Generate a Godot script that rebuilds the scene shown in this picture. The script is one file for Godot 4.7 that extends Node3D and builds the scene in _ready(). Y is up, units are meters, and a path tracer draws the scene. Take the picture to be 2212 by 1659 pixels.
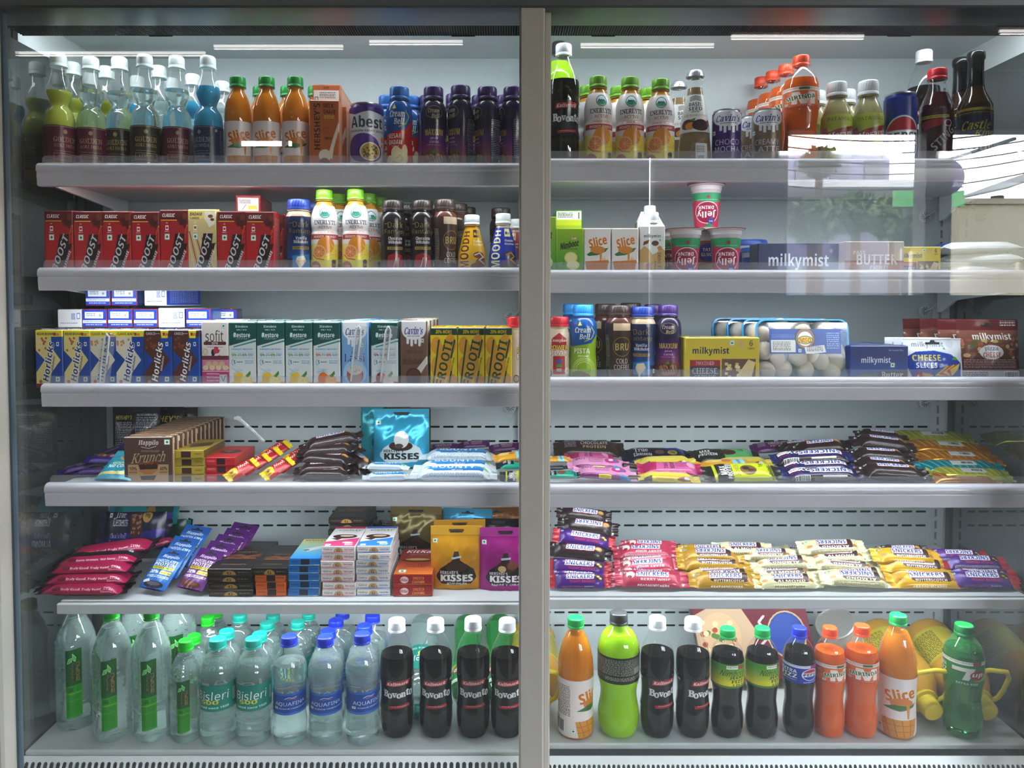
extends Node3D
# A sliding-glass-door display refrigerator in a shop, full of drinks and snacks.

const F := 1620.0                      # focal length in pixels of the 2212 x 1659 frame
const PX := 1085.0                     # principal point
const PY := 707.0
const PITCH := 0.0349                  # camera looks down two degrees
const EYE := Vector3(0, 1.30, 0)

var rng := RandomNumberGenerator.new()
var taken := {}
var M := {}                            # materials
var D := {}                            # printed designs
var MESH := {}                         # shared meshes

# ---------------------------------------------------------------- measuring
func at(x: float, y: float, depth: float) -> Vector3:
	var b := -(y - PY) / F
	var t := depth / (cos(PITCH) + b * sin(PITCH))
	return EYE + Vector3((x - PX) / F * t, (b * cos(PITCH) - sin(PITCH)) * t, -depth)

# ---------------------------------------------------------------- nodes
func numbered(n: String) -> String:
	taken[n] = taken.get(n, -1) + 1
	return n if taken[n] == 0 else "%s_%03d" % [n, taken[n]]

func thing(called: String, label: String, category: String, group := "") -> Node3D:
	var o := Node3D.new()
	o.name = numbered(called)
	add_child(o)
	tag(o, label, category, group)
	return o

func tag(o: Node, label: String, category := "", group := "", kind := "") -> void:
	if label: o.set_meta("label", label)
	if category: o.set_meta("category", category)
	if group: o.set_meta("group", group)
	if kind: o.set_meta("kind", kind)

func part(called: String, mesh: Mesh, m: Material, parent: Node, xf := Transform3D()) -> MeshInstance3D:
	var o := MeshInstance3D.new()
	o.name = called
	o.mesh = mesh
	o.material_override = m
	o.transform = xf
	o.cast_shadow = GeometryInstance3D.SHADOW_CASTING_SETTING_ON
	parent.add_child(o, true)
	return o

func structure(called: String, mesh: Mesh, m: Material, xf := Transform3D()) -> MeshInstance3D:
	var o := part(numbered(called), mesh, m, self, xf)
	o.set_meta("kind", "structure")
	return o

func mv(x: float, y: float, z: float) -> Transform3D:
	return Transform3D(Basis(), Vector3(x, y, z))

# ---------------------------------------------------------------- materials
func std(c: Color, rough := 0.5, metal := 0.0) -> StandardMaterial3D:
	var m := StandardMaterial3D.new()
	m.albedo_color = c
	m.roughness = rough
	m.metallic = metal
	return m

func pane(c: Color, alpha: float, rough := 0.03) -> StandardMaterial3D:
	var m := std(Color(c.r, c.g, c.b, alpha), rough)
	m.transparency = BaseMaterial3D.TRANSPARENCY_ALPHA
	return m

func clear_solid(c: Color, scale: float, rough := 0.0) -> StandardMaterial3D:
	var m := std(Color(c.r, c.g, c.b, 0.0), rough)
	m.transparency = BaseMaterial3D.TRANSPARENCY_ALPHA
	m.refraction_enabled = true
	m.refraction_scale = scale
	return m

func plain(c: Color, rough := 0.35) -> StandardMaterial3D:
	var k := "c" + c.to_html() + str(rough)
	if not M.has(k): M[k] = std(c, rough)
	return M[k]

# ---------------------------------------------------------------- mesh maker
class Maker:
	var v := PackedVector3Array()
	var n := PackedVector3Array()
	var uv := PackedVector2Array()
	var ix := PackedInt32Array()
	func p(a: Vector3, nn: Vector3, t := Vector2.ZERO) -> int:
		v.append(a); n.append(nn); uv.append(t)
		return v.size() - 1
	func tri(a: int, b: int, c: int) -> void:
		ix.append(a); ix.append(b); ix.append(c)
	# a, b, c, d run clockwise seen from the front
	func quad(a: Vector3, b: Vector3, c: Vector3, d: Vector3, t := Rect2(0, 0, 1, 1)) -> void:
		var nn := (c - a).cross(b - a).normalized()
		if nn == Vector3.ZERO: nn = (d - a).cross(c - a).normalized()
		var i := p(a, nn, Vector2(t.position.x, t.end.y))
		p(b, nn, t.position); p(c, nn, Vector2(t.end.x, t.position.y)); p(d, nn, t.end)
		tri(i, i + 1, i + 2); tri(i, i + 2, i + 3)
	func face(a: Vector3, b: Vector3, c: Vector3, t := Vector2(0.5, 0.5)) -> void:
		var nn := (c - a).cross(b - a).normalized()
		var i := p(a, nn, t); p(b, nn, t); p(c, nn, t)
		tri(i, i + 1, i + 2)
	func box(lo: Vector3, hi: Vector3, t := Rect2(0, 0, 1, 1)) -> void:
		var a := lo; var b := hi
		quad(Vector3(a.x, a.y, b.z), Vector3(a.x, b.y, b.z), Vector3(b.x, b.y, b.z), Vector3(b.x, a.y, b.z), t)
		quad(Vector3(b.x, a.y, a.z), Vector3(b.x, b.y, a.z), Vector3(a.x, b.y, a.z), Vector3(a.x, a.y, a.z), t)
		quad(Vector3(a.x, a.y, a.z), Vector3(a.x, b.y, a.z), Vector3(a.x, b.y, b.z), Vector3(a.x, a.y, b.z), t)
		quad(Vector3(b.x, a.y, b.z), Vector3(b.x, b.y, b.z), Vector3(b.x, b.y, a.z), Vector3(b.x, a.y, a.z), t)
		quad(Vector3(a.x, b.y, b.z), Vector3(a.x, b.y, a.z), Vector3(b.x, b.y, a.z), Vector3(b.x, b.y, b.z), t)
		quad(Vector3(a.x, a.y, a.z), Vector3(a.x, a.y, b.z), Vector3(b.x, a.y, b.z), Vector3(b.x, a.y, a.z), t)
	# a grid of points [rows][columns]; rows run upwards and columns to the right seen from the front
	func grid(pts: Array, uvs: Array, flip := false) -> void:
		var rows := pts.size(); var cols: int = pts[0].size()
		var base := v.size()
		for j in rows:
			for i in cols:
				var dx: Vector3 = pts[j][mini(i + 1, cols - 1)] - pts[j][maxi(i - 1, 0)]
				var dy: Vector3 = pts[mini(j + 1, rows - 1)][i] - pts[maxi(j - 1, 0)][i]
				var nn := dx.cross(dy).normalized()
				p(pts[j][i], -nn if flip else nn, uvs[j][i])
		for j in rows - 1:
			for i in cols - 1:
				var a := base + j * cols + i
				if flip:
					tri(a, a + cols + 1, a + cols); tri(a, a + 1, a + cols + 1)
				else:
					tri(a, a + cols, a + cols + 1); tri(a, a + cols + 1, a + 1)
	func done() -> ArrayMesh:
		var arr := []
		arr.resize(Mesh.ARRAY_MAX)
		arr[Mesh.ARRAY_VERTEX] = v; arr[Mesh.ARRAY_NORMAL] = n; arr[Mesh.ARRAY_TEX_UV] = uv; arr[Mesh.ARRAY_INDEX] = ix
		var m := ArrayMesh.new()
		m.add_surface_from_arrays(Mesh.PRIMITIVE_TRIANGLES, arr)
		return m

func box(a: Vector3, b: Vector3) -> ArrayMesh:
	var k := Maker.new()
	k.box(Vector3(minf(a.x, b.x), minf(a.y, b.y), minf(a.z, b.z)), Vector3(maxf(a.x, b.x), maxf(a.y, b.y), maxf(a.z, b.z)))
	return k.done()

# A box with chamfered edges, base at y = 0. uvs: front, back, left, right, top, bottom.
func soft_box(w: float, h: float, d: float, c: float, uvs: Array) -> ArrayMesh:
	var k := Maker.new()
	var lo := Vector3(-w / 2, 0, -d / 2)
	var hi := Vector3(w / 2, h, d / 2)
	var P := func(sx: int, sy: int, sz: int, ax: int) -> Vector3:
		var q := Vector3(hi.x if sx else lo.x, hi.y if sy else lo.y, hi.z if sz else lo.z)
		var inn := Vector3(-c if sx else c, -c if sy else c, -c if sz else c)
		for i in 3:
			if i != ax: q[i] += inn[i]
		return q
	# faces
	k.quad(P.call(0, 0, 1, 2), P.call(0, 1, 1, 2), P.call(1, 1, 1, 2), P.call(1, 0, 1, 2), uvs[0])
	k.quad(P.call(1, 0, 0, 2), P.call(1, 1, 0, 2), P.call(0, 1, 0, 2), P.call(0, 0, 0, 2), uvs[1])
	k.quad(P.call(0, 0, 0, 0), P.call(0, 1, 0, 0), P.call(0, 1, 1, 0), P.call(0, 0, 1, 0), uvs[2])
	k.quad(P.call(1, 0, 1, 0), P.call(1, 1, 1, 0), P.call(1, 1, 0, 0), P.call(1, 0, 0, 0), uvs[3])
	k.quad(P.call(0, 1, 1, 1), P.call(0, 1, 0, 1), P.call(1, 1, 0, 1), P.call(1, 1, 1, 1), uvs[4])
	k.quad(P.call(0, 0, 0, 1), P.call(0, 0, 1, 1), P.call(1, 0, 1, 1), P.call(1, 0, 0, 1), uvs[5])
	# edges: colour of the face beside them
	var f: Rect2 = uvs[0]
	var e := 0.02
	for sx in 2:
		for sz in 2:
			var a: Vector3 = P.call(sx, 0, sz, 2); var b: Vector3 = P.call(sx, 1, sz, 2)
			var a2: Vector3 = P.call(sx, 0, sz, 0); var b2: Vector3 = P.call(sx, 1, sz, 0)
			var t := Rect2(f.position.x + f.size.x * (0.98 if sx else 0.0), f.position.y, f.size.x * e, f.size.y)
			if (sx == 1) == (sz == 1): k.quad(a, b, b2, a2, t)
			else: k.quad(a2, b2, b, a, t)
	for sy in 2:
		var t := Rect2(f.position.x, f.position.y + f.size.y * (0.0 if sy else 0.98), f.size.x, f.size.y * e)
		for sz in 2:
			var a: Vector3 = P.call(0, sy, sz, 2); var b: Vector3 = P.call(1, sy, sz, 2)
			var a2: Vector3 = P.call(0, sy, sz, 1); var b2: Vector3 = P.call(1, sy, sz, 1)
			if (sy == 1) == (sz == 1): k.quad(a, a2, b2, b, t)
			else: k.quad(a2, a, b, b2, t)
		for sx in 2:
			var a: Vector3 = P.call(sx, sy, 0, 0); var b: Vector3 = P.call(sx, sy, 1, 0)
			var a2: Vector3 = P.call(sx, sy, 0, 1); var b2: Vector3 = P.call(sx, sy, 1, 1)
			if (sy == 1) == (sx == 1): k.quad(b, b2, a2, a, t)
			else: k.quad(a, a2, b2, b, t)
	for sx in 2:
		for sy in 2:
			for sz in 2:
				var a: Vector3 = P.call(sx, sy, sz, 0); var b: Vector3 = P.call(sx, sy, sz, 1); var cc: Vector3 = P.call(sx, sy, sz, 2)
				var t := f.position + f.size * Vector2(0.99 if sx else 0.01, 0.01 if sy else 0.99)
				if (sx + sy + sz) % 2 == 1: k.face(a, b, cc, t)
				else: k.face(a, cc, b, t)
	return k.done()

# Profile: [[radius, height], ...] from the bottom up. opt: seg, off (added to the radius), y0, y1 (uv range), bend (Callable angle, height -> radius factor)
func lathe(prof: Array, seg := 28, off := 0.0, bend = null, uv0 := NAN, uv1 := NAN) -> ArrayMesh:
	var k := Maker.new()
	var lo: float = prof[0][1] if is_nan(uv0) else uv0
	var hi: float = prof[-1][1] if is_nan(uv1) else uv1
	var dirs := []
	for j in prof.size() - 1:
		var d := Vector2(prof[j + 1][0] - prof[j][0], prof[j + 1][1] - prof[j][1])
		dirs.append(Vector2(d.y, -d.x).normalized())
	for j in prof.size() - 1:
		var n0: Vector2 = dirs[j]
		var n1: Vector2 = dirs[j]
		if j > 0 and dirs[j - 1].dot(dirs[j]) > 0.6: n0 = (dirs[j - 1] + dirs[j]).normalized()
		if j < dirs.size() - 1 and dirs[j + 1].dot(dirs[j]) > 0.6: n1 = (dirs[j + 1] + dirs[j]).normalized()
		var base := k.v.size()
		for e in 2:
			var q: Array = prof[j + e]
			var nn: Vector2 = n1 if e else n0
			for i in seg + 1:
				var a := -PI + TAU * i / seg
				var r: float = maxf(q[0] + off, 0.0) if q[0] > 0.0 else 0.0
				var bn := Vector3(nn.x * sin(a), nn.y, nn.x * cos(a))
				if bend != null and r > 0.0:
					var w: float = bend.call(a, q[1])
					var da: float = (bend.call(a + 0.05, q[1]) - bend.call(a - 0.05, q[1])) / 0.1
					var dh: float = (bend.call(a, q[1] + 0.002) - bend.call(a, q[1] - 0.002)) / 0.004
					bn -= Vector3(cos(a), 0, -sin(a)) * da + Vector3(0, dh * r, 0)
					bn = bn.normalized()
					r *= w
				k.p(Vector3(r * sin(a), q[1], r * cos(a)), bn, Vector2(float(i) / seg, 1.0 - (q[1] - lo) / maxf(hi - lo, 1e-6)))
		for i in seg:
			var a := base + i
			var b := base + seg + 1 + i
			k.tri(a, b, b + 1); k.tri(a, b + 1, a + 1)
	return k.done()

# the part of a profile between two heights
func cut(prof: Array, y0: float, y1: float) -> Array:
	var out := []
	for j in prof.size():
		var q: Array = prof[j]
		if j > 0:
			var o: Array = prof[j - 1]
			for y in [y0, y1]:
				if o[1] < y - 1e-6 and q[1] > y + 1e-6:
					out.append([lerpf(o[0], q[0], (y - o[1]) / (q[1] - o[1])), y])
		if q[1] >= y0 - 1e-6 and q[1] <= y1 + 1e-6: out.append(q)
	return out

# a smooth curve through profile points (Catmull-Rom), n steps in each span
func smooth(prof: Array, n := 4) -> Array:
	var out := []
	for j in prof.size() - 1:
		var a: Array = prof[maxi(j - 1, 0)]; var b: Array = prof[j]; var c: Array = prof[j + 1]; var d: Array = prof[mini(j + 2, prof.size() - 1)]
		for i in n:
			var t := float(i) / n
			var q := Vector2(a[0], a[1]).cubic_interpolate(Vector2(0, 0), Vector2(0, 0), Vector2(0, 0), 0.0)
			q = Vector2(b[0], b[1]).cubic_interpolate(Vector2(c[0], c[1]), Vector2(a[0], a[1]), Vector2(d[0], d[1]), t)
			out.append([maxf(q.x, 0.0), q.y])
	out.append(prof[-1])
	return out

# a tube along points
func tube(pts: Array, r: float, seg := 8) -> ArrayMesh:
	var k := Maker.new()
	var base := 0
	var side := Vector3.ZERO
	for j in pts.size():
		var t: Vector3 = (pts[mini(j + 1, pts.size() - 1)] - pts[maxi(j - 1, 0)]).normalized()
		if side == Vector3.ZERO: side = t.cross(Vector3.UP if absf(t.y) < 0.9 else Vector3.RIGHT).normalized()
		side = (side - t * side.dot(t)).normalized()
		var up := t.cross(side)
		for i in seg + 1:
			var a := TAU * i / seg
			var nn := side * cos(a) + up * sin(a)
			k.p(pts[j] + nn * r, nn, Vector2(float(i) / seg, float(j) / (pts.size() - 1)))
	for j in pts.size() - 1:
		for i in seg:
			var a := base + j * (seg + 1) + i
			k.tri(a, a + seg + 2, a + 1); k.tri(a, a + seg + 1, a + seg + 2)
	for e in 2:
		var j := (pts.size() - 1) * e
		var c := k.p(pts[j], (pts[j] - pts[1 if e == 0 else j - 1]).normalized())
		for i in seg:
			var a := j * (seg + 1) + i
			if e: k.tri(c, a + 1, a)
			else: k.tri(c, a, a + 1)
	return k.done()

# a flat outline in x/y given depth in z (front at +d/2), uv over its bounds
func extrude(outline: PackedVector2Array, d: float) -> ArrayMesh:
	var k := Maker.new()
	var b := Rect2(outline[0], Vector2.ZERO)
	for q in outline: b = b.expand(q)
	var o := outline
	if Geometry2D.is_polygon_clockwise(o): o = o.duplicate(); o.reverse()
	var tris := Geometry2D.triangulate_polygon(o)
	for s in [1, -1]:
		var base := k.v.size()
		for q in o: k.p(Vector3(q.x, q.y, s * d / 2), Vector3(0, 0, s), Vector2((q.x - b.position.x) / b.size.x, 1.0 - (q.y - b.position.y) / b.size.y))
		for i in range(0, tris.size(), 3):
			var a := o[tris[i]]; var bb := o[tris[i + 1]]; var c := o[tris[i + 2]]
			var cw := (bb - a).cross(c - a) < 0
			if cw == (s == 1): k.tri(base + tris[i], base + tris[i + 1], base + tris[i + 2])
			else: k.tri(base + tris[i], base + tris[i + 2], base + tris[i + 1])
	for i in o.size():
		var q := o[i]; var r := o[(i + 1) % o.size()]
		k.quad(Vector3(q.x, q.y, d / 2), Vector3(r.x, r.y, d / 2), Vector3(r.x, r.y, -d / 2), Vector3(q.x, q.y, -d / 2), Rect2(0.5, 0.98, 0.01, 0.01))
	return k.done()

# ---------------------------------------------------------------- printing
# Prints are drawn into a few large sheets; each design is one region of a sheet, and its material shows that region.
const SHEET := 2048
var sheets: Array[Image] = []
var sheet_tex: Array[ImageTexture] = []
var pen_x := 0
var pen_y := 0
var row_h := 0
var fonts := []
var glyphs := {}
var im: Image                          # the sheet being drawn on
var R: Rect2i                          # the region being drawn on

func new_sheet() -> void:
	var s := Image.create(SHEET, SHEET, false, Image.FORMAT_RGB8)
	sheets.append(s)

	pen_x = 0; pen_y = 0; row_h = 0

func begin(called: String, w: int, h: int, back: Color) -> void:
	if sheets.is_empty(): new_sheet()
	if pen_x + w > SHEET:
		pen_x = 0; pen_y += row_h + 2; row_h = 0
	if pen_y + h > SHEET: new_sheet()
	im = sheets[-1]
	R = Rect2i(pen_x, pen_y, w, h)
	pen_x += w + 2
	row_h = maxi(row_h, h)
	D[called] = {"sheet": sheets.size() - 1, "r": R}
	im.fill_rect(R, back)

# the material that shows a design
func printed(called: String, rough := 0.35, metal := 0.0) -> StandardMaterial3D:
	var key := "p_" + called + str(rough) + str(metal)
	if not M.has(key):
		var d: Dictionary = D[called]
		var r: Rect2i = d.r
		var m := std(Color.WHITE, rough, metal)
		m.albedo_texture = sheet_tex[d.sheet]
		m.uv1_scale = Vector3((r.size.x - 1.0) / SHEET, (r.size.y - 1.0) / SHEET, 1)
		m.uv1_offset = Vector3((r.position.x + 0.5) / SHEET, (r.position.y + 0.5) / SHEET, 0)
		M[key] = m
	return M[key]

func c(html: String) -> Color:
	return Color.html(html)

func rect(x: float, y: float, w: float, h: float, col: Color) -> void:
	im.fill_rect(Rect2i(R.position.x + roundi(x), R.position.y + roundi(y), roundi(w), roundi(h)).intersection(R), col)

func grad(x: float, y: float, w: float, h: float, a: Color, b: Color) -> void:
	for i in int(h): rect(x, y + i, w, 1, a.lerp(b, i / h))

func poly(pts: Array, col: Color) -> void:
	var lo := INF; var hi := -INF
	for p in pts: lo = minf(lo, p.y); hi = maxf(hi, p.y)
	for y in range(maxi(floori(lo), 0), mini(ceili(hi), R.size.y)):
		var xs := []
		var yc := y + 0.5
		for i in pts.size():
			var a: Vector2 = pts[i]; var b: Vector2 = pts[(i + 1) % pts.size()]
			if (a.y <= yc) != (b.y <= yc): xs.append(a.x + (yc - a.y) / (b.y - a.y) * (b.x - a.x))
		xs.sort()
		for i in range(0, xs.size() - 1, 2): rect(xs[i], y, maxf(xs[i + 1] - xs[i], 0.6), 1, col)

func P(a: Array) -> Array:
	var out := []
	for i in range(0, a.size(), 2): out.append(Vector2(a[i], a[i + 1]))
	return out

func ell(cx: float, cy: float, rx: float, ry: float, col: Color) -> void:
	for y in range(floori(cy - ry), ceili(cy + ry)):
		var q := 1.0 - pow((y + 0.5 - cy) / ry, 2)
		if q > 0.0: rect(cx - rx * sqrt(q), y, maxf(2 * rx * sqrt(q), 1), 1, col)

func line(x0: float, y0: float, x1: float, y1: float, w: float, col: Color) -> void:
	var d := Vector2(x1 - x0, y1 - y0)
	var n := Vector2(-d.y, d.x).normalized() * w / 2
	poly([Vector2(x0, y0) + n, Vector2(x1, y1) + n, Vector2(x1, y1) - n, Vector2(x0, y0) - n], col)

func strokes(pts: Array, w: float, col: Color) -> void:
	for i in pts.size() - 1:
		line(pts[i].x, pts[i].y, pts[i + 1].x, pts[i + 1].y, w, col)
		ell(pts[i].x, pts[i].y, w / 2, w / 2, col)
	ell(pts[-1].x, pts[-1].y, w / 2, w / 2, col)

# opt: w (width to fit), rot (degrees, clockwise), sh (slant), f (font), out (outline colour), ow (outline width)
func text(s: String, x: float, y: float, h: float, col: Color, opt := {}) -> void:
	var f: int = opt.get("f", 0)
	var key := str(f) + s
	if not glyphs.has(key):
		if fonts.is_empty():
			for d in [["Droid Sans", 700], ["Droid Sans", 400], ["Droid Serif", 700], ["Droid Sans Mono", 400], ["Droid Serif", 400]]:
				var fo := SystemFont.new()
				fo.font_names = [d[0]]; fo.font_weight = d[1]
				fonts.append(fo)
		var tm := TextMesh.new()
		tm.font = fonts[f]; tm.text = s; tm.font_size = 64; tm.pixel_size = 1.0; tm.depth = 0.0; tm.curve_step = 3.0
		var arr := tm.get_mesh_arrays()
		var vs: PackedVector3Array = arr[Mesh.ARRAY_VERTEX]
		var idx = arr[Mesh.ARRAY_INDEX]
		var pts := PackedVector2Array()
		var lo := Vector2(INF, INF); var hi := Vector2(-INF, -INF)
		for i in (idx.size() if idx else vs.size()):
			var q := vs[idx[i]] if idx else vs[i]
			pts.append(Vector2(q.x, -q.y))
			lo = lo.min(pts[-1]); hi = hi.max(pts[-1])
		glyphs[key] = [pts, lo, hi]
	var g: Array = glyphs[key]
	var pts: PackedVector2Array = g[0]
	if pts.is_empty(): return
	var size: Vector2 = g[2] - g[1]
	var mid: Vector2 = (g[1] + g[2]) / 2
	var cap := size.y
	var sy := h / cap
	var sx: float = opt.w / size.x if opt.has("w") else sy
	var xf := Transform2D(deg_to_rad(opt.get("rot", 0.0)), Vector2(x, y)) * Transform2D(Vector2(sx, 0), Vector2(-opt.get("sh", 0.0) * sy, sy), Vector2.ZERO) * Transform2D(0, -mid)
	if opt.has("out"):
		var ow: float = opt.get("ow", 2.0)
		for a in 8:
			fill_tris(pts, Transform2D(0, Vector2(cos(a * PI / 4), sin(a * PI / 4)) * ow) * xf, opt.out)
	fill_tris(pts, xf, col)

func fill_tris(pts: PackedVector2Array, xf: Transform2D, col: Color) -> void:
	for i in range(0, pts.size(), 3):
		var a := xf * pts[i]; var b := xf * pts[i + 1]; var d := xf * pts[i + 2]
		var lo := floori(minf(a.y, minf(b.y, d.y))); var hi := ceili(maxf(a.y, maxf(b.y, d.y)))
		for y in range(lo, hi):
			var yc := y + 0.5
			var x0 := INF; var x1 := -INF
			for e in 3:
				var p := a if e == 0 else (b if e == 1 else d)
				var q := b if e == 0 else (d if e == 1 else a)
				if (p.y <= yc) != (q.y <= yc):
					var t := p.x + (yc - p.y) / (q.y - p.y) * (q.x - p.x)
					x0 = minf(x0, t); x1 = maxf(x1, t)
			if x1 > x0: rect(floorf(x0 + 0.5), y, floorf(x1 + 0.5) - floorf(x0 + 0.5), 1, col)

# rows of small print
func fine(x: float, y: float, w: float, h: float, rows: int, col: Color) -> void:
	for i in rows:
		var px := x
		while px < x + w:
			var l := rng.randf_range(2, 9)
			rect(px, y + i * h / rows, minf(l, x + w - px), maxf(h / rows * 0.5, 1), col)
			px += l + 2
func bars(x: float, y: float, w: float, h: float) -> void:
	rect(x, y, w, h, Color.WHITE)
	var px := x + 2
	while px < x + w - 2:
		var l := rng.randi_range(1, 3)
		rect(px, y + 2, l, h - 4, Color.BLACK)
		px += l + rng.randi_range(1, 2)
func veg(x: float, y: float, s: float) -> void:
	rect(x, y, s, s, Color.WHITE)
	rect(x + 1, y + 1, s - 2, s - 2, c("2d6b45")); rect(x + 2, y + 2, s - 4, s - 4, Color.WHITE)
	ell(x + s / 2, y + s / 2, s * 0.24, s * 0.24, c("1f8a4a"))
func finish_sheets() -> void:
	for s in sheets: sheet_tex.append(ImageTexture.create_from_image(s))

# ---------------------------------------------------------------- prints on cartons: front 120 x 230, side 80 x 230, end 120 x 80, lid 80 x 80
func carton_print(called: String, front: Color, side: Color, end: Color, lid: Color) -> void:
	begin(called, 200, 310, front)
	rect(120, 0, 80, 230, side)
	rect(0, 230, 120, 80, end)
	rect(120, 230, 80, 80, lid)
	fine(130, 20, 60, 190, 30, side.lerp(Color.WHITE if side.get_luminance() < 0.5 else Color.BLACK, 0.55))

func blend(a: Color, b: Color, t: float) -> Color:
	return a.lerp(b, t)

func print_cartons() -> void:
	var W := Color.WHITE
	for badam in 2:
		var nm: String = ["boost", "boost_badam"][badam]
		var back: Color = [c("bb1822"), c("d6bf86")][badam]
		carton_print(nm, back, c("a5141d") if not badam else c("c9ad72"), c("a5141d"), c("c2373a") if not badam else c("dcc893"))
		if badam:
			for i in 6: line(-10 + i * 14, 70 + i * 6, 30 + i * 16, 230, 5, c("b3524a") if i % 2 else c("e6d3a1"))
			poly(P([0, 0, 120, 0, 120, 36, 70, 30, 0, 36]), c("e8cf78"))
			text("BADAM", 34, 14, 13, c("3a1a10"), {"sh": 0.2, "w": 52}); text("FLAVOUR", 28, 29, 8, c("3a1a10"), {"w": 40})
			poly(P([74, 4, 118, 8, 116, 50, 92, 62, 82, 44, 70, 30]), c("eadfd0"))
			ell(98, 22, 11, 6, c("7d4322")); ell(106, 34, 9, 5, c("6a371c"))
		else:
			grad(0, 0, 120, 120, c("8f1119"), c("bb1822"))
			poly(P([0, 0, 120, 0, 120, 58, 108, 66, 98, 52, 84, 48, 74, 34, 0, 34]), c("5b1316"))
			ell(98, 34, 15, 16, c("43130f")); ell(108, 20, 10, 12, c("6e2a1c")); ell(90, 46, 6, 8, c("4a1610"))
			text("CLASSIC", 38, 17, 13, W, {"sh": 0.2, "w": 54}); rect(4, 33, 70, 3, c("e0b52a"))
			for i in 3: line(90 + i * 8, 120 - i * 14, 112 + i * 3, 90 - i * 20, 3, c("d9592a"))
			for i in 4: line(100 + i * 5, 228, 120, 212 + i * 3, 2, c("d07a4a"))
		text("7.9g", 29, 45, 5, W); rect(23, 54, 14, 17, W); rect(25, 58, 10, 9, c("b33a3a")); fine(20, 75, 20, 4, 1, W)
		veg(19, 84, 22)
		poly(P([66, 84, 108, 84, 102, 120, 118, 118, 96, 190, 74, 226, 30, 226, 46, 176]), c("2c1614"))
		text("BOOST", 66, 152, 27, c("d9d9dc"), {"rot": -67, "w": 138, "sh": 0.25})
		text("MILKSHAKE", 93, 184, 11, W, {"rot": -67, "w": 86, "sh": 0.25})
		rect(8, 240, 104, 62, c("f2efec")); fine(14, 250, 60, 20, 3, c("5a5a62")); rect(60, 276, 44, 18, c("e9d34b")); line(30, 296, 50, 270, 2, c("555555"))
	# malted milk drink cartons, three flavours
	for k in 3:
		var nm: String = ["malt_badam", "malt_classic", "malt_choco"][k]
		carton_print(nm, c("1747a0"), c("163f92"), c("1e41b8"), c("e9e6ea"))
		var tone: Color = [c("ecd98f"), c("e3dcc6"), c("5a2a20")][k]
		poly(P([0, 20, 70, 20, 74, 70, 112, 118, 70, 170, 62, 214, 0, 214, 0, 170, 40, 118, 0, 80]), tone)
		poly(P([0, 84, 34, 118, 0, 160]), c("1747a0"))
		for i in 8: ell(rng.randf_range(6, 60), rng.randf_range(30, 80), 5, 5, [c("b9643a"), c("c98d58"), c("8a4a22")][k])
		ell(20, 206, 7, 7, c("c0603a")); ell(46, 200, 5, 5, c("c77e4a"))
		rect(0, 0, 120, 24, [c("f3dd33"), c("f3dd33"), c("4c2620")][k])
		if k == 2:
			text("CHOCO", 28, 12, 11, W, {"w": 40}); fine(50, 11, 18, 4, 1, W); poly(P([72, 0, 108, 0, 104, 30, 76, 30]), c("f3dd33"))
		else:
			text(["KESAR BADAM", "CLASSIC MALT"][k], 44, 13, 10, c("2a3340"), {"w": 74})
		text("₹20", 94, 14, 12, c("a3242a"), {"w": 24})
		text("Horlicks", 56, 124, 30, W if k == 2 else c("152a78"), {"rot": -80, "w": 158, "sh": 0.2, "out": c("3a1a30") if k == 2 else W, "ow": 2})
		text("Milkshake", 78, 132, 9, W if k == 2 else c("26408a"), {"rot": -80, "w": 60, "sh": 0.2})
		rect(94, 46, 12, 16, W); rect(97, 50, 6, 8, c("1747a0")); veg(88, 186, 20)
		rect(0, 214, 120, 16, c("8c2231")); text("10 NUTRIENTS", 62, 222, 7, c("e8c9c6"), {"w": 60})
		# the bottom end: a white panel with the dates
		rect(12, 240, 92, 30, c("eef0f6")); fine(20, 246, 44, 18, 2, c("8a93a8")); ell(88, 256, 6, 6, c("9aa4b8"))
		rect(0, 278, 120, 14, c("e6e8f0")); fine(10, 283, 90, 5, 1, c("7f8899")); fine(16, 297, 84, 8, 1, c("dfe4f4"))
	carton_print("malt_white", c("e8e6ec"), c("1e3fb0"), c("e9e7ec"), c("e9e7ec"))
	fine(70, 246, 20, 30, 6, c("3a58b8")); rect(98, 244, 18, 28, c("5b75c4")); rect(101, 248, 12, 20, c("eef0f6")); fine(12, 290, 90, 5, 1, c("55607a"))
	# soya drink
	carton_print("soya", c("efe6e2"), c("e5dcd6"), c("e9e0dc"), c("efe9e6"))
	text("sofit", 58, 48, 40, c("3f3b3d"), {"w": 82, "f": 1}); veg(92, 4, 18)
	rect(14, 68, 92, 12, c("5d2a22")); ell(14, 74, 6, 6, c("5d2a22")); ell(106, 74, 6, 6, c("5d2a22")); text("SOYA", 60, 74, 8, W, {"w": 28})
	fine(24, 86, 72, 4, 1, c("c0365a")); ell(16, 104, 13, 13, c("dcc7ae")); ell(16, 104, 8, 8, c("eadbc8"))
	ell(52, 106, 9, 12, c("2b2230")); ell(66, 92, 10, 6, c("cf2a4a")); poly(P([52, 94, 84, 96, 78, 108, 56, 112]), c("d03a5c"))
	strokes(P([40, 124, 46, 116, 54, 124, 46, 132, 40, 124]), 2, c("5a4a4a")); strokes(P([72, 124, 80, 116, 88, 124, 80, 132, 72, 124]), 2, c("5a4a4a"))
	rect(0, 118, 120, 14, c("6d2c3c")); grad(0, 132, 120, 40, c("d88aa6"), c("d06a92"))
	for i in 7: ell(16 + i * 15, 160 - (i % 2) * 14, 13, 9, c("d8b888") if i % 2 else c("e6d0a6"))
	rect(0, 174, 120, 56, c("bb2f70"))
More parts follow.
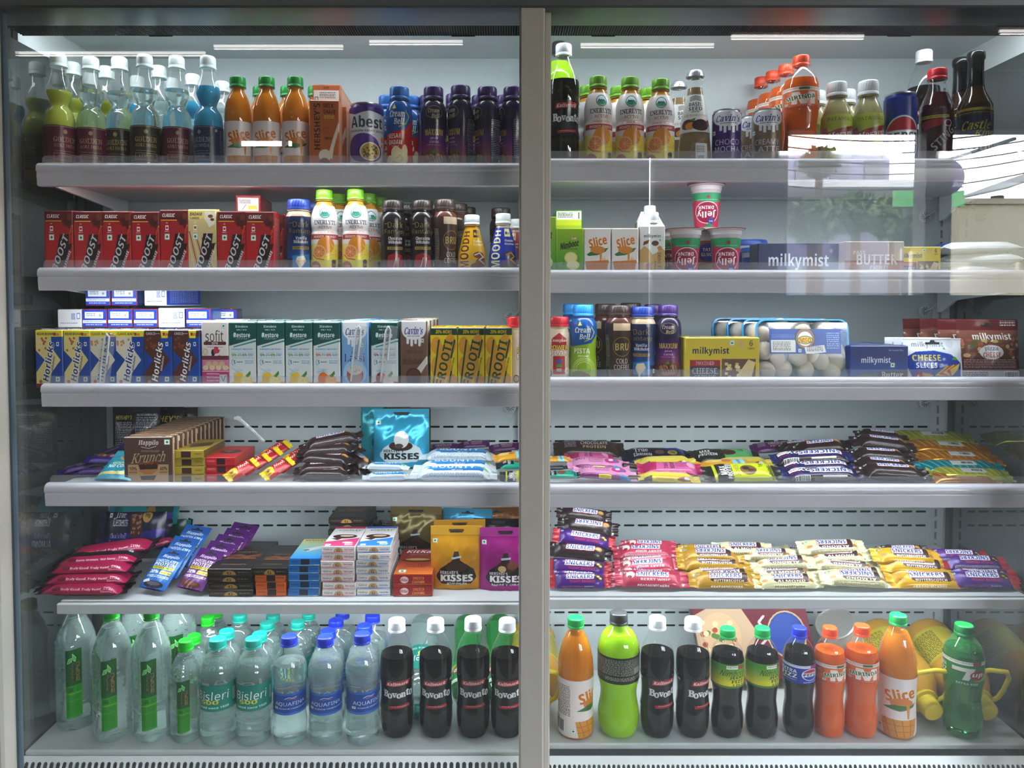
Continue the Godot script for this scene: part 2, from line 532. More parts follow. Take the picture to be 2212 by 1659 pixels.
	for i in 4: text(["Healthy Energy", "Plant Protein", "Dietary Fiber", "A, D & B12"][i], 50, 182 + i * 12, 7, W, {"w": 58})
	rect(80, 184, 34, 34, c("d8d8d4")); strokes(P([88, 190, 96, 208, 108, 188]), 3, c("4a4a48"))
	# rehydration drink, three fruits
	for k in 3:
		carton_print(["restore_lemon", "restore_orange", "restore_apple"][k], c("dfe5e6"), c("0f5450"), c("dfe5e6"), c("e8ecec"))
		poly(P([0, 0, 120, 0, 120, 56, 0, 82]), c("0d4f4b")); poly(P([20, 84, 120, 62, 120, 68, 20, 88]), c("2a8f8a"))
		text("Himalaya", 58, 14, 10, W, {"w": 58, "f": 2}); text("SINCE 1930", 58, 25, 5, W, {"w": 46}); ell(24, 44, 5, 8, c("7fd0e8"))
		text("Restore", 60, 44, 17, W, {"w": 74}); fine(32, 56, 56, 4, 1, c("bcdcd8"))
		text("ENERGIZES INSTANTLY", 60, 94, 7, c("4a94c4"), {"w": 100}); rect(8, 104, 104, 1, c("6aa8cc")); rect(8, 124, 104, 1, c("6aa8cc"))
		text("50%", 22, 114, 11, [c("4d8f3a"), c("c4442a"), c("b02040")][k], {"w": 22}); text("40%", 70, 114, 11, [c("4d8f3a"), c("c4442a"), c("b02040")][k], {"w": 22}); fine(38, 110, 18, 10, 2, c("4a94c4")); fine(86, 110, 24, 10, 2, c("4a94c4"))
		text("5", 24, 140, 13, c("2a6f9e")); strokes(P([18, 130, 12, 134, 12, 146, 18, 150]), 2, c("4a94c4")); fine(34, 138, 28, 5, 1, c("2a5f8e")); fine(72, 134, 40, 14, 3, c("5aa0cc"))
		for i in 14: strokes(P([rng.randf_range(10, 60), rng.randf_range(158, 190), rng.randf_range(20, 70), rng.randf_range(160, 192)]), 1.5, c("9cc3d6"))
		poly(P([0, 214, 40, 204, 120, 210, 120, 230, 0, 230]), [c("e8b429"), c("e0902c"), c("b0264a")][k])
		ell(44, 198, 24, 22, [c("efc51f"), c("e2701f"), c("a81c34")][k]); ell(78, 206, 26, 22, [c("f1dd6a"), c("eda04a"), c("eee0cc")][k]); ell(78, 206, 20, 16, [c("f4e694"), c("f0b56a"), c("f4ecdc")][k])
		for i in 6: line(78, 206, 78 + 19 * cos(i), 206 + 15 * sin(i), 1, [c("e2c83a"), c("e28a2a"), c("d8c0a0")][k])
		poly(P([72, 190, 96, 170, 98, 182, 86, 194]), c("4a8a2e")); rect(4, 222, 20, 6, c("274c8a"))
	# lassi
	carton_print("lassi", c("79addf"), c("5b9ad4"), c("a9cdea"), c("eef3f7"))
	_cavin_cloud(c("f0f2f6"))
	text("ROSE", 58, 106, 8, c("2a5fa8"), {"w": 26}); text("Lassi", 58, 124, 30, c("14358c"), {"w": 98, "f": 2, "out": c("cfe6f6"), "ow": 1})
	ell(60, 178, 54, 44, c("a9cdea")); ell(60, 186, 38, 34, c("9a4436")); ell(60, 168, 34, 18, c("d7cfc8"))
	for i in 14: ell(36 + rng.randf() * 48, 160 + rng.randf() * 16, 3, 2, c("e9e4de") if i % 2 else c("9d8f86"))
	rect(0, 214, 120, 16, c("8fa9c6")); veg(86, 74, 14)
	# chocolate milkshake
	carton_print("choco_shake", c("70503f"), c("e6d9bd"), c("70503f"), c("d9cbb0"))
	_cavin_cloud(c("e9e6ec"))
	text("CHOCOLATE", 60, 106, 11, c("3a221c"), {"w": 78, "f": 1}); text("Milkshake", 58, 138, 20, c("2c1614"), {"w": 96, "f": 4, "sh": 0.2})
	poly(P([62, 176, 120, 120, 120, 148, 84, 190]), c("d8cfc8")); ell(58, 186, 34, 24, c("3d1f18")); ell(60, 184, 28, 17, c("57301f"))
	rect(26, 190, 66, 40, c("4a261c")); ell(56, 214, 28, 18, c("321712")); poly(P([0, 216, 34, 222, 34, 230, 0, 230]), c("cfc6bf")); poly(P([120, 212, 88, 222, 88, 230, 120, 230]), c("cfc6bf")); veg(92, 60, 14)
	# mango drink in yellow
	carton_print("mango_yellow", c("e9cd1e"), c("dcb91a"), c("e9cd1e"), c("d9c46a"))
	rect(0, 0, 120, 26, c("1d3a24")); text("20% MORE", 60, 13, 14, c("e9cd1e"), {"w": 76})
	for e in [[26, 66, 24, 34], [92, 62, 26, 40], [20, 150, 18, 40], [98, 210, 26, 34], [60, 130, 36, 66], [40, 214, 26, 20]]: ell(e[0], e[1], e[2], e[3], c("db9a2a"))
	text("FROOTI", 62, 134, 40, c("1d4a2c"), {"rot": -76, "w": 180})
	line(10, 226, 38, 44, 8, c("1d4a2c")); line(94, 116, 112, 44, 8, c("1d4a2c")); line(84, 222, 96, 166, 8, c("1d4a2c")); text("MANGO DRINK", 102, 140, 7, c("1d4a2c"), {"rot": -76, "w": 56})
	# lemon drink carton
	carton_print("lime_carton", c("7fae1f"), c("5d9420"), c("c3cf2a"), c("b6cf3a"))
	grad(0, 0, 120, 230, c("98bf1f"), c("3f8f35"))
	text("Nimbooz", 58, 76, 30, c("16281c"), {"rot": -14, "w": 84, "sh": 0.3, "f": 1, "out": c("16281c"), "ow": 1}); text("7up", 78, 48, 13, W, {"rot": -14, "out": c("c02a32"), "ow": 1}); fine(34, 96, 60, 5, 1, c("1c3a20"))
	ell(64, 140, 30, 28, c("e0d37c")); ell(64, 140, 24, 22, c("ece2a0")); ell(74, 176, 30, 22, c("e6dc92")); ell(70, 172, 24, 16, c("f0e9b4")); poly(P([34, 150, 22, 176, 40, 178]), c("2e7a34"))
	rect(0, 232, 120, 36, c("e6e6df")); fine(8, 238, 70, 22, 4, c("44483c")); rect(0, 292, 120, 18, c("a9b82a")); rect(104, 236, 6, 28, c("5a5a50"))
	# mango drink carton in white
	carton_print("mango_white", c("e8e1dc"), c("e2d6cf"), c("eee8e4"), c("f0ebe8"))
	_slice_mark(62, 62, 84, 1.0)
	poly(P([10, 124, 40, 104, 112, 92, 100, 110, 60, 128, 20, 132]), c("3c6a32")); ell(62, 102, 34, 18, c("d8852c")); poly(P([72, 96, 82, 96, 80, 160, 72, 160]), c("d8852c"))
	for i in 8: poly(P([60 + i * 7, 166, 64 + i * 7, 132 + absf(i - 4) * 7, 68 + i * 7, 166]), c("e09a3a"))
	poly(P([4, 158, 112, 152, 104, 226, 14, 226]), c("cd7a2a"))
	for i in 4: line(20 + i * 24, 156, 40 + i * 20, 226, 2, c("a85a1e"))
	line(8, 180, 110, 176, 2, c("a85a1e")); line(12, 204, 106, 200, 2, c("a85a1e"))
	veg(4, 208, 16); rect(96, 206, 14, 18, c("c59a94"))
	# flavoured milk, brick lying with its end forward
	carton_print("shake_orange", c("b85c26"), c("c06a3a"), c("b7613a"), c("b0522a"))
	text("HERSHEY'S", 30, 84, 26, c("3a1a10"), {"rot": -90, "w": 150}); text("MILK", 78, 16, 15, c("3a1a10"), {"w": 42}); text("SHAKE", 82, 36, 15, c("3a1a10"), {"w": 50}); fine(60, 48, 42, 12, 2, c("e9c23a"))
	ell(66, 96, 10, 10, c("8f4420")); ell(66, 96, 8, 8, c("b85c26")); text("180ml", 76, 122, 9, c("3a1a10")); poly(P([74, 180, 96, 120, 118, 70, 118, 100, 100, 150, 92, 190]), c("e6d8c4")); ell(62, 178, 26, 20, c("e2d2bc")); ell(60, 206, 24, 20, c("7a3a1e")); rect(22, 206, 30, 22, c("5a3a2a"))
	rect(4, 250, 112, 56, c("e2dcd6")); fine(30, 258, 70, 26, 4, c("4a4246")); rect(8, 276, 16, 22, c("5a5256")); rect(11, 279, 10, 16, c("e2dcd6")); fine(34, 290, 74, 10, 2, c("4a4246")); text("22:07", 60, 240, 8, c("3a1a10"))

func _cavin_cloud(col: Color) -> void:
	ell(60, 34, 54, 30, col); rect(4, 0, 112, 34, col)
	for i in 4: rect(26 + i * 18, 50, 12, 24 + (i % 2) * 8, col)
	for i in 4: ell(32 + i * 18, 74 + (i % 2) * 8, 6, 5, col)
	text("Cavin's", 60, 32, 26, c("2a2a80"), {"w": 84, "f": 2, "sh": 0.25}); fine(30, 50, 58, 4, 1, c("2a2a80"))

# the orange fruit-drink mark
func _slice_mark(x: float, y: float, w: float, k: float) -> void:
	text("Slice", x, y, w * 0.52, c("c9681f"), {"w": w, "rot": -16, "sh": 0.1, "out": c("efb45c"), "ow": 1.5 * k})

# ---------------------------------------------------------------- prints on bottles: one turn, 384 wide, the front in the middle (x = 192)
func print_bottles() -> void:
	var W := Color.WHITE
	for k in 3:
		begin(["goli_maroon", "goli_black", "goli_navy"][k], 384, 140, [c("561630"), c("272119"), c("171f40")][k])
		var gold: Color = [c("b58a62"), c("a8925c"), c("8a86a0")][k]
		rect(0, 4, 384, 2, gold); rect(0, 132, 384, 2, gold)
		for s in [192, 0, 384]:
			for i in 16: line(s, 46, s + 44 * cos(i * TAU / 16), 46 + 40 * sin(i * TAU / 16), 1, blend(gold, [c("561630"), c("272119"), c("171f40")][k], 0.45))
			ell(s, 24, 8, 8, gold); text("GOLDEN", s, 54, 19, gold, {"w": 90, "f": 2}); text("GOLI SODA", s, 76, 13, gold, {"w": 86, "f": 2}); fine(s - 40, 96, 80, 4, 1, gold)
			strokes(P([s - 44, 106, s + 44, 106, s + 44, 128, s - 44, 128, s - 44, 106]), 1.5, gold)
			text(["PANEER", "LEMON", "BLUEBERRY"][k], s, 117, 11, gold, {"w": 56, "f": 2})
		veg(258, 12, 10); fine(280, 14, 60, 100, 16, gold)
	# mango drink sleeve, with white label
	begin("slice_label", 384, 280, c("e6d9d6"))
	for s in [192, 0, 384]:
		_slice_mark(s, 78, 104, 1.2)
		ell(s + 6, 120, 40, 26, c("d07a2a")); poly(P([s - 60, 150, s - 20, 128, s + 40, 128, s + 60, 118, s + 50, 136, s, 156]), c("3d6e34")); poly(P([s + 20, 124, s + 34, 124, s + 30, 190, s + 24, 190]), c("d8882e"))
		poly(P([s - 64, 200, s + 64, 194, s + 52, 280, s - 52, 280]), c("d08a2a"))
		for i in 4: line(s - 50 + i * 28, 198, s - 30 + i * 22, 280, 3, c("a8641e"))
		line(s - 60, 226, s + 60, 222, 3, c("a8641e")); line(s - 56, 254, s + 56, 250, 3, c("a8641e"))
	fine(40, 30, 70, 150, 20, c("5a5450")); bars(48, 200, 40, 60); fine(280, 20, 60, 200, 22, c("6a625e")); veg(112, 236, 20)
	# small passion-fruit can
	begin("can_passion", 384, 300, c("d9dbe2"))
	poly(P([0, 0, 384, 0, 384, 34, 340, 42, 300, 30, 260, 44, 200, 30, 150, 46, 100, 30, 40, 44, 0, 34]), c("45207c"))
	for s in [192, 0, 384]:
		text("Abest", s, 78, 52, c("33343a"), {"w": 124}); text("PASSION FRUIT JUICE", s, 118, 11, c("44444c"), {"w": 136}); fine(s - 30, 132, 60, 4, 1, c("66666e"))
		ell(s - 14, 190, 62, 62, c("5a2a92")); ell(s + 12, 206, 44, 46, c("3a1a5a")); ell(s + 12, 206, 38, 40, c("e8d8e0")); ell(s + 12, 206, 33, 35, c("b9973c"))
		for i in 30: ell(s + 12 + rng.randf_range(-24, 24), 206 + rng.randf_range(-26, 26), 3, 4, c("4f4220"))
		ell(s + 62, 150, 7, 12, c("c8962a")); ell(s + 58, 178, 5, 8, c("d8aa3a"))
	rect(0, 252, 384, 8, c("b59a3a")); rect(0, 258, 384, 42, c("4b2a92"))
	text("330 ml", 192, 284, 16, c("c9c3dc"), {"w": 66}); fine(150, 266, 84, 5, 1, c("a99cc8"))
	# flavoured milk bottles with a slanted blue shoulder
	for k in 2:
		begin(["bell_red", "bell_green"][k], 384, 260, [c("b8161c"), c("8aae1e")][k])
		for s in [192, 0, 384]:
			poly(P([s - 110, 0, s + 110, 0, s + 96, 40, s + 40, 100, s - 60, 116, s - 110, 104]), c("144f9a"))
			text("Cream", s, 42, 24, c("e8e4c8"), {"w": 74, "f": 2, "sh": 0.2}); text("Bell", s + 8, 70, 24, c("e8e4c8"), {"w": 48, "f": 2, "sh": 0.2})
			strokes(P([s + 40, 30, s + 56, 52, s + 40, 80, s + 8, 92]), 4, c("c8c040")); poly(P([s - 16, 4, s - 4, 22, s - 24, 24]), c("e0d040"))
			if k == 0:
				text("KESAR", s - 14, 126, 18, c("f2dcd0"), {"w": 66}); text("BADAM", s - 12, 150, 18, c("f2dcd0"), {"w": 70}); fine(s - 30, 164, 40, 6, 1, c("f0c8b8"))
				for e in [[10, 210, 40, 34], [-30, 220, 34, 20], [36, 184, 14, 26], [-8, 190, 24, 24]]: ell(s + e[0], e[1], e[2], e[3], c("e8d8a8"))
				strokes(P([s - 4, 212, s + 14, 200, s + 26, 214, s + 8, 232, s - 20, 226]), 6, c("cdb67a"))
			else:
				text("PISTA", s - 6, 134, 22, c("e9ecc6"), {"w": 80}); text("Milk Shake", s, 156, 9, c("e9ecc6"), {"w": 48, "sh": 0.2})
				for r in [56, 48, 38]: strokes(_arc(s + 6, 214, r, r * 0.86), 3, c("c5d67a"))
				ell(s - 20, 240, 40, 18, c("6a7a3a")); ell(s + 10, 244, 24, 12, c("8a6a42"))
	# coffee shake with a purple to amber sleeve
	begin("shake_purple", 384, 260, c("231a3c"))
	grad(0, 70, 384, 70, c("231a3c"), c("5a1e6e")); grad(0, 140, 384, 60, c("5a1e6e"), c("8a3a5a")); grad(0, 200, 384, 60, c("8a3a5a"), c("a86a3c"))
	for s in [192, 0, 384]:
		strokes(_arc(s, 36, 40, 24), 2, c("8a7a4a")); text("Cream", s - 2, 30, 16, c("b8aa7a"), {"w": 54, "f": 2, "sh": 0.2}); text("Bell", s + 6, 50, 16, c("b8aa7a"), {"w": 36, "f": 2, "sh": 0.2})
		text("MAXXUM", s, 112, 24, c("c8a64a"), {"w": 94}); text("JAVA", s, 136, 9, c("d0a8b0"), {"w": 40}); text("COFFEE", s, 150, 9, c("d0a8b0"), {"w": 46}); fine(s - 34, 160, 68, 4, 1, c("c090a8"))
		ell(s, 216, 56, 40, c("6a3a2a"))
		for e in [[-24, 208, 22, 12], [16, 226, 26, 12], [24, 204, 16, 10], [-10, 232, 22, 10]]: ell(s + e[0], e[1], e[2], e[3], c("9a6a4a"))
		for i in 5: line(s - 30 + i * 14, 190 + (i % 2) * 12, s - 14 + i * 12, 226, 4, c("3a1a14"))
		poly(P([s - 14, 190, s + 2, 176, s + 4, 194]), c("3f7a3a")); poly(P([s + 30, 214, s + 44, 204, s + 42, 222]), c("3f7a3a"))
	rect(272, 60, 76, 180, c("1c142c")); fine(278, 64, 64, 150, 22, c("9a8fb4")); bars(318, 216, 24, 26)
	# dark chocolate and navy shake bottles
	for k in 2:
		begin(["fantasy_brown", "fantasy_navy"][k], 384, 240, [c("1e1216"), c("141c40")][k])
		if k: grad(0, 60, 384, 120, c("141c40"), c("1a4a8a"))
		for s in [192, 0, 384]:
			text("Dark", s, 34, 26, c("7a6a3a"), {"w": 76, "f": 1}); text("Fantasy", s, 66, 26, c("7a6a3a"), {"w": 112, "f": 1}); line(s - 56, 30, s - 40, 30, 3, c("7a6a3a"))
			text(["Chocolate", "Vanilla"][k], s, 92, 14, c("ddd6d2"), {"w": [74, 54][k]}); text("Milkshake", s, 108, 14, c("ddd6d2"), {"w": 72})
			rect(s - 44, 128, 88, 13, c("9a7a3a")); text("BELGIAN CHOCOLATE", s, 134, 6, c("3a2412"), {"w": 74})
			if k == 0:
				poly(P([s - 52, 240, s - 40, 166, s, 154, s + 40, 166, s + 52, 240]), c("8a1620"))
				for i in 4: line(s - 26 + i * 12, 226, s - 6 + i * 8, 174, 4, c("c8b8b4") if i % 2 else c("5a3a3a"))
			else:
				poly(P([s - 44, 220, s - 44, 168, s + 44, 160, s + 48, 220]), c("2a7ab4")); poly(P([s - 20, 172, s + 14, 168, s + 24, 190, s, 216, s - 8, 240, s - 14, 214, s - 28, 192]), c("d8c4a8"))
		rect(300, 90, 30, 60, c("44404a")); veg(256, 196, 18)
	begin("coffee_brown", 384, 260, c("33211c"))
	for s in [192, 0, 384]:
		poly(P([s - 44, 260, s - 44, 40, s + 50, 40, s + 50, 260]), c("3d2a22")); strokes(_arc(s, 110, 44, 44), 3, c("8a7438")); text("BRU", s, 110, 34, c("b39a58"), {"w": 68})
		text("COLD", s, 176, 22, c("d4c8c0"), {"w": 56, "f": 1}); text("COFFEE", s, 204, 22, c("d4c8c0"), {"w": 78, "f": 1}); poly(P([s - 90, 170, s - 50, 240, s + 20, 260, s - 110, 260]), c("6a3f2c"))
	rect(88, 50, 40, 200, c("241815")); fine(92, 56, 32, 150, 22, c("a8988c")); rect(296, 130, 34, 50, c("8f8a84")); rect(150, 2, 84, 34, c("bfa68a"))
	# orange electrolyte bottle
	begin("enerlyte", 384, 300, c("e6dedd"))
	grad(0, 170, 384, 130, c("e8d37a"), c("ddd01f"))
	for s in [192, 0, 384]:
		ell(s, 34, 26, 24, c("3f8a8a")); ell(s, 34, 22, 20, c("dfe8ea")); ell(s, 40, 20, 11, c("4a9a7a")); strokes(P([s - 18, 38, s - 12, 28, s - 8, 38, s - 2, 31, s + 4, 38, s + 10, 30, s + 18, 37]), 2.5, c("24477a"))
		text("ENERLYTE", s, 76, 18, c("2c2a4a"), {"w": 106, "f": 2}); text("ACTIVE", s, 98, 13, c("b5453a"), {"w": 66, "f": 1}); text("ORANGE DRINK", s, 118, 9, c("d3653c"), {"w": 84})
		rect(s - 80, 128, 160, 22, c("b04038")); text("BOOSTS ENERGY", s, 139, 10, c("efd6cc"), {"w": 108})
		ell(s + 4, 176, 40, 36, c("dd8a2a")); ell(s - 28, 206, 32, 30, c("e8b080")); ell(s - 28, 206, 26, 24, c("dc7f45"))
		for i in 8: line(s - 28, 206, s - 28 + 24 * cos(i * PI / 4), 206 + 22 * sin(i * PI / 4), 2, c("eeb88a"))
		for i in 9: strokes(P([s + rng.randf_range(-20, 60), rng.randf_range(160, 230), s + rng.randf_range(0, 80), rng.randf_range(170, 240)]), 3, c("e0b840"))
		strokes(P([s - 62, 218, s - 40, 236, s - 6, 240]), 4, c("c0453a"))
		ell(s - 50, 272, 30, 26, c("a8563a")); fine(s - 70, 264, 40, 16, 3, c("e2b8a4"))
		# a dark-haired figure in a blue shirt
		ell(s + 42, 262, 13, 17, c("8a5a42")); ell(s + 42, 248, 13, 9, c("221a1a")); rect(s + 32, 268, 20, 8, c("3a2420")); poly(P([s + 12, 300, s + 26, 280, s + 58, 280, s + 76, 300]), c("3a5a8a"))
	# glass bottle with seeds
	begin("seed_label", 384, 240, c("d6d6d4"))
	for s in [192, 0, 384]:
		for i in 4: poly(P([s - 36, 16 + i * 8, s, 8 + i * 8, s + 36, 16 + i * 8, s + 36, 20 + i * 8, s, 12 + i * 8, s - 36, 20 + i * 8]), c("4a2a2e"))
		text("BASIL", s, 64, 24, c("33343a"), {"w": 76}); text("SEED", s, 92, 24, c("33343a"), {"w": 72}); text("DRINK", s, 112, 9, c("44444a"), {"w": 40}); text("with Passion Fruit", s, 132, 17, c("b0603a"), {"w": 130, "f": 4})
		ell(s - 34, 190, 36, 32, c("5a2226")); ell(s - 22, 200, 24, 24, c("c88a3a")); ell(s + 24, 196, 38, 36, c("33161c")); poly(P([s - 30, 164, s, 150, s - 4, 172]), c("4a7a3a")); ell(s + 70, 180, 18, 20, c("8a4a2a"))
	for k in 2:
		begin(["can_mocha", "can_latte"][k], 384, 280, [c("3a1a6c"), c("7d6a52")][k])
		for s in [192, 0, 384]:
			ell(s, 36, 76, 44, c("dcdce4"))
			for i in 5: rect(s - 40 + i * 18, 60, 12, 40 + (i % 2) * 10, c("dcdce4"))
			text("Cavin's", s, 40, 32, c("2a2a78"), {"w": 110, "f": 2, "sh": 0.25}); fine(s - 36, 62, 72, 5, 1, c("2a2a78"))
			text(["CHOCO", "CREAMY"][k], s - 6, 154, 26, c("cfc8dc"), {"w": 108, "f": 1}); text(["MOCHA", "LATTE"][k], s - 6, 188, 26, c("cfc8dc"), {"w": 112, "f": 1})
		text("COLD COFFEE", 306, 160, 16, c("33241a") if k else c("a898c8"), {"rot": -90, "w": 150, "f": 1}); veg(112, 96, 20)
	begin("orange_soda", 384, 120, c("dd6a2c"))
	rect(0, 0, 384, 22, c("e6d9cf")); fine(10, 8, 360, 6, 1, c("8a4a3a"))
	for s in [192, 0, 384]:
		rect(s - 6, 4, 36, 14, c("3f6a3a")); text("M", s + 10, 68, 70, c("f0e0d4"), {"w": 78, "out": c("f0e0d4"), "ow": 2}); text("MIRINDA", s, 62, 24, c("1e4a2a"), {"w": 106, "rot": -8, "out": c("f2ead8"), "ow": 2})
		ell(s - 76, 44, 24, 22, c("c9502a"))
		for i in 8: line(s - 76, 44, s - 76 + 20 * cos(i * PI / 4), 44 + 18 * sin(i * PI / 4), 2, c("e88a4a"))
		rect(s + 66, 24, 30, 50, c("ece4dc")); rect(s + 66, 74, 30, 14, c("4a7a3a")); fine(s + 70, 30, 22, 36, 3, c("44443c"))
	rect(0, 104, 384, 16, c("cf4f2a")); fine(150, 110, 90, 4, 1, c("f0c0a0")); veg(132, 92, 14)
	begin("mosambi", 384, 200, c("b6c24a"))
	for s in [192, 0, 384]:
		text("PATANJALI", s, 24, 18, c("4a4a1e"), {"w": 110, "f": 4}); poly(P([s - 96, 60, s - 60, 56, s - 50, 74, s + 96, 40, s + 96, 100, s - 70, 136, s - 96, 110]), c("8f1f22")); text("Mosambi", s + 14, 86, 34, c("e8d8c0"), {"w": 132, "f": 2, "rot": -10, "sh": 0.2}); text("Drink", s + 20, 146, 16, c("5a6a2a"), {"w": 50, "f": 4}); ell(s - 10, 184, 60, 24, c("d3d98a"))
	begin("can_blue", 384, 280, c("16308c"))
	for s in [192, 0, 384]:
		ell(s, 168, 74, 86, c("dfe2ee")); ell(s, 168, 68, 80, c("1a3aa0"))
		for y in 80:
			var hw := 68.0 * sqrt(maxf(1.0 - pow((88.0 + y - 168.0) / 80.0, 2), 0))
			if y < 50 : rect(s - hw, 88 + y, hw * 2, 1, c("b8202c"))
		rect(s - 64, 136, 128, 52, c("e4e6f0")); text("PEPSI", s, 162, 36, c("181a2c"), {"w": 120})
	begin("energy_red", 384, 240, c("3c0f18"))
	for s in [192, 0, 384]:
		rect(s - 90, 24, 120, 14, c("b9a22a")); fine(s - 80, 29, 100, 5, 1, c("3c0f18")); poly(P([s - 90, 50, s - 10, 40, s + 30, 60, s - 60, 90]), c("a31a26"))
		text("STING", s + 10, 130, 34, c("a8a0a4"), {"w": 120, "rot": -50, "sh": 0.3, "out": c("1a0a0e"), "ow": 2}); strokes(_arc(s + 26, 62, 14, 14), 4, c("c8b8bc"))
	begin("beer_label", 384, 220, c("1a2044"))
	rect(0, 0, 384, 12, c("a08a2a")); rect(0, 12, 384, 22, c("2a2a26")); fine(10, 20, 360, 6, 1, c("b8a860"))
	for s in [192, 0, 384]:
		text("Castle", s - 6, 74, 40, c("c0b82a"), {"w": 104, "f": 2, "sh": 0.3}); text("King", s + 22, 114, 36, c("c0b82a"), {"w": 74, "f": 2, "sh": 0.3}); text("3000", s, 170, 40, c("b8b8b4"), {"w": 124}); text("SWEET BEER", s, 206, 10, c("9a9a8a"), {"w": 100})
	# slim milk bottles with upright lettering
	for k in 3:
		begin(["moodh_yellow", "moodh_blue", "moodh_pink"][k], 384, 250, [c("e3aa1e"), c("22309c"), c("b0485a")][k])
		for s in [192, 0, 384]:
			text("MOODH", s - 40, 120, 46, [c("5a2a1e"), c("e6e6a8"), c("f0dcb0")][k], {"rot": -90, "w": 210}); rect(s + 6, 6, 40, 44, [c("4a2a1e"), c("e6dc8a"), c("e8d49a")][k]); text("₹20", s + 26, 30, 16, [c("e3aa1e"), c("22309c"), c("b0485a")][k])
			text(["Toffee", "Chocolate", "Rose"][k], s + 34, 72, 13, c("f2ead6"), {"w": 56}); text(["Caramel", "Hazelnut", "Milk"][k], s + 34, 90, 13, c("f2ead6"), {"w": 56})
			for e in [[30, 150, 26, 18], [44, 190, 30, 26], [14, 214, 22, 20]]: ell(s + e[0], e[1], e[2], e[3], [c("7a3a1e"), c("4a2418"), c("8a2a3a")][k])
			strokes(P([s + 10, 150, s + 34, 138, s + 52, 160, s + 30, 176, s + 60, 200]), 7, [c("d9d2d0"), c("b98a4a"), c("e8c0c0")][k])
	begin("power_play", 384, 260, c("d3c2aa"))
	for s in [192, 0, 384]:
		poly(P([s - 44, 36, s, 0, s + 44, 36, s + 44, 90, s - 44, 90]), c("b32a2c")); text("Complan", s, 44, 22, c("e8ded0"), {"w": 96, "f": 2}); text("POWER", s, 82, 26, c("e8d44a"), {"w": 108, "out": c("7a1c20"), "ow": 2}); text("PLAY", s, 112, 28, c("f0e4d0"), {"w": 108, "out": c("7a1c20"), "ow": 2})
		rect(s - 34, 130, 68, 100, c("a82428"))
		for i in 3: rect(s - 14, 150 + i * 24, 28, 18, [c("3a5aa8"), c("4a8a3a"), c("c8a8a0")][i])
		for i in 6: ell(s + 54 + 14 * cos(i), 214 + 14 * sin(i), 9, 7, c("efe6d2"))
		ell(s - 60, 226, 20, 20, c("5a3a2a")); ell(s - 60, 226, 15, 15, c("b9a27e"))
	# cola with white slab lettering
	begin("cola_black", 384, 200, c("19171a"))
	for s in [192, 0, 384]:
		poly(P([s - 48, 14, s + 46, 8, s + 40, 40, s - 54, 46]), c("a3242c")); text("Kalimark", s - 4, 27, 20, c("e6dada"), {"w": 84, "f": 2, "sh": 0.25, "rot": -3})
		for i in 7: text("BOVONTO"[i] if i == 0 else "bovonto"[i], s - 54 + i * 18, 98 + [-6, 6, 0, 6, 2, -6, 4][i], [40, 30, 26, 28, 28, 40, 34][i], c("d9d9db"), {"f": 2, "w": [22, 18, 18, 18, 18, 15, 19][i], "out": c("d9d9db"), "ow": 1})
		poly(P([s - 44, 166, s + 40, 158, s + 44, 176, s - 40, 184]), c("9a2a30")); fine(s - 30, 168, 60, 5, 1, c("d8a8a8")); veg(s + 60, 14, 14); ell(s + 86, 22, 8, 9, c("c8c8c8"))
	fine(300, 110, 40, 70, 10, c("8a8a8e"))
	begin("cumin_label", 384, 130, c("4a8f2c"))
	grad(0, 20, 384, 80, c("4a8f2c"), c("d9cf2a")); rect(0, 96, 384, 24, c("d9cf2a")); rect(0, 118, 384, 12, c("4a7a2a"))
	for s in [192, 0, 384]:
		rect(s - 30, 8, 44, 18, c("e6e6dc")); fine(s - 26, 14, 36, 5, 1, c("4a4a3a")); rect(s + 14, 8, 30, 18, c("a8342c")); text("Nimbooz", s, 48, 32, c("1e3a1c"), {"w": 100, "f": 1, "sh": 0.3}); text("JEERA", s + 14, 74, 17, c("2a3a16"), {"w": 66}); text("FIZZ", s + 14, 94, 17, c("2a3a16"), {"w": 48}); text("3 IN 1", s + 14, 112, 10, c("2a3a16"), {"w": 44})
	begin("cola_blue", 384, 120, c("1c369c"))
	rect(0, 4, 384, 16, c("dfe0ea")); fine(20, 9, 340, 6, 1, c("5a4a6a")); rect(236, 4, 50, 16, c("b0304a"))
	for s in [192, 0, 384]:
		text("EXTRA", s - 44, 44, 22, c("e6e8f2"), {"w": 70}); text("FIZZ", s - 44, 74, 26, c("e6e8f2"), {"w": 70}); ell(s + 46, 62, 38, 38, c("e2e4ee")); ell(s + 46, 62, 34, 34, c("1a3a9c"))
		for y in 24: rect(s + 46 - 34 * sqrt(maxf(1.0 - pow((28.0 + y - 62.0) / 34.0, 2), 0)), 28 + y, 68 * sqrt(maxf(1.0 - pow((28.0 + y - 62.0) / 34.0, 2), 0)), 1, c("b5222e"))
		rect(s + 13, 50, 66, 24, c("e2e4ee")); text("PEPSI", s + 46, 62, 17, c("16182a"), {"w": 62}); text("EXTRA FIZZ", s + 46, 110, 8, c("cfd4ea"), {"w": 60}); veg(s - 70, 92, 12); fine(s - 54, 96, 44, 6, 2, c("b8c0e0"))
	begin("lime_soda", 384, 130, c("1f7a36"))
	rect(0, 4, 384, 18, c("e0e4dc")); fine(20, 9, 340, 6, 1, c("5a6a4a")); rect(214, 4, 30, 18, c("a0303a"))
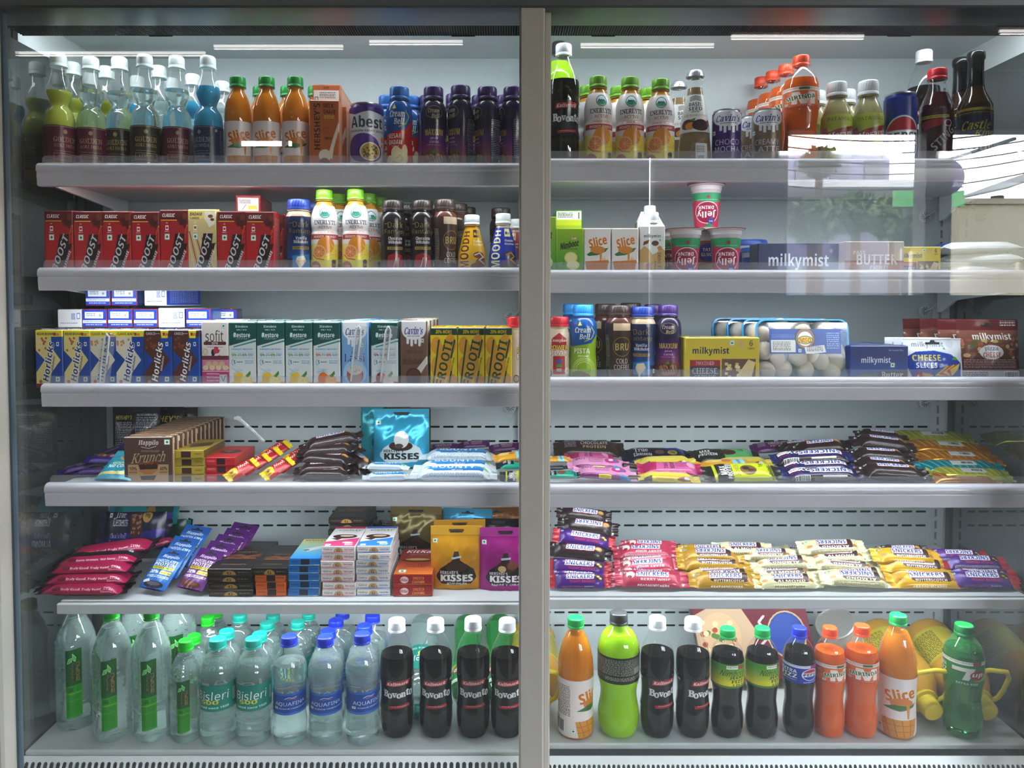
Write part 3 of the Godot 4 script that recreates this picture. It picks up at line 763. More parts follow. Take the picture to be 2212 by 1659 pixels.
	for s in [192, 0, 384]:
		poly(P([s - 40, 36, s + 30, 36, s + 10, 100, s - 10, 100, s + 2, 56, s - 40, 56]), c("e6e9e2")); poly(P([s + 20, 104, s + 80, 60, s + 90, 104]), c("7fb52a")); ell(s + 38, 74, 25, 24, c("9a2636")); text("up", s + 38, 74, 24, c("eee6e4"), {"w": 38, "sh": 0.2}); text("EXTRA", s - 84, 46, 18, c("e0e6dc"), {"w": 46}); text("FIZZ", s - 84, 74, 22, c("e0e6dc"), {"w": 46}); text("EXTRA FIZZ", s + 6, 118, 10, c("d8e4d0"), {"w": 66}); rect(s + 80, 26, 26, 40, c("e0e4dc"))
	begin("dew_label", 384, 130, c("22251c"))
	fine(30, 12, 324, 78, 14, c("8f9486")); rect(60, 96, 90, 18, c("3a3d32")); rect(240, 56, 26, 30, c("9a9d90")); fine(150, 98, 170, 18, 3, c("a8ac9e"))
	begin("water_teal", 384, 170, c("0f7f70"))
	for s in [192, 0, 384]:
		text("Bisleri", s - 10, 68, 58, c("e6efe9"), {"w": 116, "f": 1, "sh": 0.05, "out": c("0a5a52"), "ow": 1}); text("500", s - 20, 110, 26, c("e2d12a"), {"w": 66}); text("trusted since 1969", s - 14, 144, 15, c("dcebe4"), {"w": 124}); rect(s + 66, 40, 14, 84, c("cfe2da")); fine(s + 68, 44, 10, 76, 20, c("3a6a60")); poly(P([s + 100, 100, s + 114, 30, s + 128, 34, s + 118, 110]), c("3a3f3e"))
	begin("water_blue", 384, 150, c("1a4494"))
	rect(0, 0, 384, 16, c("2a62b8")); rect(0, 134, 384, 16, c("2a66be"))
	for s in [192, 0, 384]:
		text("AQUAFINA", s, 78, 30, c("dfe6f2"), {"w": 124, "f": 1}); strokes(P([s - 20, 40, s - 6, 30, s + 10, 36, s + 24, 32]), 4, c("b8c8e4")); strokes(P([s - 10, 46, s + 6, 40, s + 20, 44]), 4, c("c05a64")); veg(s - 66, 98, 16); text("PACKAGED DRINKING WATER", s + 16, 107, 9, c("c9d6ec"), {"w": 120})
	# tall green side label, lettering on its side
	begin("water_green", 128, 560, c("0d4a1a"))
	for j in 19:
		for i in 7: strokes(P([i * 20 + (j % 2) * 10, j * 16, i * 20 + 6 + (j % 2) * 10, j * 16 + 8, i * 20 + (j % 2) * 10, j * 16 + 14, i * 20 - 6 + (j % 2) * 10, j * 16 + 8, i * 20 + (j % 2) * 10, j * 16]), 1.5, c("1c6a28"))
	rect(36, 110, 80, 150, c("123f16"))
	poly(P([52, 32, 78, 70, 72, 100, 56, 86]), c("49b04a")); poly(P([14, 110, 26, 72, 48, 66, 44, 98]), c("49b04a")); strokes(P([52, 32, 78, 70, 72, 100, 56, 86, 52, 32]), 3, c("bfe0b4")); strokes(P([14, 110, 26, 72, 48, 66, 44, 98, 14, 110]), 3, c("bfe0b4"))
	_tamil(86, 186, 150, 34, c("9a7a4a")); _tamil(48, 176, 130, 14, c("8a7044"))
	rect(0, 296, 128, 264, c("1c8a12")); fine(12, 312, 50, 40, 3, c("0d4f0c")); ell(40, 332, 16, 16, c("0f5a0e")); fine(74, 312, 44, 40, 5, c("0d5f0c")); rect(0, 360, 128, 3, c("a8b82a")); fine(14, 376, 100, 40, 4, c("0f5a0e")); fine(14, 430, 100, 116, 14, c("13660e"))

func _arc(cx: float, cy: float, rx: float, ry: float) -> Array:
	var out := []
	for i in 25: out.append(Vector2(cx + rx * cos(i * TAU / 24), cy + ry * sin(i * TAU / 24)))
	return out

# a word in Tamil letters, running upwards, drawn stroke by stroke: x, y its middle, l its length, h its letter height
func _tamil(x: float, y: float, l: float, h: float, col: Color) -> void:
	var letters := [
		[0.0, 0.3, 0.0, 1.0, 0.16, 1.0, 0.16, 0.5, 0.08, 0.5, 0.08, 0.75, NAN, 0.0, 0.3, 0.16, 0.3, 0.24, 0.5, 0.24, 1.0],
		[0.3, 0.3, 0.3, 1.0, 0.38, 1.0, NAN, 0.3, 0.3, 0.44, 0.3, 0.44, 1.0, 0.52, 1.0, 0.52, 0.3],
		[0.58, 0.3, 0.58, 1.0, NAN, 0.58, 0.3, 0.7, 0.3, 0.7, 0.6, 0.62, 0.6, NAN, 0.7, 0.6, 0.76, 0.6, 0.76, 1.0],
		[0.82, 0.3, 0.82, 1.0, 0.98, 1.0, 0.98, 0.3, NAN, 0.9, 0.08, 0.9, 0.1]]
	for q in letters:
		var run := []
		var i := 0
		while i <= q.size():
			if i >= q.size() or is_nan(q[i]):
				if run.size() > 1: strokes(run, h * 0.14, col)
				run = []
				i += 1
			else:
				run.append(Vector2(x - h / 2 + q[i + 1] * h, y + l / 2 - q[i] * l))
				i += 2

# ---------------------------------------------------------------- prints on flow-wrapped bars: 256 along the bar, 160 round it (0-32 back, 32-104 top, 104-160 front)
func _nut_mark(x: float, y: float, w: float, h: float, flip := false) -> void:
	var r := 180.0 if flip else 0.0
	poly(P([x - w * 0.5, y + h * 0.62, x - w * 0.46, y - h * 0.62, x + w * 0.52, y - h * 0.62, x + w * 0.48, y + h * 0.62]), c("a3203a"))
	poly(P([x - w * 0.485, y + h * 0.54, x - w * 0.445, y - h * 0.54, x + w * 0.505, y - h * 0.54, x + w * 0.465, y + h * 0.54]), c("eceaf2"))
	text("SNICKERS", x, y, h * 0.8, c("1f2c92"), {"w": w * 0.9, "rot": r, "sh": 0.15})

func print_bars() -> void:
	var W := Color.WHITE
	# nut bars: name, wrapper, ends, second line, second colour
	for d in [["nut_brown", "2a191c", "", "", true], ["nut_purple", "4a1c7e", "PEANUT BROWNIE", "c93a3a", false], ["nut_pink", "b83552", "BERRY WHIP", "e8dcd8", true], ["nut_gold", "b98a18", "BUTTERSCOTCH", "efe6d0", false], ["nut_cream", "d9d5a8", "ALMOND", "efe9cf", true], ["nut_yellow", "e2ac16", "BUTTERSCOTCH", "efe6d0", false]]:
		for up in 2:
			begin(d[0] + ("_turned" if up else ""), 256, 160, c(d[1]))
			var dark: bool = d[1] == "2a191c"
			if not dark and d[0] != "nut_purple" and d[0] != "nut_pink": poly(P([70, 36, 226, 36, 226, 92, 214, 100, 74, 100, 60, 90]), c("3a2220"))
			_nut_mark(128, 58, 150, 34, up == 1)
			if dark: ell(222, 62, 20, 16, c("a8743c")); ell(222, 60, 15, 10, c("c89a5c"))
			elif d[0] == "nut_purple": ell(226, 66, 22, 20, c("3a1c14")); ell(222, 62, 8, 6, c("d8b85a")); ell(234, 72, 8, 6, c("d8b85a"))
			elif d[0] == "nut_pink": ell(32, 64, 18, 22, c("e6d6d0")); ell(28, 78, 10, 10, c("8a2030"))
			else: ell(236, 84, 14, 10, c("b9763a")); ell(20, 84, 12, 9, c("c98a4a"))
			if d[2]: text(d[2], 140, 92, 15, c(d[3]), {"w": 130, "rot": 180 if up else 0, "sh": 0.1})
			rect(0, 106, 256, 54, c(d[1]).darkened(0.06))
			var ink: Color = c("d8d0cc") if c(d[1]).get_luminance() < 0.4 else c("5a3a24")
			if up or dark:
				fine(20, 112, 216, 40, 7, c("5c5250") if dark else ink)
			elif d[0] == "nut_purple":
				text("PEANUTS, CARAMEL", 90, 130, 13, c("c23a40"), {"w": 110}); text("BROWNIE.", 176, 130, 13, c("d8d0d4"), {"w": 50})
			else:
				text("#EATASNICKERS", 128, 132, 18, ink if d[0] == "nut_cream" else W, {"w": 140})
			veg(6, 40, 12)
	begin("nut_share", 256, 160, c("1c1f58"))
	rect(0, 106, 256, 54, c("2a191c")); _nut_mark(160, 64, 168, 44, true); text("2X", 60, 60, 30, W, {"rot": 180}); rect(8, 44, 34, 26, W); text("SHARE", 25, 57, 9, c("a3203a"), {"rot": 180, "w": 30}); text("GRAB", 30, 86, 12, c("a3203a"), {"rot": 180, "w": 40}); bars(20, 110, 54, 44); rect(120, 112, 90, 12, c("d8d6d0")); fine(90, 130, 150, 22, 5, c("b8aab0"))
	# cherry bars
	for k in 2:
		begin(["cherry_bar", "cherry_bar_dark"][k], 256, 160, c("a81a4c"))
		rect(0, 0, 256, 60, c("1f1620"))
		if k: rect(0, 60, 256, 40, c("1f1620")); ell(90, 50, 18, 14, c("b08a3a")); fine(160, 50, 70, 16, 3, c("c8c0c4")); veg(220, 60, 14)
		text("Truly Good. Truly Yum!" if not k else "Berry Intense. Not Sorry", 128, 128, 17, c("f0d8e0"), {"w": 130}); text("True", 216, 120, 14, W, {"w": 30, "f": 4}); text("Elements", 216, 138, 12, W, {"w": 44, "f": 4}); ell(50, 124, 14, 12, c("6a1a22"))
	begin("coconut_bar", 256, 160, c("dfe8ee"))
	poly(P([30, 36, 240, 30, 230, 100, 60, 104, 20, 70]), c("3f8fd0")); poly(P([60, 96, 230, 80, 230, 104, 60, 108]), c("2f78bc")); text("BOUNTY", 128, 62, 36, c("eef4f8"), {"w": 150}); rect(118, 94, 46, 12, c("24508a")); text("IMPORTED", 141, 100, 8, W, {"w": 40}); fine(24, 120, 210, 28, 5, c("6a86a8")); poly(P([226, 50, 244, 40, 250, 70, 236, 80]), c("7fb86a")); ell(30, 70, 14, 12, c("e8ece6"))
	begin("wafer_red", 256, 160, c("b5141c"))
	poly(P([0, 30, 70, 24, 90, 60, 70, 104, 0, 110]), c("e6c81a")); ell(36, 66, 24, 18, c("c99a2a")); ell(36, 66, 16, 10, c("7a4a1e")); text("FREE", 34, 96, 13, c("7a1a1a"), {"w": 40}); strokes(P([104, 74, 116, 50, 126, 72, 138, 50, 148, 72, 158, 56, 168, 74, 180, 56, 190, 72, 204, 50, 210, 74]), 6, c("e6d2c8")); fine(100, 116, 130, 30, 5, c("e0b0a8")); ell(230, 80, 16, 18, c("5a3018"))
	for d in [["violet_bar", "3a1a68"], ["plum_bar", "4a1650"], ["cocoa_bar", "33261f"], ["ink_bar", "1d1b28"]]:
		begin(d[0], 256, 160, c(d[1])); text("CHOCOLATE", 150, 60, 20, c("c8b8c8"), {"w": 120}); text("PROTEIN", 150, 86, 18, c("b8a070"), {"w": 100}); fine(20, 40, 50, 50, 6, c("a898b0")); fine(30, 116, 190, 30, 5, c("8a7a90"))
	begin("hazel_bar", 256, 160, c("33206e"))
	ell(80, 66, 40, 24, c("6a3a22"))
	for i in 8: ell(56 + rng.randf() * 50, 54 + rng.randf() * 26, 6, 5, c("b98a52"))
	ell(138, 70, 24, 26, c("8a2a6a")); text("FRUIT", 138, 64, 10, W, {"w": 34}); text("NUT", 138, 78, 10, W, {"w": 26}); text("Fantastic", 210, 66, 18, c("e8e0f0"), {"w": 76, "f": 4, "sh": 0.2}); fine(20, 116, 210, 26, 4, c("9a88c8")); veg(20, 40, 14)
	begin("teal_bar", 256, 160, c("16a08a"))
	rect(0, 20, 90, 90, c("1f1f1f")); text("MAX", 30, 60, 22, W, {"rot": -90, "w": 44}); text("PROTEIN", 60, 66, 20, W, {"rot": -90, "w": 80}); ell(130, 70, 34, 26, c("8a4a22")); text("4g", 196, 50, 22, c("0c3a32"), {"rot": -90}); text("10g", 222, 76, 22, c("0c3a32"), {"rot": -90}); rect(0, 110, 256, 50, c("169a84"))
	for i in 26: line(226 + rng.randf() * 20, 40 + rng.randf() * 90, 236 + rng.randf() * 16, 46 + rng.randf() * 90, 2, c("0c4a3e"))
	begin("rose_bar", 256, 160, c("d2629a"))
	poly(P([0, 20, 70, 20, 56, 160, 0, 160]), c("b0275c")); text("TANGY", 110, 66, 20, c("4a1430"), {"rot": -90, "w": 70}); text("BERRY", 140, 66, 20, c("4a1430"), {"rot": -90, "w": 70}); fine(156, 34, 60, 60, 6, c("7a2450")); rect(0, 116, 256, 44, c("c85a90")); fine(80, 124, 120, 24, 4, c("f0c8dc")); ell(230, 70, 20, 22, c("e8a0c0"))
	begin("bubble_bar", 256, 160, c("e39ac4"))
	text("BOT", 40, 54, 26, c("8a2a5a"), {"w": 50}); fine(80, 50, 70, 40, 4, c("a8447a")); ell(196, 66, 36, 26, c("c83a8a")); ell(190, 60, 12, 12, c("f0e0e8")); ell(214, 72, 10, 8, c("2a7ab0")); rect(0, 110, 256, 50, c("7a2a6a")); rect(100, 116, 60, 34, c("e8d42a")); fine(106, 122, 48, 22, 3, c("7a5a1a")); rect(200, 110, 56, 50, c("2a6aa0"))
	begin("honey_bar", 256, 160, c("e8cf3a"))
	poly(P([0, 60, 120, 40, 256, 56, 256, 90, 0, 100]), c("f0dc6a")); rect(0, 106, 40, 54, c("3a2a1e")); ell(200, 130, 34, 20, c("9a5a2a")); ell(214, 122, 14, 12, c("d8dce4")); fine(60, 124, 90, 20, 3, c("7a641a"))
	begin("lime_bar", 256, 160, c("c8d41f"))
	rect(0, 20, 86, 140, c("26241f")); rect(14, 20, 10, 140, c("c8d41f")); text("MAX", 50, 84, 26, W, {"rot": -90, "w": 54}); text("PROTEIN", 74, 84, 20, W, {"rot": -90, "w": 96}); text("Roots", 104, 84, 22, c("9a7a3a"), {"rot": -90, "w": 66, "f": 2}); ell(150, 84, 32, 30, c("7a5a2a")); ell(142, 74, 14, 12, c("3a2418")); ell(162, 92, 14, 12, c("4a2c1c")); text("1g", 204, 60, 20, c("4a4a14"), {"rot": -90})
	for i in 30: line(226 + rng.randf() * 22, 30 + rng.randf() * 110, 236 + rng.randf() * 18, 36 + rng.randf() * 110, 2, c("4a4a14"))
	begin("mint_bar", 256, 160, c("2a2a26"))
	poly(P([110, 20, 256, 20, 256, 160, 130, 160]), c("5fb06a")); ell(140, 70, 34, 20, c("4a2a20")); text("MAX", 40, 62, 18, W, {"w": 44}); text("PROTEIN", 50, 84, 18, W, {"w": 80}); text("10g", 196, 56, 16, c("14361a")); rect(226, 44, 24, 24, c("1f5a2a")); text("NO", 238, 56, 12, W); fine(180, 116, 66, 24, 4, c("14361a"))
	begin("true_bar", 256, 160, c("1c1a24"))
	poly(P([150, 20, 256, 20, 256, 70, 170, 60]), c("2f2a8a")); text("True", 60, 60, 26, W, {"w": 60, "f": 4}); text("Elements", 64, 90, 20, W, {"w": 80, "f": 4}); ell(140, 76, 20, 16, c("6a4a4a")); ell(196, 80, 22, 16, c("9a8042")); text("10g", 196, 80, 14, c("1c1a24")); rect(0, 120, 256, 40, c("24206a"))
	begin("apricot_bar", 256, 160, c("e2a22a")); ell(60, 60, 44, 24, c("f0cf7a")); ell(120, 66, 24, 18, c("c87a3a")); rect(150, 20, 60, 140, c("9ad0dc")); text("PEANUT", 180, 80, 16, c("2a4a5a"), {"rot": -90, "w": 80})
	for d in [["foil_gold", "a8681c", "d8a04a"], ["foil_teal", "16808a", "5ac0c4"], ["foil_lime", "a8a83a", "d0d070"]]:
		begin(d[0], 256, 160, c(d[1])); 
		for i in 12: line(i * 24, 30, i * 24 + 24, 104, 6, c(d[2]))
		rect(96, 44, 84, 44, c("dfe0e0")); bars(130, 56, 40, 22); fine(100, 48, 76, 6, 1, c("4a4a4a")); fine(20, 124, 200, 20, 3, c(d[2]))
	# ------------------------------------------------------------ boxes of chocolate: lid 120 x 240, end 120 x 26 below, edge 26 x 240 beside
	for k in 2:
		begin(["tablet_pink", "tablet_blue"][k], 150, 270, c("ded9d8"))
		rect(0, 0, 120, 26, [c("b02a5a"), c("2a58b0")][k]); poly(P([0, 190, 120, 140, 120, 240, 0, 240]), [c("c43a70"), c("2f7ac8")][k])
		text("Galaxy", 66, 50, 30, c("2a2024"), {"w": 90, "f": 4, "sh": 0.4}); fine(36, 72, 60, 5, 1, c("8a7a78")); ell(60, 124, 46, 26, c("3a1c16")); ell(66, 118, 26, 12, c("c8b498")); poly(P([10, 150, 60, 140, 40, 170]), c("3a1c16")); ell(84, 196, 20, 10, c("d8c8b8")); veg(8, 214, 20); fine(78, 206, 30, 24, 3, W)
		rect(0, 240, 120, 26, c("dcd6d2")); text("Galaxy", 22, 254, 12, c("2a2024"), {"w": 32, "f": 4, "sh": 0.3}); ell(60, 262, 17, 17, c("b8946a")); text("G", 60, 258, 12, c("3a2218"), {"f": 2}); text(["Crème Caramel", "Fruit & Nut"][k], 98, 254, 9, [c("b02a5a"), c("2a58b0")][k], {"w": 34, "sh": 0.2}); rect(120, 0, 26, 240, c("e2dedc")); text("Galaxy", 133, 60, 14, c("8a2a3a"), {"rot": -90, "f": 4, "w": 40}); text("Galaxy", 133, 170, 14, c("8a2a3a"), {"rot": -90, "f": 4, "w": 40}); rect(0, 264, 120, 2, [c("b02a5a"), c("2a58b0")][k])
	begin("tablet_dark", 150, 270, c("231a17"))
	for i in 5: strokes(P([14, 130 + i * 8, 46, 116 + i * 5, 72, 136 + i * 4, 108, 110 + i * 6]), 3, c("8a4a22"))
	text("GALAXY", 62, 100, 10, c("a88a52"), {"w": 60, "f": 2}); fine(20, 150, 84, 10, 2, c("b06a32")); fine(24, 200, 70, 10, 2, c("7a6a52")); text("Galaxy", 24, 256, 13, c("8a7452"), {"w": 40, "f": 4, "sh": 0.3}); ell(60, 264, 18, 18, c("a8843e")); text("G", 60, 258, 13, c("231a17"), {"f": 2}); fine(84, 253, 30, 5, 1, c("8a7452"))
	begin("tablet_sky", 150, 270, c("2a86c8"))
	grad(0, 0, 120, 240, c("e0dc8a"), c("1f80cc")); rect(0, 0, 120, 30, c("e6dc7a")); text("HERSHEY'S", 62, 18, 16, c("3a2a1e"), {"w": 100}); fine(30, 40, 70, 5, 1, c("5a5a42")); poly(P([30, 130, 90, 90, 110, 110, 50, 160]), c("c8ccd0")); ell(44, 140, 12, 8, c("4a3a34")); rect(0, 240, 120, 30, c("1766b0")); rect(44, 242, 34, 26, c("1c2230")); fine(6, 250, 30, 8, 2, c("12407a")); fine(84, 248, 32, 8, 2, c("12407a")); rect(120, 0, 30, 240, c("dcd59a"))
	begin("tablet_orange", 150, 270, c("c8581c")); rect(0, 240, 120, 30, c("cc5c1e")); rect(46, 240, 36, 28, c("241a1c")); fine(6, 248, 32, 8, 2, c("6a2a10")); fine(86, 248, 30, 8, 2, c("6a2a10")); ell(60, 120, 40, 50, c("3a1c14"))
	begin("tablet_red", 150, 270, c("b31624")); rect(120, 0, 30, 240, c("a31420")); ell(60, 120, 44, 40, c("3a1a14")); ell(50, 110, 20, 14, c("8a5a3a")); rect(0, 240, 120, 30, c("b31624")); rect(46, 242, 34, 26, c("2a1416")); fine(6, 250, 32, 7, 2, c("e08a8a")); fine(86, 248, 30, 8, 2, c("5a0c14"))
	begin("tablet_gold", 150, 270, c("8f7a24")); rect(120, 0, 30, 240, c("5a4a20")); poly(P([20, 100, 100, 60, 110, 140, 40, 180]), c("3a281a")); rect(0, 240, 120, 30, c("a08a2a")); rect(32, 243, 38, 24, c("3a1c1c")); fine(84, 250, 30, 8, 2, c("4a3c12"))
	begin("tablet_salted", 150, 270, c("8c1c1e"))
	grad(0, 110, 120, 130, c("8c1c1e"), c("d8781e")); poly(P([10, 10, 118, 4, 118, 36, 4, 46]), c("a8181e")); text("KitKat", 66, 26, 30, W, {"w": 96, "sh": 0.2, "out": c("a8181e"), "ow": 1}); fine(30, 56, 60, 8, 1, c("c8a0a0")); ell(60, 112, 50, 18, c("4a2014")); ell(60, 104, 40, 10, c("c89a52")); text("SALTED", 62, 152, 14, c("5a1a10"), {"w": 70}); text("CARAMEL", 62, 170, 14, c("5a1a10"), {"w": 78}); veg(12, 200, 24)
	rect(0, 240, 120, 30, c("9a1c1e")); ell(34, 255, 13, 10, c("e2d2d0")); text("KitKat", 34, 255, 9, c("9a1c1e"), {"w": 22, "sh": 0.2}); text("SALTED", 78, 250, 8, c("e0a24a"), {"w": 34}); text("CARAMEL", 78, 261, 8, c("e0a24a"), {"w": 40}); rect(120, 0, 30, 240, c("a8541e"))
	# upright crunchy chocolate box: front 170 x 180, edge 26 x 180
	begin("krunch", 200, 182, c("4d352f"))
	text("Happilo", 86, 22, 24, c("e0d2c2"), {"w": 70, "f": 2, "sh": 0.15}); strokes(P([60, 36, 86, 42, 112, 34]), 2, c("e0d2c2")); veg(142, 8, 20); text("Gourmet Chocolate", 92, 52, 9, c("c8b090"), {"w": 64, "sh": 0.2, "f": 4}); text("Krunch", 88, 76, 40, c("bca272"), {"w": 120, "f": 4, "sh": 0.4, "rot": -4})
	rect(12, 104, 144, 76, c("b08c60")); rect(0, 172, 170, 10, c("4d352f"))
	text("10%", 30, 120, 14, c("3a2a20"), {"w": 26}); text("PROTEIN", 30, 134, 7, c("3a2a20"), {"w": 28}); text("40%", 138, 120, 14, c("3a2a20"), {"w": 26}); text("ALMOND", 138, 134, 7, c("3a2a20"), {"w": 28})
	poly(P([48, 100, 120, 100, 116, 122, 54, 124]), c("3a1a14"))
	for i in 24: ell(52 + rng.randf() * 66, 92 + rng.randf() * 12, 4, 3, c("7a3f26"))
	poly(P([46, 126, 120, 124, 96, 142, 70, 142]), c("a8683a")); poly(P([54, 148, 112, 146, 104, 164, 60, 164]), c("2c1610"))
	for i in 8: ell(46 + i * 11, 172, 6, 4, c("a87a4a"))
	rect(172, 0, 28, 182, c("bb9a6c")); text("CHOCOLATE", 186, 110, 13, c("4a2a1e"), {"rot": -90, "w": 90})
	# ------------------------------------------------------------ pouches, front 180 x 240
	for d in [["kiss_blue", "2aa0c4", "d8e4e8", "", "2a2a32"], ["kiss_gold", "c88a14", "241a18", "almonds", "efe8e0"], ["kiss_magenta", "9a1a7a", "241a1e", "hazelnut 'n' cookies", "efe6ea"], ["kiss_olive", "6a5a2a", "201612", "milk chocolate", "e6ded0"]]:
		begin(d[0], 180, 240, c(d[1]))
		rect(0, 0, 180, 36, c(d[1]).lightened(0.12)); rect(64, 14, 52, 8, c(d[1]).darkened(0.5)); rect(0, 36, 180, 2, c(d[1]).darkened(0.2))
		var dk := c(d[2])
		poly(P([90, 92, 98, 92, 104, 124, 150, 158, 160, 190, 140, 216, 40, 216, 22, 190, 34, 158, 78, 124]), dk)
		ell(90, 186, 68, 34, dk); poly(P([84, 92, 96, 92, 106, 130, 128, 150, 52, 150, 74, 130]), c("3a241e")); ell(90, 150, 38, 20, c("43291f")); poly(P([74, 112, 108, 108, 108, 114, 76, 120]), c("b8d4dc"))
		if d[0] == "kiss_magenta": ell(78, 152, 14, 12, c("d8b888")); ell(114, 140, 18, 16, c("7a4a2a"))
		if d[0] == "kiss_blue": ell(92, 124, 24, 34, c("e6e4e2")); ell(84, 150, 14, 10, c("5a4a48"))
		text("HERSHEY'S", 66, 170, 12, c(d[4]), {"w": 62}); text("KISSES", 92, 192, 26, c(d[4]), {"w": 110, "out": c(d[4]), "ow": 1}); 
		if d[3]: text(d[3], 92, 214, 11, c(d[4]), {"w": 70 if d[3].length() < 9 else 100})
		veg(8, 48, 16)
		if d[0] == "kiss_magenta": ell(160, 56, 18, 20, c("e6dce0")); ell(160, 56, 15, 17, c("2a1620")); fine(150, 50, 20, 12, 2, c("e6dce0"))
	begin("pouch_black", 180, 240, c("15141a"))
	rect(0, 0, 180, 30, c("1f1e26")); rect(66, 12, 50, 8, c("3a3a42")); text("HERSHEY'S", 90, 62, 26, c("c0a83a"), {"w": 150}); text("EXOTIC DARK", 90, 90, 15, c("a8923a"), {"w": 120}); fine(20, 110, 140, 110, 20, c("9a98a2"))
	begin("pouch_black_back", 180, 240, c("17161d")); text("HERSHEY'S", 44, 50, 16, c("c0a83a"), {"w": 60}); fine(14, 68, 64, 150, 22, c("a8a6b0")); fine(92, 50, 76, 170, 26, c("a8a6b0")); text("FILLED CHOCOLATE", 128, 40, 8, c("c8c6d0"), {"w": 70})
	for d in [["pouch_teal", "1a98a8"], ["pouch_brown", "5a3a1a"], ["pouch_bluewave", "3aa0d0"], ["pouch_copper", "8a5220"], ["pouch_cookie", "2a9ab0"]]:
		begin(d[0], 180, 240, c(d[1])); rect(0, 0, 180, 30, c(d[1]).lightened(0.1))
		for j in 4:
			for i in 10: strokes(_arc(i * 20, 40 + j * 16, 12, 10), 1.5, c(d[1]).lightened(0.2))
		if d[0] == "pouch_cookie":
			ell(110, 60, 60, 40, c("c8a878")); ell(90, 60, 30, 22, c("a8845a")); text("GOURMET", 100, 124, 20, c("e8dc8a"), {"w": 110}); text("NO COOKIE", 100, 150, 24, W, {"w": 130}); rect(0, 190, 180, 20, c("e0d08a"))
		else: ell(90, 160, 50, 34, c(d[1]).darkened(0.35))
	# protein bars standing in a row: 120 x 220
	for k in 2:
		begin(["happy_blue", "happy_purple"][k], 120, 220, [c("2468b8"), c("6a2a7c")][k])
		poly(P([0, 0, 120, 0, 120, 40, 60, 60, 0, 44]), [c("1f5aa8"), c("52186a")][k]); text("Happilo", 62, 46, 22, W, {"w": 74, "f": 2, "sh": 0.15}); text("CHOCOLATEY", 60, 74, 17, W, {"w": 100}); text("PROTEIN", 60, 94, 18, W, {"w": 96})
		rect(14, 106, 96, 15, c("e2cc2a")); text(["COOKIES & CREAM", "DARK CHOCO"][k], 62, 113, 9, c("2a2a2a"), {"w": 84}); text("20%", 34, 136, 18, W, {"w": 40}); rect(62, 128, 46, 18, c("e2cc2a")); text(["HIGH FIBRE", "NO ADDED"][k], 85, 137, 8, c("2a2a2a"), {"w": 40}); fine(10, 154, 100, 14, 2, W)
		ell(60, 200, 44, 18, [c("2a2430"), c("5a2a22")][k]); ell(60, 196, 30, 9, [c("5a5460"), c("7a4432")][k]); poly(P([6, 184, 30, 174, 40, 188, 10, 196]), [c("e6e8ee"), c("6a3826")][k])
	begin("almond_pouch", 256, 130, c("151230"))
	poly(P([0, 80, 256, 60, 256, 130, 0, 130]), c("2a2276")); text("True", 76, 28, 18, c("e8e4ea"), {"w": 40, "f": 4}); text("Elements", 78, 46, 18, c("e8e4ea"), {"w": 60, "f": 4}); text("Choc'n'Roll", 74, 76, 11, c("c8c0d8"), {"w": 66, "f": 4}); text("ALMOND", 74, 94, 17, W, {"w": 78}); text("Protein Bar", 74, 114, 10, c("c8c0d8"), {"w": 56}); poly(P([116, 30, 160, 18, 172, 70, 128, 84]), c("4a2620"))
	for i in 24: ell(124 + rng.randf() * 40, 30 + rng.randf() * 44, 3, 3, c("9a7458"))
	ell(186, 32, 20, 16, c("a88a42")); text("10g", 186, 32, 14, c("2a1c10")); veg(26, 24, 14)
	begin("teal_pouch", 256, 130, c("17808a")); rect(0, 96, 256, 34, c("0f4a3a")); rect(150, 10, 106, 120, c("0e3d2c")); ell(170, 70, 20, 18, c("8a6a3a")); rect(40, 20, 50, 30, c("5aa8b4")); rect(96, 16, 30, 30, c("6ab4bc"))
	# ------------------------------------------------------------ dairy
	begin("butter_box", 240, 140, c("1b2f78"))
	grad(0, 40, 240, 80, c("1b2f78"), c("2a5a9c")); text("milkymist", 106, 58, 32, c("e6e8f2"), {"w": 124}); text("Net Quantity 100 g", 190, 16, 8, c("b8c0dc"), {"w": 60}); poly(P([0, 140, 0, 124, 50, 112, 110, 108, 120, 140]), c("4a6a2c")); rect(120, 100, 120, 34, c("2a2224")); text("Butter", 176, 116, 28, c("dcd8d4"), {"w": 92, "f": 2}); rect(120, 134, 120, 6, c("7a2a24")); veg(168, 66, 18)
	begin("blue_box", 360, 110, c("16244f")); text("milkymist", 180, 60, 56, c("d4d8e2"), {"w": 270, "f": 0}); text("®", 326, 24, 14, c("b8bccc"))
	begin("chiplet_box", 240, 110, c("a89894")); rect(0, 60, 240, 50, c("8a3038")); text("PAST", 56, 34, 12, c("dcd4d4"), {"w": 50}); text("BUTTER", 130, 56, 34, c("e0dad8"), {"w": 170}); text("CHIPLET", 140, 84, 16, c("d8c8c4"), {"w": 76}); rect(200, 0, 40, 60, c("c0b4aa")); rect(0, 96, 240, 14, c("a85a4a"))
	begin("cubes_box", 280, 150, c("d8bf2c"))
	text("milkymist", 96, 46, 30, c("2a2f50"), {"w": 140, "f": 0}); rect(16, 76, 116, 22, c("a3242e")); text("PROCESSED", 74, 87, 12, c("eee0dc"), {"w": 70, "f": 4}); rect(16, 98, 116, 52, c("27304a")); text("CHEESE", 74, 114, 20, c("e2e0da"), {"w": 96, "f": 4}); text("CUBES", 74, 138, 20, c("e2e0da"), {"w": 84, "f": 4}); rect(138, 72, 130, 76, c("6a4a36")); poly(P([190, 140, 240, 74, 268, 84, 250, 148]), c("e0c88a"))
	for i in 16: rect(146 + rng.randf() * 60, 84 + rng.randf() * 54, 12, 10, c("e8d8a8") if i % 3 else c("d3bc7c"))
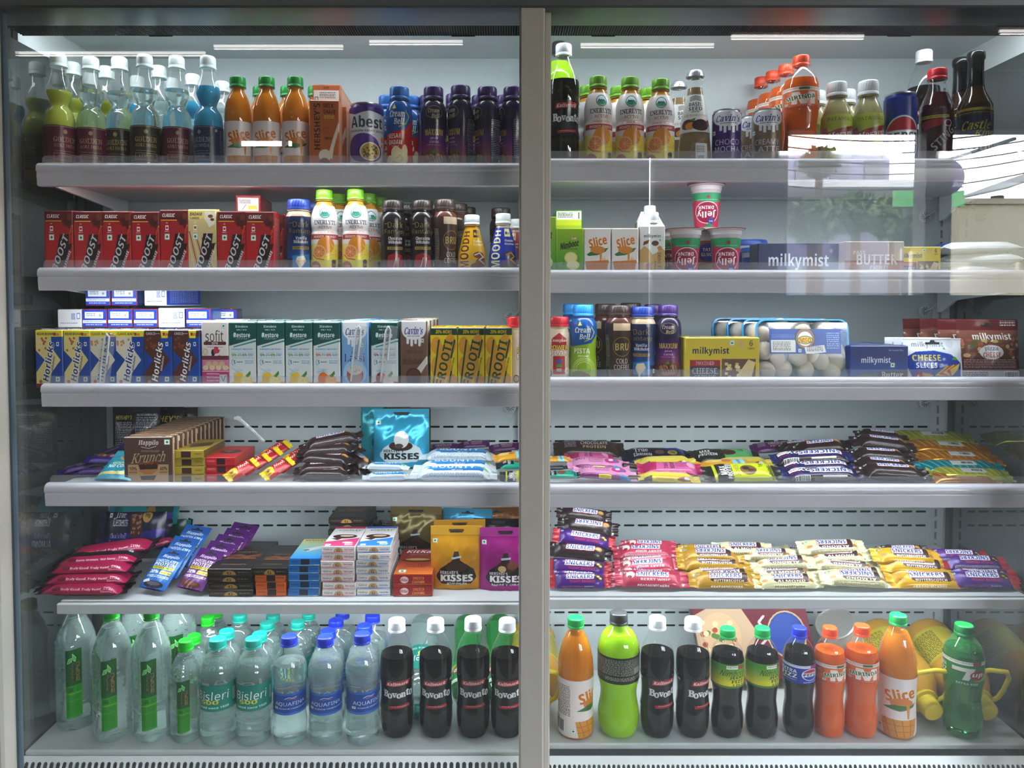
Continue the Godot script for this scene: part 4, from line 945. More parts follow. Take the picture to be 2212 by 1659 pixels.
	ell(212, 22, 13, 13, c("d8ae6a")); text("6", 250, 18, 20, c("7a4a2a")); text("CUBES", 250, 36, 7, c("7a4a2a"), {"w": 26}); veg(168, 8, 18)
	begin("slices_pack", 220, 160, c("dcdde2"))
	text("milkymist", 90, 26, 26, c("8a93a8"), {"w": 120}); poly(P([10, 70, 40, 52, 110, 48, 170, 62, 210, 96, 210, 160, 30, 160, 10, 110]), c("2444a4")); text("CHEESE", 78, 76, 24, c("e8d23a"), {"w": 104}); text("SLICES", 76, 104, 20, W, {"w": 76})
	for i in 5: poly(P([106 + i * 14, 120 + (4 - i) * 6, 150 + i * 14, 96 + (4 - i) * 2, 196, 120, 150 + i * 6, 144]), c("ecd05a") if i % 2 == 0 else c("c8523a"))
	poly(P([170, 84, 186, 70, 198, 84]), c("4a9a3a")); poly(P([30, 160, 34, 132, 60, 128, 70, 160]), c("a02a3a")); text("5", 48, 148, 14, W); poly(P([60, 130, 100, 140, 100, 160, 66, 160]), c("d8a85a")); ell(174, 22, 14, 16, c("c8ccd4")); veg(142, 34, 12)
	begin("pizza_pack", 240, 220, c("5a1c20"))
	grad(0, 40, 240, 100, c("7a4a3c"), c("5a3028"))
	for i in 60: ell(rng.randf_range(0, 240), rng.randf_range(70, 140), rng.randf_range(5, 14), rng.randf_range(3, 8), [c("b89a6a"), c("8a4a30"), c("5a5a30"), c("a8644a")][i % 4])
	text("milkymist", 130, 66, 32, c("e0d8d4"), {"w": 150}); ell(120, 120, 46, 26, c("dcd8d8")); text("pizza", 120, 108, 18, c("2a2a5a"), {"w": 52, "f": 4}); text("CHEESE", 120, 130, 18, c("a3242e"), {"w": 68}); fine(20, 146, 200, 34, 6, c("a88a84")); rect(0, 186, 240, 34, c("c8c4c4")); fine(8, 192, 100, 22, 4, c("4a4648")); bars(170, 190, 60, 26); fine(170, 10, 60, 18, 2, c("d0c0bc"))
	begin("curd_pouch", 256, 160, c("dfe1e4"))
	poly(P([0, 20, 120, 20, 150, 70, 60, 110, 0, 90]), c("2a4a8c")); poly(P([90, 30, 256, 20, 256, 60, 140, 80]), c("4a9ad0")); text("milkymist", 170, 40, 26, c("1f2c5a"), {"w": 120}); poly(P([160, 70, 250, 60, 250, 100, 190, 104]), c("9ab0a4"))
	begin("jelly_cup", 384, 180, c("b52a4e"))
	poly(P([0, 0, 384, 0, 384, 44, 340, 52, 280, 40, 210, 54, 140, 40, 60, 54, 0, 44]), c("2a8a5a"))
	for s in [192, 0, 384]:
		ell(s, 104, 62, 58, c("e8c8d0")); ell(s, 104, 58, 54, c("8a1c3a")); text("Jelly", s - 4, 110, 42, c("efe0e4"), {"w": 96, "rot": 180}); text("DRINK", s - 6, 78, 17, c("efe0e4"), {"w": 74, "rot": 180}); ell(s + 20, 148, 18, 16, c("34348c")); text("TATA", s + 20, 150, 7, W, {"rot": 180, "w": 22}); poly(P([s - 20, 180, s + 10, 156, s + 40, 180]), c("2a8a5a")); ell(s + 4, 22, 8, 8, c("a02a44")); ell(s + 70, 34, 6, 6, c("a02a44")); ell(s - 70, 30, 6, 6, c("a02a44")); fine(s - 50, 36, 100, 3, 1, c("a8d8bc"))
	begin("gluco_cup", 384, 180, c("a85a4a"))
	for s in [192, 0, 384]:
		ell(s, 60, 60, 46, c("3a3a90")); text("TATA", s, 46, 16, c("e8d0c8"), {"w": 56}); text("GLUCO", s, 70, 18, c("e8d0c8"), {"w": 76}); poly(P([s - 60, 130, s + 60, 104, s + 60, 130, s - 60, 156]), c("b8983a")); text("LYCHEE", s, 158, 22, W, {"w": 96, "rot": -8})
	begin("mushroom_label", 280, 90, c("24489a"))
	fine(10, 20, 90, 14, 3, c("6a88c8")); rect(6, 40, 96, 44, c("d6d4cf")); fine(12, 46, 70, 34, 6, c("5a5a58")); ell(140, 34, 40, 40, c("2f2a28")); ell(140, 34, 36, 36, c("8a6a5a")); ell(140, 36, 28, 26, c("e8e2d8")); ell(140, 40, 30, 15, c("3a6a2a")); ell(140, 40, 27, 12, c("e6cc2a")); text("NISO", 140, 41, 17, c("a3201e"), {"w": 44}); poly(P([136, 66, 214, 58, 220, 84, 142, 92]), c("d8d6d2")); fine(146, 64, 62, 20, 3, c("44444a")); fine(224, 14, 50, 60, 8, c("8aa4d8")); veg(112, 72, 12)
	begin("gable", 200, 310, c("e4e2de"))
	rect(120, 0, 80, 230, c("8a7a52")); rect(0, 230, 200, 80, c("e6e2de")); text("milkymist", 60, 46, 18, c("2a3058"), {"w": 84}); veg(92, 58, 12)
	poly(P([0, 110, 20, 90, 44, 106, 60, 130, 84, 120, 100, 96, 120, 110, 120, 230, 0, 230]), c("c8a468")); poly(P([18, 70, 44, 62, 40, 78, 14, 88]), c("7a3f26")); ell(96, 100, 11, 10, c("c88a52")); ell(74, 78, 18, 12, c("6a4a3a")); poly(P([26, 176, 48, 166, 56, 200, 30, 206]), c("a3443a")); text("MILK SHAKE", 94, 170, 17, c("4a2f1c"), {"rot": -90, "w": 100, "f": 1}); text("butterscotch", 74, 190, 9, c("6a4a2c"), {"rot": -90, "w": 60}); rect(8, 206, 40, 16, c("7a5a3a"))
	begin("oil_label", 384, 160, c("b8a826")); fine(20, 14, 340, 130, 18, c("5a5414")); ell(192, 40, 34, 20, c("c87a2a"))
	begin("frozen_box", 240, 180, c("6a1a2c"))
	poly(P([0, 40, 90, 10, 130, 90, 70, 180, 0, 180]), c("c8a88a")); ell(50, 90, 44, 50, c("d8b08a"))
	for i in 30: ell(14 + rng.randf() * 72, 50 + rng.randf() * 80, 6, 5, [c("a84a2a"), c("e8d8a0"), c("5a7a3a")][i % 3])
	ell(190, 100, 40, 44, c("24408c")); ell(190, 100, 34, 38, c("2a4a9c")); strokes(_arc(190, 100, 40, 44), 3, c("c8b078")); strokes(P([136, 150, 134, 130, 144, 124, 134, 112, 146, 104, 134, 92, 146, 84, 136, 70, 148, 60]), 5, c("e0d4d0"))
	begin("tomato_can", 384, 160, c("cfcdc8"))
	for i in 4: rect(i * 100, 20, 60, 120, c("1c1c1c"))
	fine(20, 30, 340, 100, 12, c("b8a25a"))
	# patterned printing used where only colour shows
	begin("date_end", 120, 80, c("e0dedb")); fine(10, 12, 80, 30, 4, c("4a4a52")); bars(20, 50, 60, 24)

# ---------------------------------------------------------------- goods: one prototype of each kind, copied into place
var PROTO := {}
var SIZE := {}                          # kind -> its width, height and depth

func keep(kind: String, root: Node3D, size: Vector3) -> Node3D:
	PROTO[kind] = root
	SIZE[kind] = size
	return root

func blank() -> Node3D:
	return Node3D.new()

# a screw cap with a ribbed skirt; y0, y1 its heights
func cap_mesh(r: float, y0: float, y1: float, ribs := 24) -> ArrayMesh:
	var h := y1 - y0
	var pr := [[r * 0.9, y0], [r * 1.04, y0 + h * 0.02], [r * 1.04, y0 + h * 0.2], [r * 0.98, y0 + h * 0.24], [r, y0 + h * 0.3], [r * 0.985, y0 + h * 0.88], [r * 0.93, y1 - h * 0.02], [r * 0.85, y1], [0.0, y1]]
	return lathe(pr, 48, 0.0, func(a: float, y: float): return 1.0 + (0.022 * cos(a * ribs) if y > y0 + h * 0.27 and y < y0 + h * 0.9 else 0.0))

func bottle(kind: String, prof: Array, o: Dictionary) -> void:
	var root := blank()
	var top: float = prof[-1][1]
	var bend = o.get("bend")
	var seg: int = o.get("seg", 32)
	part("bottle_wall", lathe(prof, seg, 0.0, bend), o.shell, root)
	if o.has("liquid"):
		var f: float = o.fill
		var inner := cut(prof, -1.0, f)
		inner.append([0.0, f])
		part("liquid", lathe(inner, seg, -0.0012, bend), o.liquid, root)
	if o.has("label"):
		var l: Array = o.label
		part("label", lathe(cut(prof, l[0], l[1]), seg, 0.0005, bend if o.get("label_bends", false) else null), printed(l[2], l[3] if l.size() > 3 else 0.3), root)
	if o.has("panel"):
		var l: Array = o.panel
		part("side_label", patch(prof, l[0], l[1], l[3], l[4], 0.0008, bend), printed(l[2], 0.35), root)
	var height := top
	if o.has("cap"):
		var q: Array = o.cap
		part("cap", cap_mesh(q[0], q[1], q[2]), q[3], root)
		part("neck_ring", lathe([[q[0] * 0.8, q[1] - 0.003], [q[0] * 1.02, q[1] - 0.0025], [q[0] * 1.02, q[1] - 0.001], [q[0] * 0.8, q[1] - 0.0005]], 24), o.get("ring", o.shell), root)
		height = q[2]
	var r := 0.0
	for q in prof: r = maxf(r, q[0])
	keep(kind, root, Vector3(2 * r, height, 2 * r))

# part of a turned wall between two heights and two angles
func patch(prof: Array, y0: float, y1: float, a0: float, a1: float, off: float, bend) -> ArrayMesh:
	var k := Maker.new()
	var pts := []
	var uvs := []
	var n := 12
	for j in 25:
		var y := lerpf(y0, y1, j / 24.0)
		var near := cut(prof, y - 0.0001, y + 0.0001)
		var r: float = near[0][0] if near.size() else prof[0][0]
		var row := []
		var ur := []
		for i in n + 1:
			var a := lerpf(a0, a1, float(i) / n)
			var q: float = (r + off) * (bend.call(a, y) if bend != null else 1.0)
			row.append(Vector3(q * sin(a), y, q * cos(a))); ur.append(Vector2(float(i) / n, 1.0 - j / 24.0))
		pts.append(row); uvs.append(ur)
	k.grid(pts, uvs)
	return k.done()

func make_bottles() -> void:
	var pet := pane(c("e6f2f0"), 0.004, 0.04)
	var clear_pet := pane(c("e8f6f4"), 0.05, 0.03)
	var frost := std(c("e4ebea"), 0.3); frost.backlight_enabled = true; frost.backlight = c("7f8888")
	var water := clear_solid(c("dff6f2"), 0.033)
	water.albedo_color.a = 0.12
	var lime := std(c("b9c22a"), 0.15); lime.backlight_enabled = true; lime.backlight = c("8a9020")
	var blue := std(c("1fa0c8"), 0.15); blue.backlight_enabled = true; blue.backlight = c("2090b0")
	var juice := std(c("d98418"), 0.2); juice.backlight_enabled = true; juice.backlight = c("a05a10")
	var cola := std(c("130d0d"), 0.15)
	var orange := std(c("e0641c"), 0.2); orange.backlight_enabled = true; orange.backlight = c("a04a14")
	for m in [lime, blue, juice, cola, orange]: m.metallic_specular = 0.15             # drink behind plastic mirrors little
	cola.roughness = 0.08
	# narrow-necked soda bottles with a bulb above the waist
	var goli := smooth([[0.0, 0.003], [0.022, 0.0], [0.0285, 0.005], [0.030, 0.014], [0.030, 0.082], [0.0295, 0.092], [0.026, 0.105], [0.0185, 0.114], [0.0172, 0.119], [0.0205, 0.127], [0.0245, 0.136], [0.0245, 0.145], [0.021, 0.156], [0.0165, 0.167], [0.0138, 0.177], [0.013, 0.182], [0.013, 0.19]], 3)
	var dome := func(root: Node3D):
		part("cap", lathe([[0.0150, 0.181], [0.0168, 0.182], [0.0168, 0.1845], [0.0158, 0.186], [0.0158, 0.188], [0.0162, 0.189], [0.0158, 0.191], [0.0162, 0.193], [0.0158, 0.195], [0.0160, 0.197], [0.0150, 0.2015], [0.0125, 0.2035], [0.006, 0.2045], [0.0, 0.2048]], 28), frost, root)
	for d in [["goli_lime", lime, 0.140, "goli_maroon"], ["goli_clear", water, 0.146, "goli_maroon"], ["goli_clear_black", water, 0.144, "goli_black"], ["goli_blue", blue, 0.150, "goli_navy"]]:
		bottle(d[0], goli, {"shell": clear_pet, "liquid": d[1], "fill": d[2], "label": [0.018, 0.080, d[3]]})
		dome.call(PROTO[d[0]])
		SIZE[d[0]] = Vector3(0.060, 0.2048, 0.060)
	# mango drink, small and large
	var grid_bend := func(a: float, y: float): return 1.0 + (0.012 * sin(a * 6.0 + y * 120.0) * sin(a * 6.0 - y * 120.0) if y > 0.14 and y < 0.2 else 0.0)
	bottle("mango_small", smooth([[0.0, 0.002], [0.021, 0.0], [0.0253, 0.005], [0.026, 0.02], [0.0252, 0.055], [0.026, 0.093], [0.0266, 0.108], [0.0256, 0.125], [0.0208, 0.145], [0.0138, 0.159], [0.0125, 0.165], [0.0125, 0.178]], 3), {"shell": pet, "liquid": juice, "fill": 0.168, "label": [0.006, 0.098, "slice_label"], "cap": [0.0152, 0.166, 0.186, plain(c("118a35"))]})
	bottle("mango_large", smooth([[0.0, 0.003], [0.028, 0.0], [0.0335, 0.005], [0.035, 0.02], [0.034, 0.05], [0.0335, 0.075], [0.035, 0.118], [0.0358, 0.14], [0.034, 0.165], [0.027, 0.195], [0.0165, 0.219], [0.0140, 0.226], [0.0135, 0.235]], 3), {"shell": pet, "liquid": juice, "fill": 0.214, "label": [0.006, 0.128, "slice_label"], "cap": [0.0158, 0.228, 0.248, plain(c("0f9a46"))], "bend": grid_bend, "seg": 48})
	# flavoured milk in sleeved bottles
	var shake := smooth([[0.0, 0.002], [0.020, 0.0], [0.024, 0.004], [0.0247, 0.02], [0.0236, 0.045], [0.0226, 0.062], [0.0234, 0.08], [0.0247, 0.1], [0.0236, 0.12], [0.0195, 0.131], [0.0168, 0.135], [0.0165, 0.14]], 3)
	for d in [["shake_red", "bell_red", "1b62b0"], ["shake_green", "bell_green", "1f7fc8"], ["shake_purple", "shake_purple", "3a2060"]]:
		bottle(d[0], shake, {"shell": plain(c("2a2030") if d[0] == "shake_purple" else c("1b4f92"), 0.25), "label": [0.004, 0.128, d[1], 0.22], "cap": [0.0182, 0.137, 0.161, plain(c(d[2]))]})
	var jar := smooth([[0.0, 0.002], [0.018, 0.0], [0.0222, 0.004], [0.0232, 0.02], [0.0225, 0.05], [0.0238, 0.08], [0.0246, 0.1], [0.0238, 0.113], [0.0205, 0.121], [0.0190, 0.124], [0.0190, 0.13]], 3)
	var milk_pet := pane(c("b09a86"), 0.55, 0.08)
	for d in [["jar_brown", "fantasy_brown", "2e211f"], ["jar_navy", "fantasy_navy", "243a92"], ["jar_coffee", "coffee_brown", "3a2a26"]]:
		bottle(d[0], jar, {"shell": plain(c("1a1216") if d[0] == "jar_brown" else (c("5a3226") if d[0] == "jar_coffee" else c("b8a084")), 0.2), "label": [0.004, 0.112, d[1], 0.22], "cap": [0.0208, 0.126, 0.146, plain(c(d[2]))]})
	bottle("fitness_bottle", smooth([[0.0, 0.002], [0.021, 0.0], [0.0250, 0.004], [0.0256, 0.02], [0.0256, 0.08], [0.0240, 0.088], [0.0240, 0.094], [0.0254, 0.102], [0.0250, 0.118], [0.0215, 0.134], [0.0152, 0.149], [0.0132, 0.153], [0.013, 0.16]], 3), {"shell": plain(c("b9822a"), 0.2), "label": [0.003, 0.142, "enerlyte", 0.22], "cap": [0.0158, 0.155, 0.176, plain(c("6aa81c"))]})
	# clear glass cone with a crown cap
	var seed_drink := std(c("8a6a3c"), 0.2); seed_drink.backlight_enabled = true; seed_drink.backlight = c("6a5028")
	var cone := smooth([[0.0, 0.002], [0.026, 0.0], [0.0305, 0.005], [0.0312, 0.03], [0.0290, 0.06], [0.0240, 0.095], [0.0185, 0.125], [0.0150, 0.145], [0.0142, 0.155], [0.0168, 0.160], [0.0168, 0.164], [0.0142, 0.168], [0.0140, 0.176]], 3)
	bottle("seed_bottle", cone, {"shell": clear_pet, "liquid": seed_drink, "fill": 0.150, "label": [0.066, 0.136, "seed_label"]})
	part("crown_cap", lathe([[0.0150, 0.170], [0.0176, 0.1705], [0.0166, 0.174], [0.0152, 0.180], [0.0130, 0.1825], [0.0, 0.183]], 42, 0.0, func(a: float, y: float): return 1.0 + (0.03 * cos(a * 21) if y < 0.173 else 0.0)), std(c("c9ccd2"), 0.25, 0.8), PROTO.seed_bottle)
	part("price_sticker", patch(cone, 0.012, 0.045, 0.0, 0.75, 0.0009, null), printed("date_end", 0.5), PROTO.seed_bottle)
	SIZE.seed_bottle.y = 0.183
	# cans
	for d in [["can_mocha", "can_mocha"], ["can_latte", "can_latte"], ["can_passion", "can_passion"], ["can_blue", "can_blue"]]:
		var root := blank()
		var wide: bool = d[0] == "can_passion" or d[0] == "can_blue"
		var r := 0.0325 if wide else 0.0262
		var h := 0.118 if wide else 0.132
		part("can_wall", lathe(smooth([[r * 0.86, 0.0], [r * 0.97, 0.004], [r, 0.010], [r, h - 0.016], [r * 0.985, h - 0.011], [r * 0.90, h - 0.003]], 3), 32), printed(d[1], 0.26, 0.12), root)
		part("can_base", lathe([[0.0, 0.003], [r * 0.74, 0.002], [r * 0.8, 0.0], [r * 0.86, 0.0]], 32), std(c("b8bcc4"), 0.3, 0.9), root)
		part("can_lid", lathe([[r * 0.89, h - 0.0035], [r * 0.92, h - 0.002], [r * 0.92, h], [r * 0.89, h], [r * 0.86, h - 0.004], [r * 0.2, h - 0.0035], [0.0, h - 0.0035]], 32), std(c("c8ccd2"), 0.28, 0.9), root)
		part("pull_tab", box(Vector3(-0.007, h - 0.0035, -0.012), Vector3(0.007, h - 0.002, 0.008)), std(c("d0d4d8"), 0.3, 0.9), root)
		keep(d[0], root, Vector3(2 * r, h, 2 * r))
	# fizzy drinks
	var fizz := smooth([[0.0, 0.004], [0.020, 0.0], [0.029, 0.003], [0.0325, 0.016], [0.0338, 0.038], [0.0318, 0.06], [0.0300, 0.078], [0.0315, 0.1], [0.0334, 0.118], [0.0336, 0.166], [0.0330, 0.174], [0.0290, 0.190], [0.0205, 0.204], [0.0150, 0.211], [0.0135, 0.214], [0.0135, 0.222]], 3)
	var feet := func(a: float, y: float): return 1.0 - 0.05 * maxf(0.0, 1.0 - y / 0.02) * maxf(0.0, cos(a * 5.0))
	for d in [["orange_fizz", orange, 0.185, "orange_soda", "e8481c"], ["cola_fizz", cola, 0.186, "cola_blue", "1c2ec0"], ["cumin_fizz", cola, 0.182, "cumin_label", "12a04a"]]:
		bottle(d[0], fizz, {"shell": pet, "liquid": d[1], "fill": d[2], "label": [0.124, 0.164, d[3]] if d[0] != "cumin_fizz" else [0.116, 0.168, d[3]], "cap": [0.0155, 0.213, 0.234, plain(c(d[4]))], "bend": feet, "seg": 40})
	var leaf := clear_solid(c("4fc06a"), 0.033)
	bottle("lime_fizz", fizz, {"shell": pane(c("3fb45a"), 0.25, 0.05), "liquid": leaf, "fill": 0.186, "label": [0.118, 0.170, "lime_soda"], "cap": [0.0160, 0.213, 0.234, plain(c("0b7434"))], "bend": feet, "seg": 40})
	var black_cola := smooth([[0.0, 0.004], [0.020, 0.0], [0.0275, 0.004], [0.0310, 0.018], [0.0325, 0.04], [0.0318, 0.055], [0.0298, 0.072], [0.0292, 0.09], [0.0300, 0.108], [0.0318, 0.124], [0.0326, 0.140], [0.0318, 0.158], [0.0275, 0.176], [0.0195, 0.194], [0.0150, 0.204], [0.0135, 0.208], [0.0135, 0.216]], 3)
	bottle("black_cola", black_cola, {"shell": pet, "liquid": cola, "fill": 0.162, "label": [0.058, 0.122, "cola_black", 0.2], "cap": [0.0158, 0.207, 0.229, plain(c("e4e6ea"))]})
	var neon := std(c("a4d80e"), 0.15); neon.metallic_specular = 0.15; neon.backlight_enabled = true; neon.backlight = c("8ab810")
	bottle("neon_fizz", smooth([[0.0, 0.006], [0.018, 0.0], [0.033, 0.004], [0.0375, 0.024], [0.0382, 0.045], [0.0350, 0.068], [0.0335, 0.085], [0.0352, 0.102], [0.0375, 0.116], [0.0378, 0.175], [0.0365, 0.19], [0.0300, 0.206], [0.0200, 0.218], [0.0150, 0.225], [0.0142, 0.235]], 3), {"shell": pet, "liquid": neon, "fill": 0.212, "label": [0.118, 0.172, "dew_label"], "cap": [0.0160, 0.227, 0.250, plain(c("2e2f30"))], "bend": feet, "seg": 40})
	bottle("sweet_lime", smooth([[0.0, 0.002], [0.021, 0.0], [0.0250, 0.004], [0.0256, 0.02], [0.0250, 0.05], [0.0256, 0.085], [0.0245, 0.1], [0.0200, 0.117], [0.0146, 0.130], [0.0140, 0.139]], 3), {"shell": pane(c("c8c08a"), 0.5, 0.08), "liquid": plain(c("bcb57c"), 0.25), "fill": 0.126, "label": [0.014, 0.100, "mosambi"], "cap": [0.0165, 0.136, 0.163, plain(c("dfe2e4"))]})
	var ruby := std(c("3a0a12"), 0.12)
	bottle("energy_bottle", smooth([[0.0, 0.002], [0.023, 0.0], [0.0268, 0.005], [0.0272, 0.02], [0.0272, 0.105], [0.0255, 0.118], [0.0180, 0.138], [0.0142, 0.150], [0.0135, 0.158], [0.0135, 0.172]], 3), {"shell": pet, "liquid": ruby, "fill": 0.138, "label": [0.012, 0.104, "energy_red", 0.2], "cap": [0.0155, 0.163, 0.182, plain(c("c01826"))]})
	var amber := std(c("1e1408"), 0.1)
	bottle("malt_bottle", smooth([[0.0, 0.003], [0.025, 0.0], [0.0292, 0.005], [0.0298, 0.02], [0.0298, 0.115], [0.0270, 0.132], [0.0180, 0.152], [0.0140, 0.166], [0.0130, 0.18], [0.0128, 0.216]], 3), {"shell": pane(c("3a2410"), 0.6, 0.05), "liquid": amber, "fill": 0.158, "label": [0.02, 0.118, "beer_label", 0.25]})
	part("foil_neck", lathe([[0.0150, 0.163], [0.0142, 0.172], [0.0134, 0.19], [0.0134, 0.214], [0.0152, 0.217], [0.0158, 0.222], [0.0154, 0.229], [0.0128, 0.232], [0.0, 0.233]], 28), std(c("101114"), 0.22, 0.3), PROTO.malt_bottle)
	SIZE.malt_bottle.y = 0.233
	var flask := smooth([[0.0, 0.002], [0.019, 0.0], [0.0235, 0.004], [0.0245, 0.02], [0.0238, 0.038], [0.0200, 0.056], [0.0150, 0.076], [0.0120, 0.088], [0.0112, 0.094]], 3)
	for d in [["flask_yellow", "moodh_yellow", "c9911a"], ["flask_blue", "moodh_blue", "b9a890"], ["flask_pink", "moodh_pink", "b89a8a"]]:
		bottle(d[0], flask, {"shell": plain(c(d[2]), 0.25), "label": [0.003, 0.084, d[1], 0.25], "cap": [0.0132, 0.092, 0.110, plain(c("dfe0e2"))]})
	bottle("growth_bottle", smooth([[0.0, 0.002], [0.018, 0.0], [0.0205, 0.004], [0.0210, 0.02], [0.0202, 0.055], [0.0212, 0.085], [0.0200, 0.1], [0.0180, 0.108], [0.0175, 0.114]], 3), {"shell": plain(c("cbb79c"), 0.25), "label": [0.004, 0.098, "power_play", 0.25], "cap": [0.0192, 0.110, 0.130, plain(c("c01c2a"))]})
	# water
	var squarish := func(a: float, y: float):
		var q := pow(pow(absf(cos(a - 0.35)), 5.0) + pow(absf(sin(a - 0.35)), 5.0), -0.2)
		var k := clampf((0.2 - y) / 0.02, 0.0, 1.0) * clampf(y / 0.01, 0.0, 1.0)
		return lerpf(1.0, q * 0.91, k) * (1.0 - (0.020 * maxf(0.0, cos(y * TAU / 0.0125)) if y > 0.035 and y < 0.19 else 0.0))
	var tall := smooth([[0.0, 0.004], [0.030, 0.0], [0.0380, 0.006], [0.0395, 0.02], [0.0395, 0.06], [0.0395, 0.1], [0.0395, 0.14], [0.0395, 0.185], [0.0370, 0.2], [0.0280, 0.222], [0.0170, 0.243], [0.0140, 0.25]], 8)
	bottle("water_tall", tall, {"shell": clear_pet, "liquid": water, "fill": 0.236, "panel": [0.032, 0.178, "water_green", -0.55, 0.22], "cap": [0.0165, 0.250, 0.270, plain(c("0f8a1e"))], "bend": squarish, "seg": 40})
	var one := smooth([[0.0, 0.004], [0.026, 0.0], [0.0325, 0.005], [0.0338, 0.018], [0.0338, 0.05], [0.0338, 0.09], [0.0338, 0.13], [0.0330, 0.147], [0.0250, 0.168], [0.0155, 0.186], [0.0140, 0.192]], 8)
	bottle("water_litre", one, {"shell": clear_pet, "liquid": water, "fill": 0.18, "panel": [0.028, 0.138, "water_green", -0.65, 0.15], "cap": [0.0165, 0.192, 0.213, plain(c("12b41e"))], "bend": squarish, "seg": 40})
	var wave := func(a: float, y: float): return 1.0 - (0.022 * maxf(0.0, cos(y * TAU / 0.017 + 0.7 * sin(a * 3.0))) if (y > 0.02 and y < 0.072) or (y > 0.142 and y < 0.18) else 0.0)
	var half := smooth([[0.0, 0.004], [0.026, 0.0], [0.0325, 0.005], [0.0342, 0.018], [0.0342, 0.05], [0.0335, 0.075], [0.0335, 0.14], [0.0335, 0.155], [0.0310, 0.172], [0.0245, 0.190], [0.0170, 0.203], [0.0145, 0.21]], 8)
	bottle("water_teal_bottle", half, {"shell": clear_pet, "liquid": water, "fill": 0.196, "label": [0.082, 0.140, "water_teal"], "cap": [0.0160, 0.210, 0.230, plain(c("12a392"))], "bend": wave, "seg": 40})
	var twist := func(a: float, y: float): return 1.0 - (0.020 * maxf(0.0, cos(a * 3.0 + y * 130.0)) if (y > 0.016 and y < 0.078) or (y > 0.132 and y < 0.168) else 0.0)
	var curvy := smooth([[0.0, 0.004], [0.025, 0.0], [0.0318, 0.005], [0.0342, 0.022], [0.0342, 0.045], [0.0318, 0.075], [0.0312, 0.11], [0.0320, 0.13], [0.0338, 0.150], [0.0330, 0.168], [0.0270, 0.188], [0.0180, 0.206], [0.0145, 0.214]], 8)
	bottle("water_blue_bottle", curvy, {"shell": clear_pet, "liquid": water, "fill": 0.176, "label": [0.072, 0.120, "water_blue"], "cap": [0.0160, 0.214, 0.234, plain(c("1530c0"))], "bend": twist, "seg": 40})

# ---------------------------------------------------------------- cartons
func carton(kind: String, design: String, w := 0.051, h := 0.118, d := 0.038) -> void:
	var root := blank()
	var e := 1.0 / 200.0
	var front := Rect2(0.005, 0.0, 0.59, 0.74)
	var side := Rect2(0.61, 0.0, 0.38, 0.74)
	part("carton_wall", soft_box(w, h, d, 0.0016, [front, front, side, side, Rect2(0.61, 0.76, 0.38, 0.23), Rect2(0.005, 0.745, 0.59, 0.25)]), printed(design, 0.33), root)
	part("top_seal", box(Vector3(-w * 0.48, h, -0.0012), Vector3(w * 0.48, h + 0.0022, 0.0012)), printed(design, 0.33), root)
	part("straw_hole", lathe([[0.0035, h - 0.0005], [0.0035, h + 0.0004], [0.0, h + 0.0004]], 12), plain(c("c9ccd0"), 0.3), root, mv(w * 0.28, 0, d * 0.2))
	keep(kind, root, Vector3(w, h, d))

func straw(kind: String) -> void:
	var root: Node3D = PROTO[kind].duplicate()
	var s: Vector3 = SIZE[kind]
	var m := pane(c("f4f4f4"), 0.75, 0.2)
	part("straw", tube([Vector3(-0.007, 0.012, s.z / 2 + 0.0028), Vector3(-0.002, 0.06, s.z / 2 + 0.0028), Vector3(0.0035, s.y - 0.016, s.z / 2 + 0.0028), Vector3(0.008, s.y - 0.008, s.z / 2 + 0.0028), Vector3(0.012, s.y - 0.014, s.z / 2 + 0.0028), Vector3(0.006, 0.05, s.z / 2 + 0.0028)], 0.0019), std(c("e2e4e6"), 0.3), root)
	part("straw_wrapper", soft_box(0.019, s.y - 0.012, 0.0006, 0.0002, [Rect2(0, 0, 1, 1), Rect2(0, 0, 1, 1), Rect2(0, 0, 1, 1), Rect2(0, 0, 1, 1), Rect2(0, 0, 1, 1), Rect2(0, 0, 1, 1)]), pane(c("ffffff"), 0.12, 0.08), root, Transform3D(Basis(Vector3.BACK, -0.14), Vector3(0.002, 0.006, s.z / 2 + 0.0052)))
	keep(kind + "_straw", root, s)

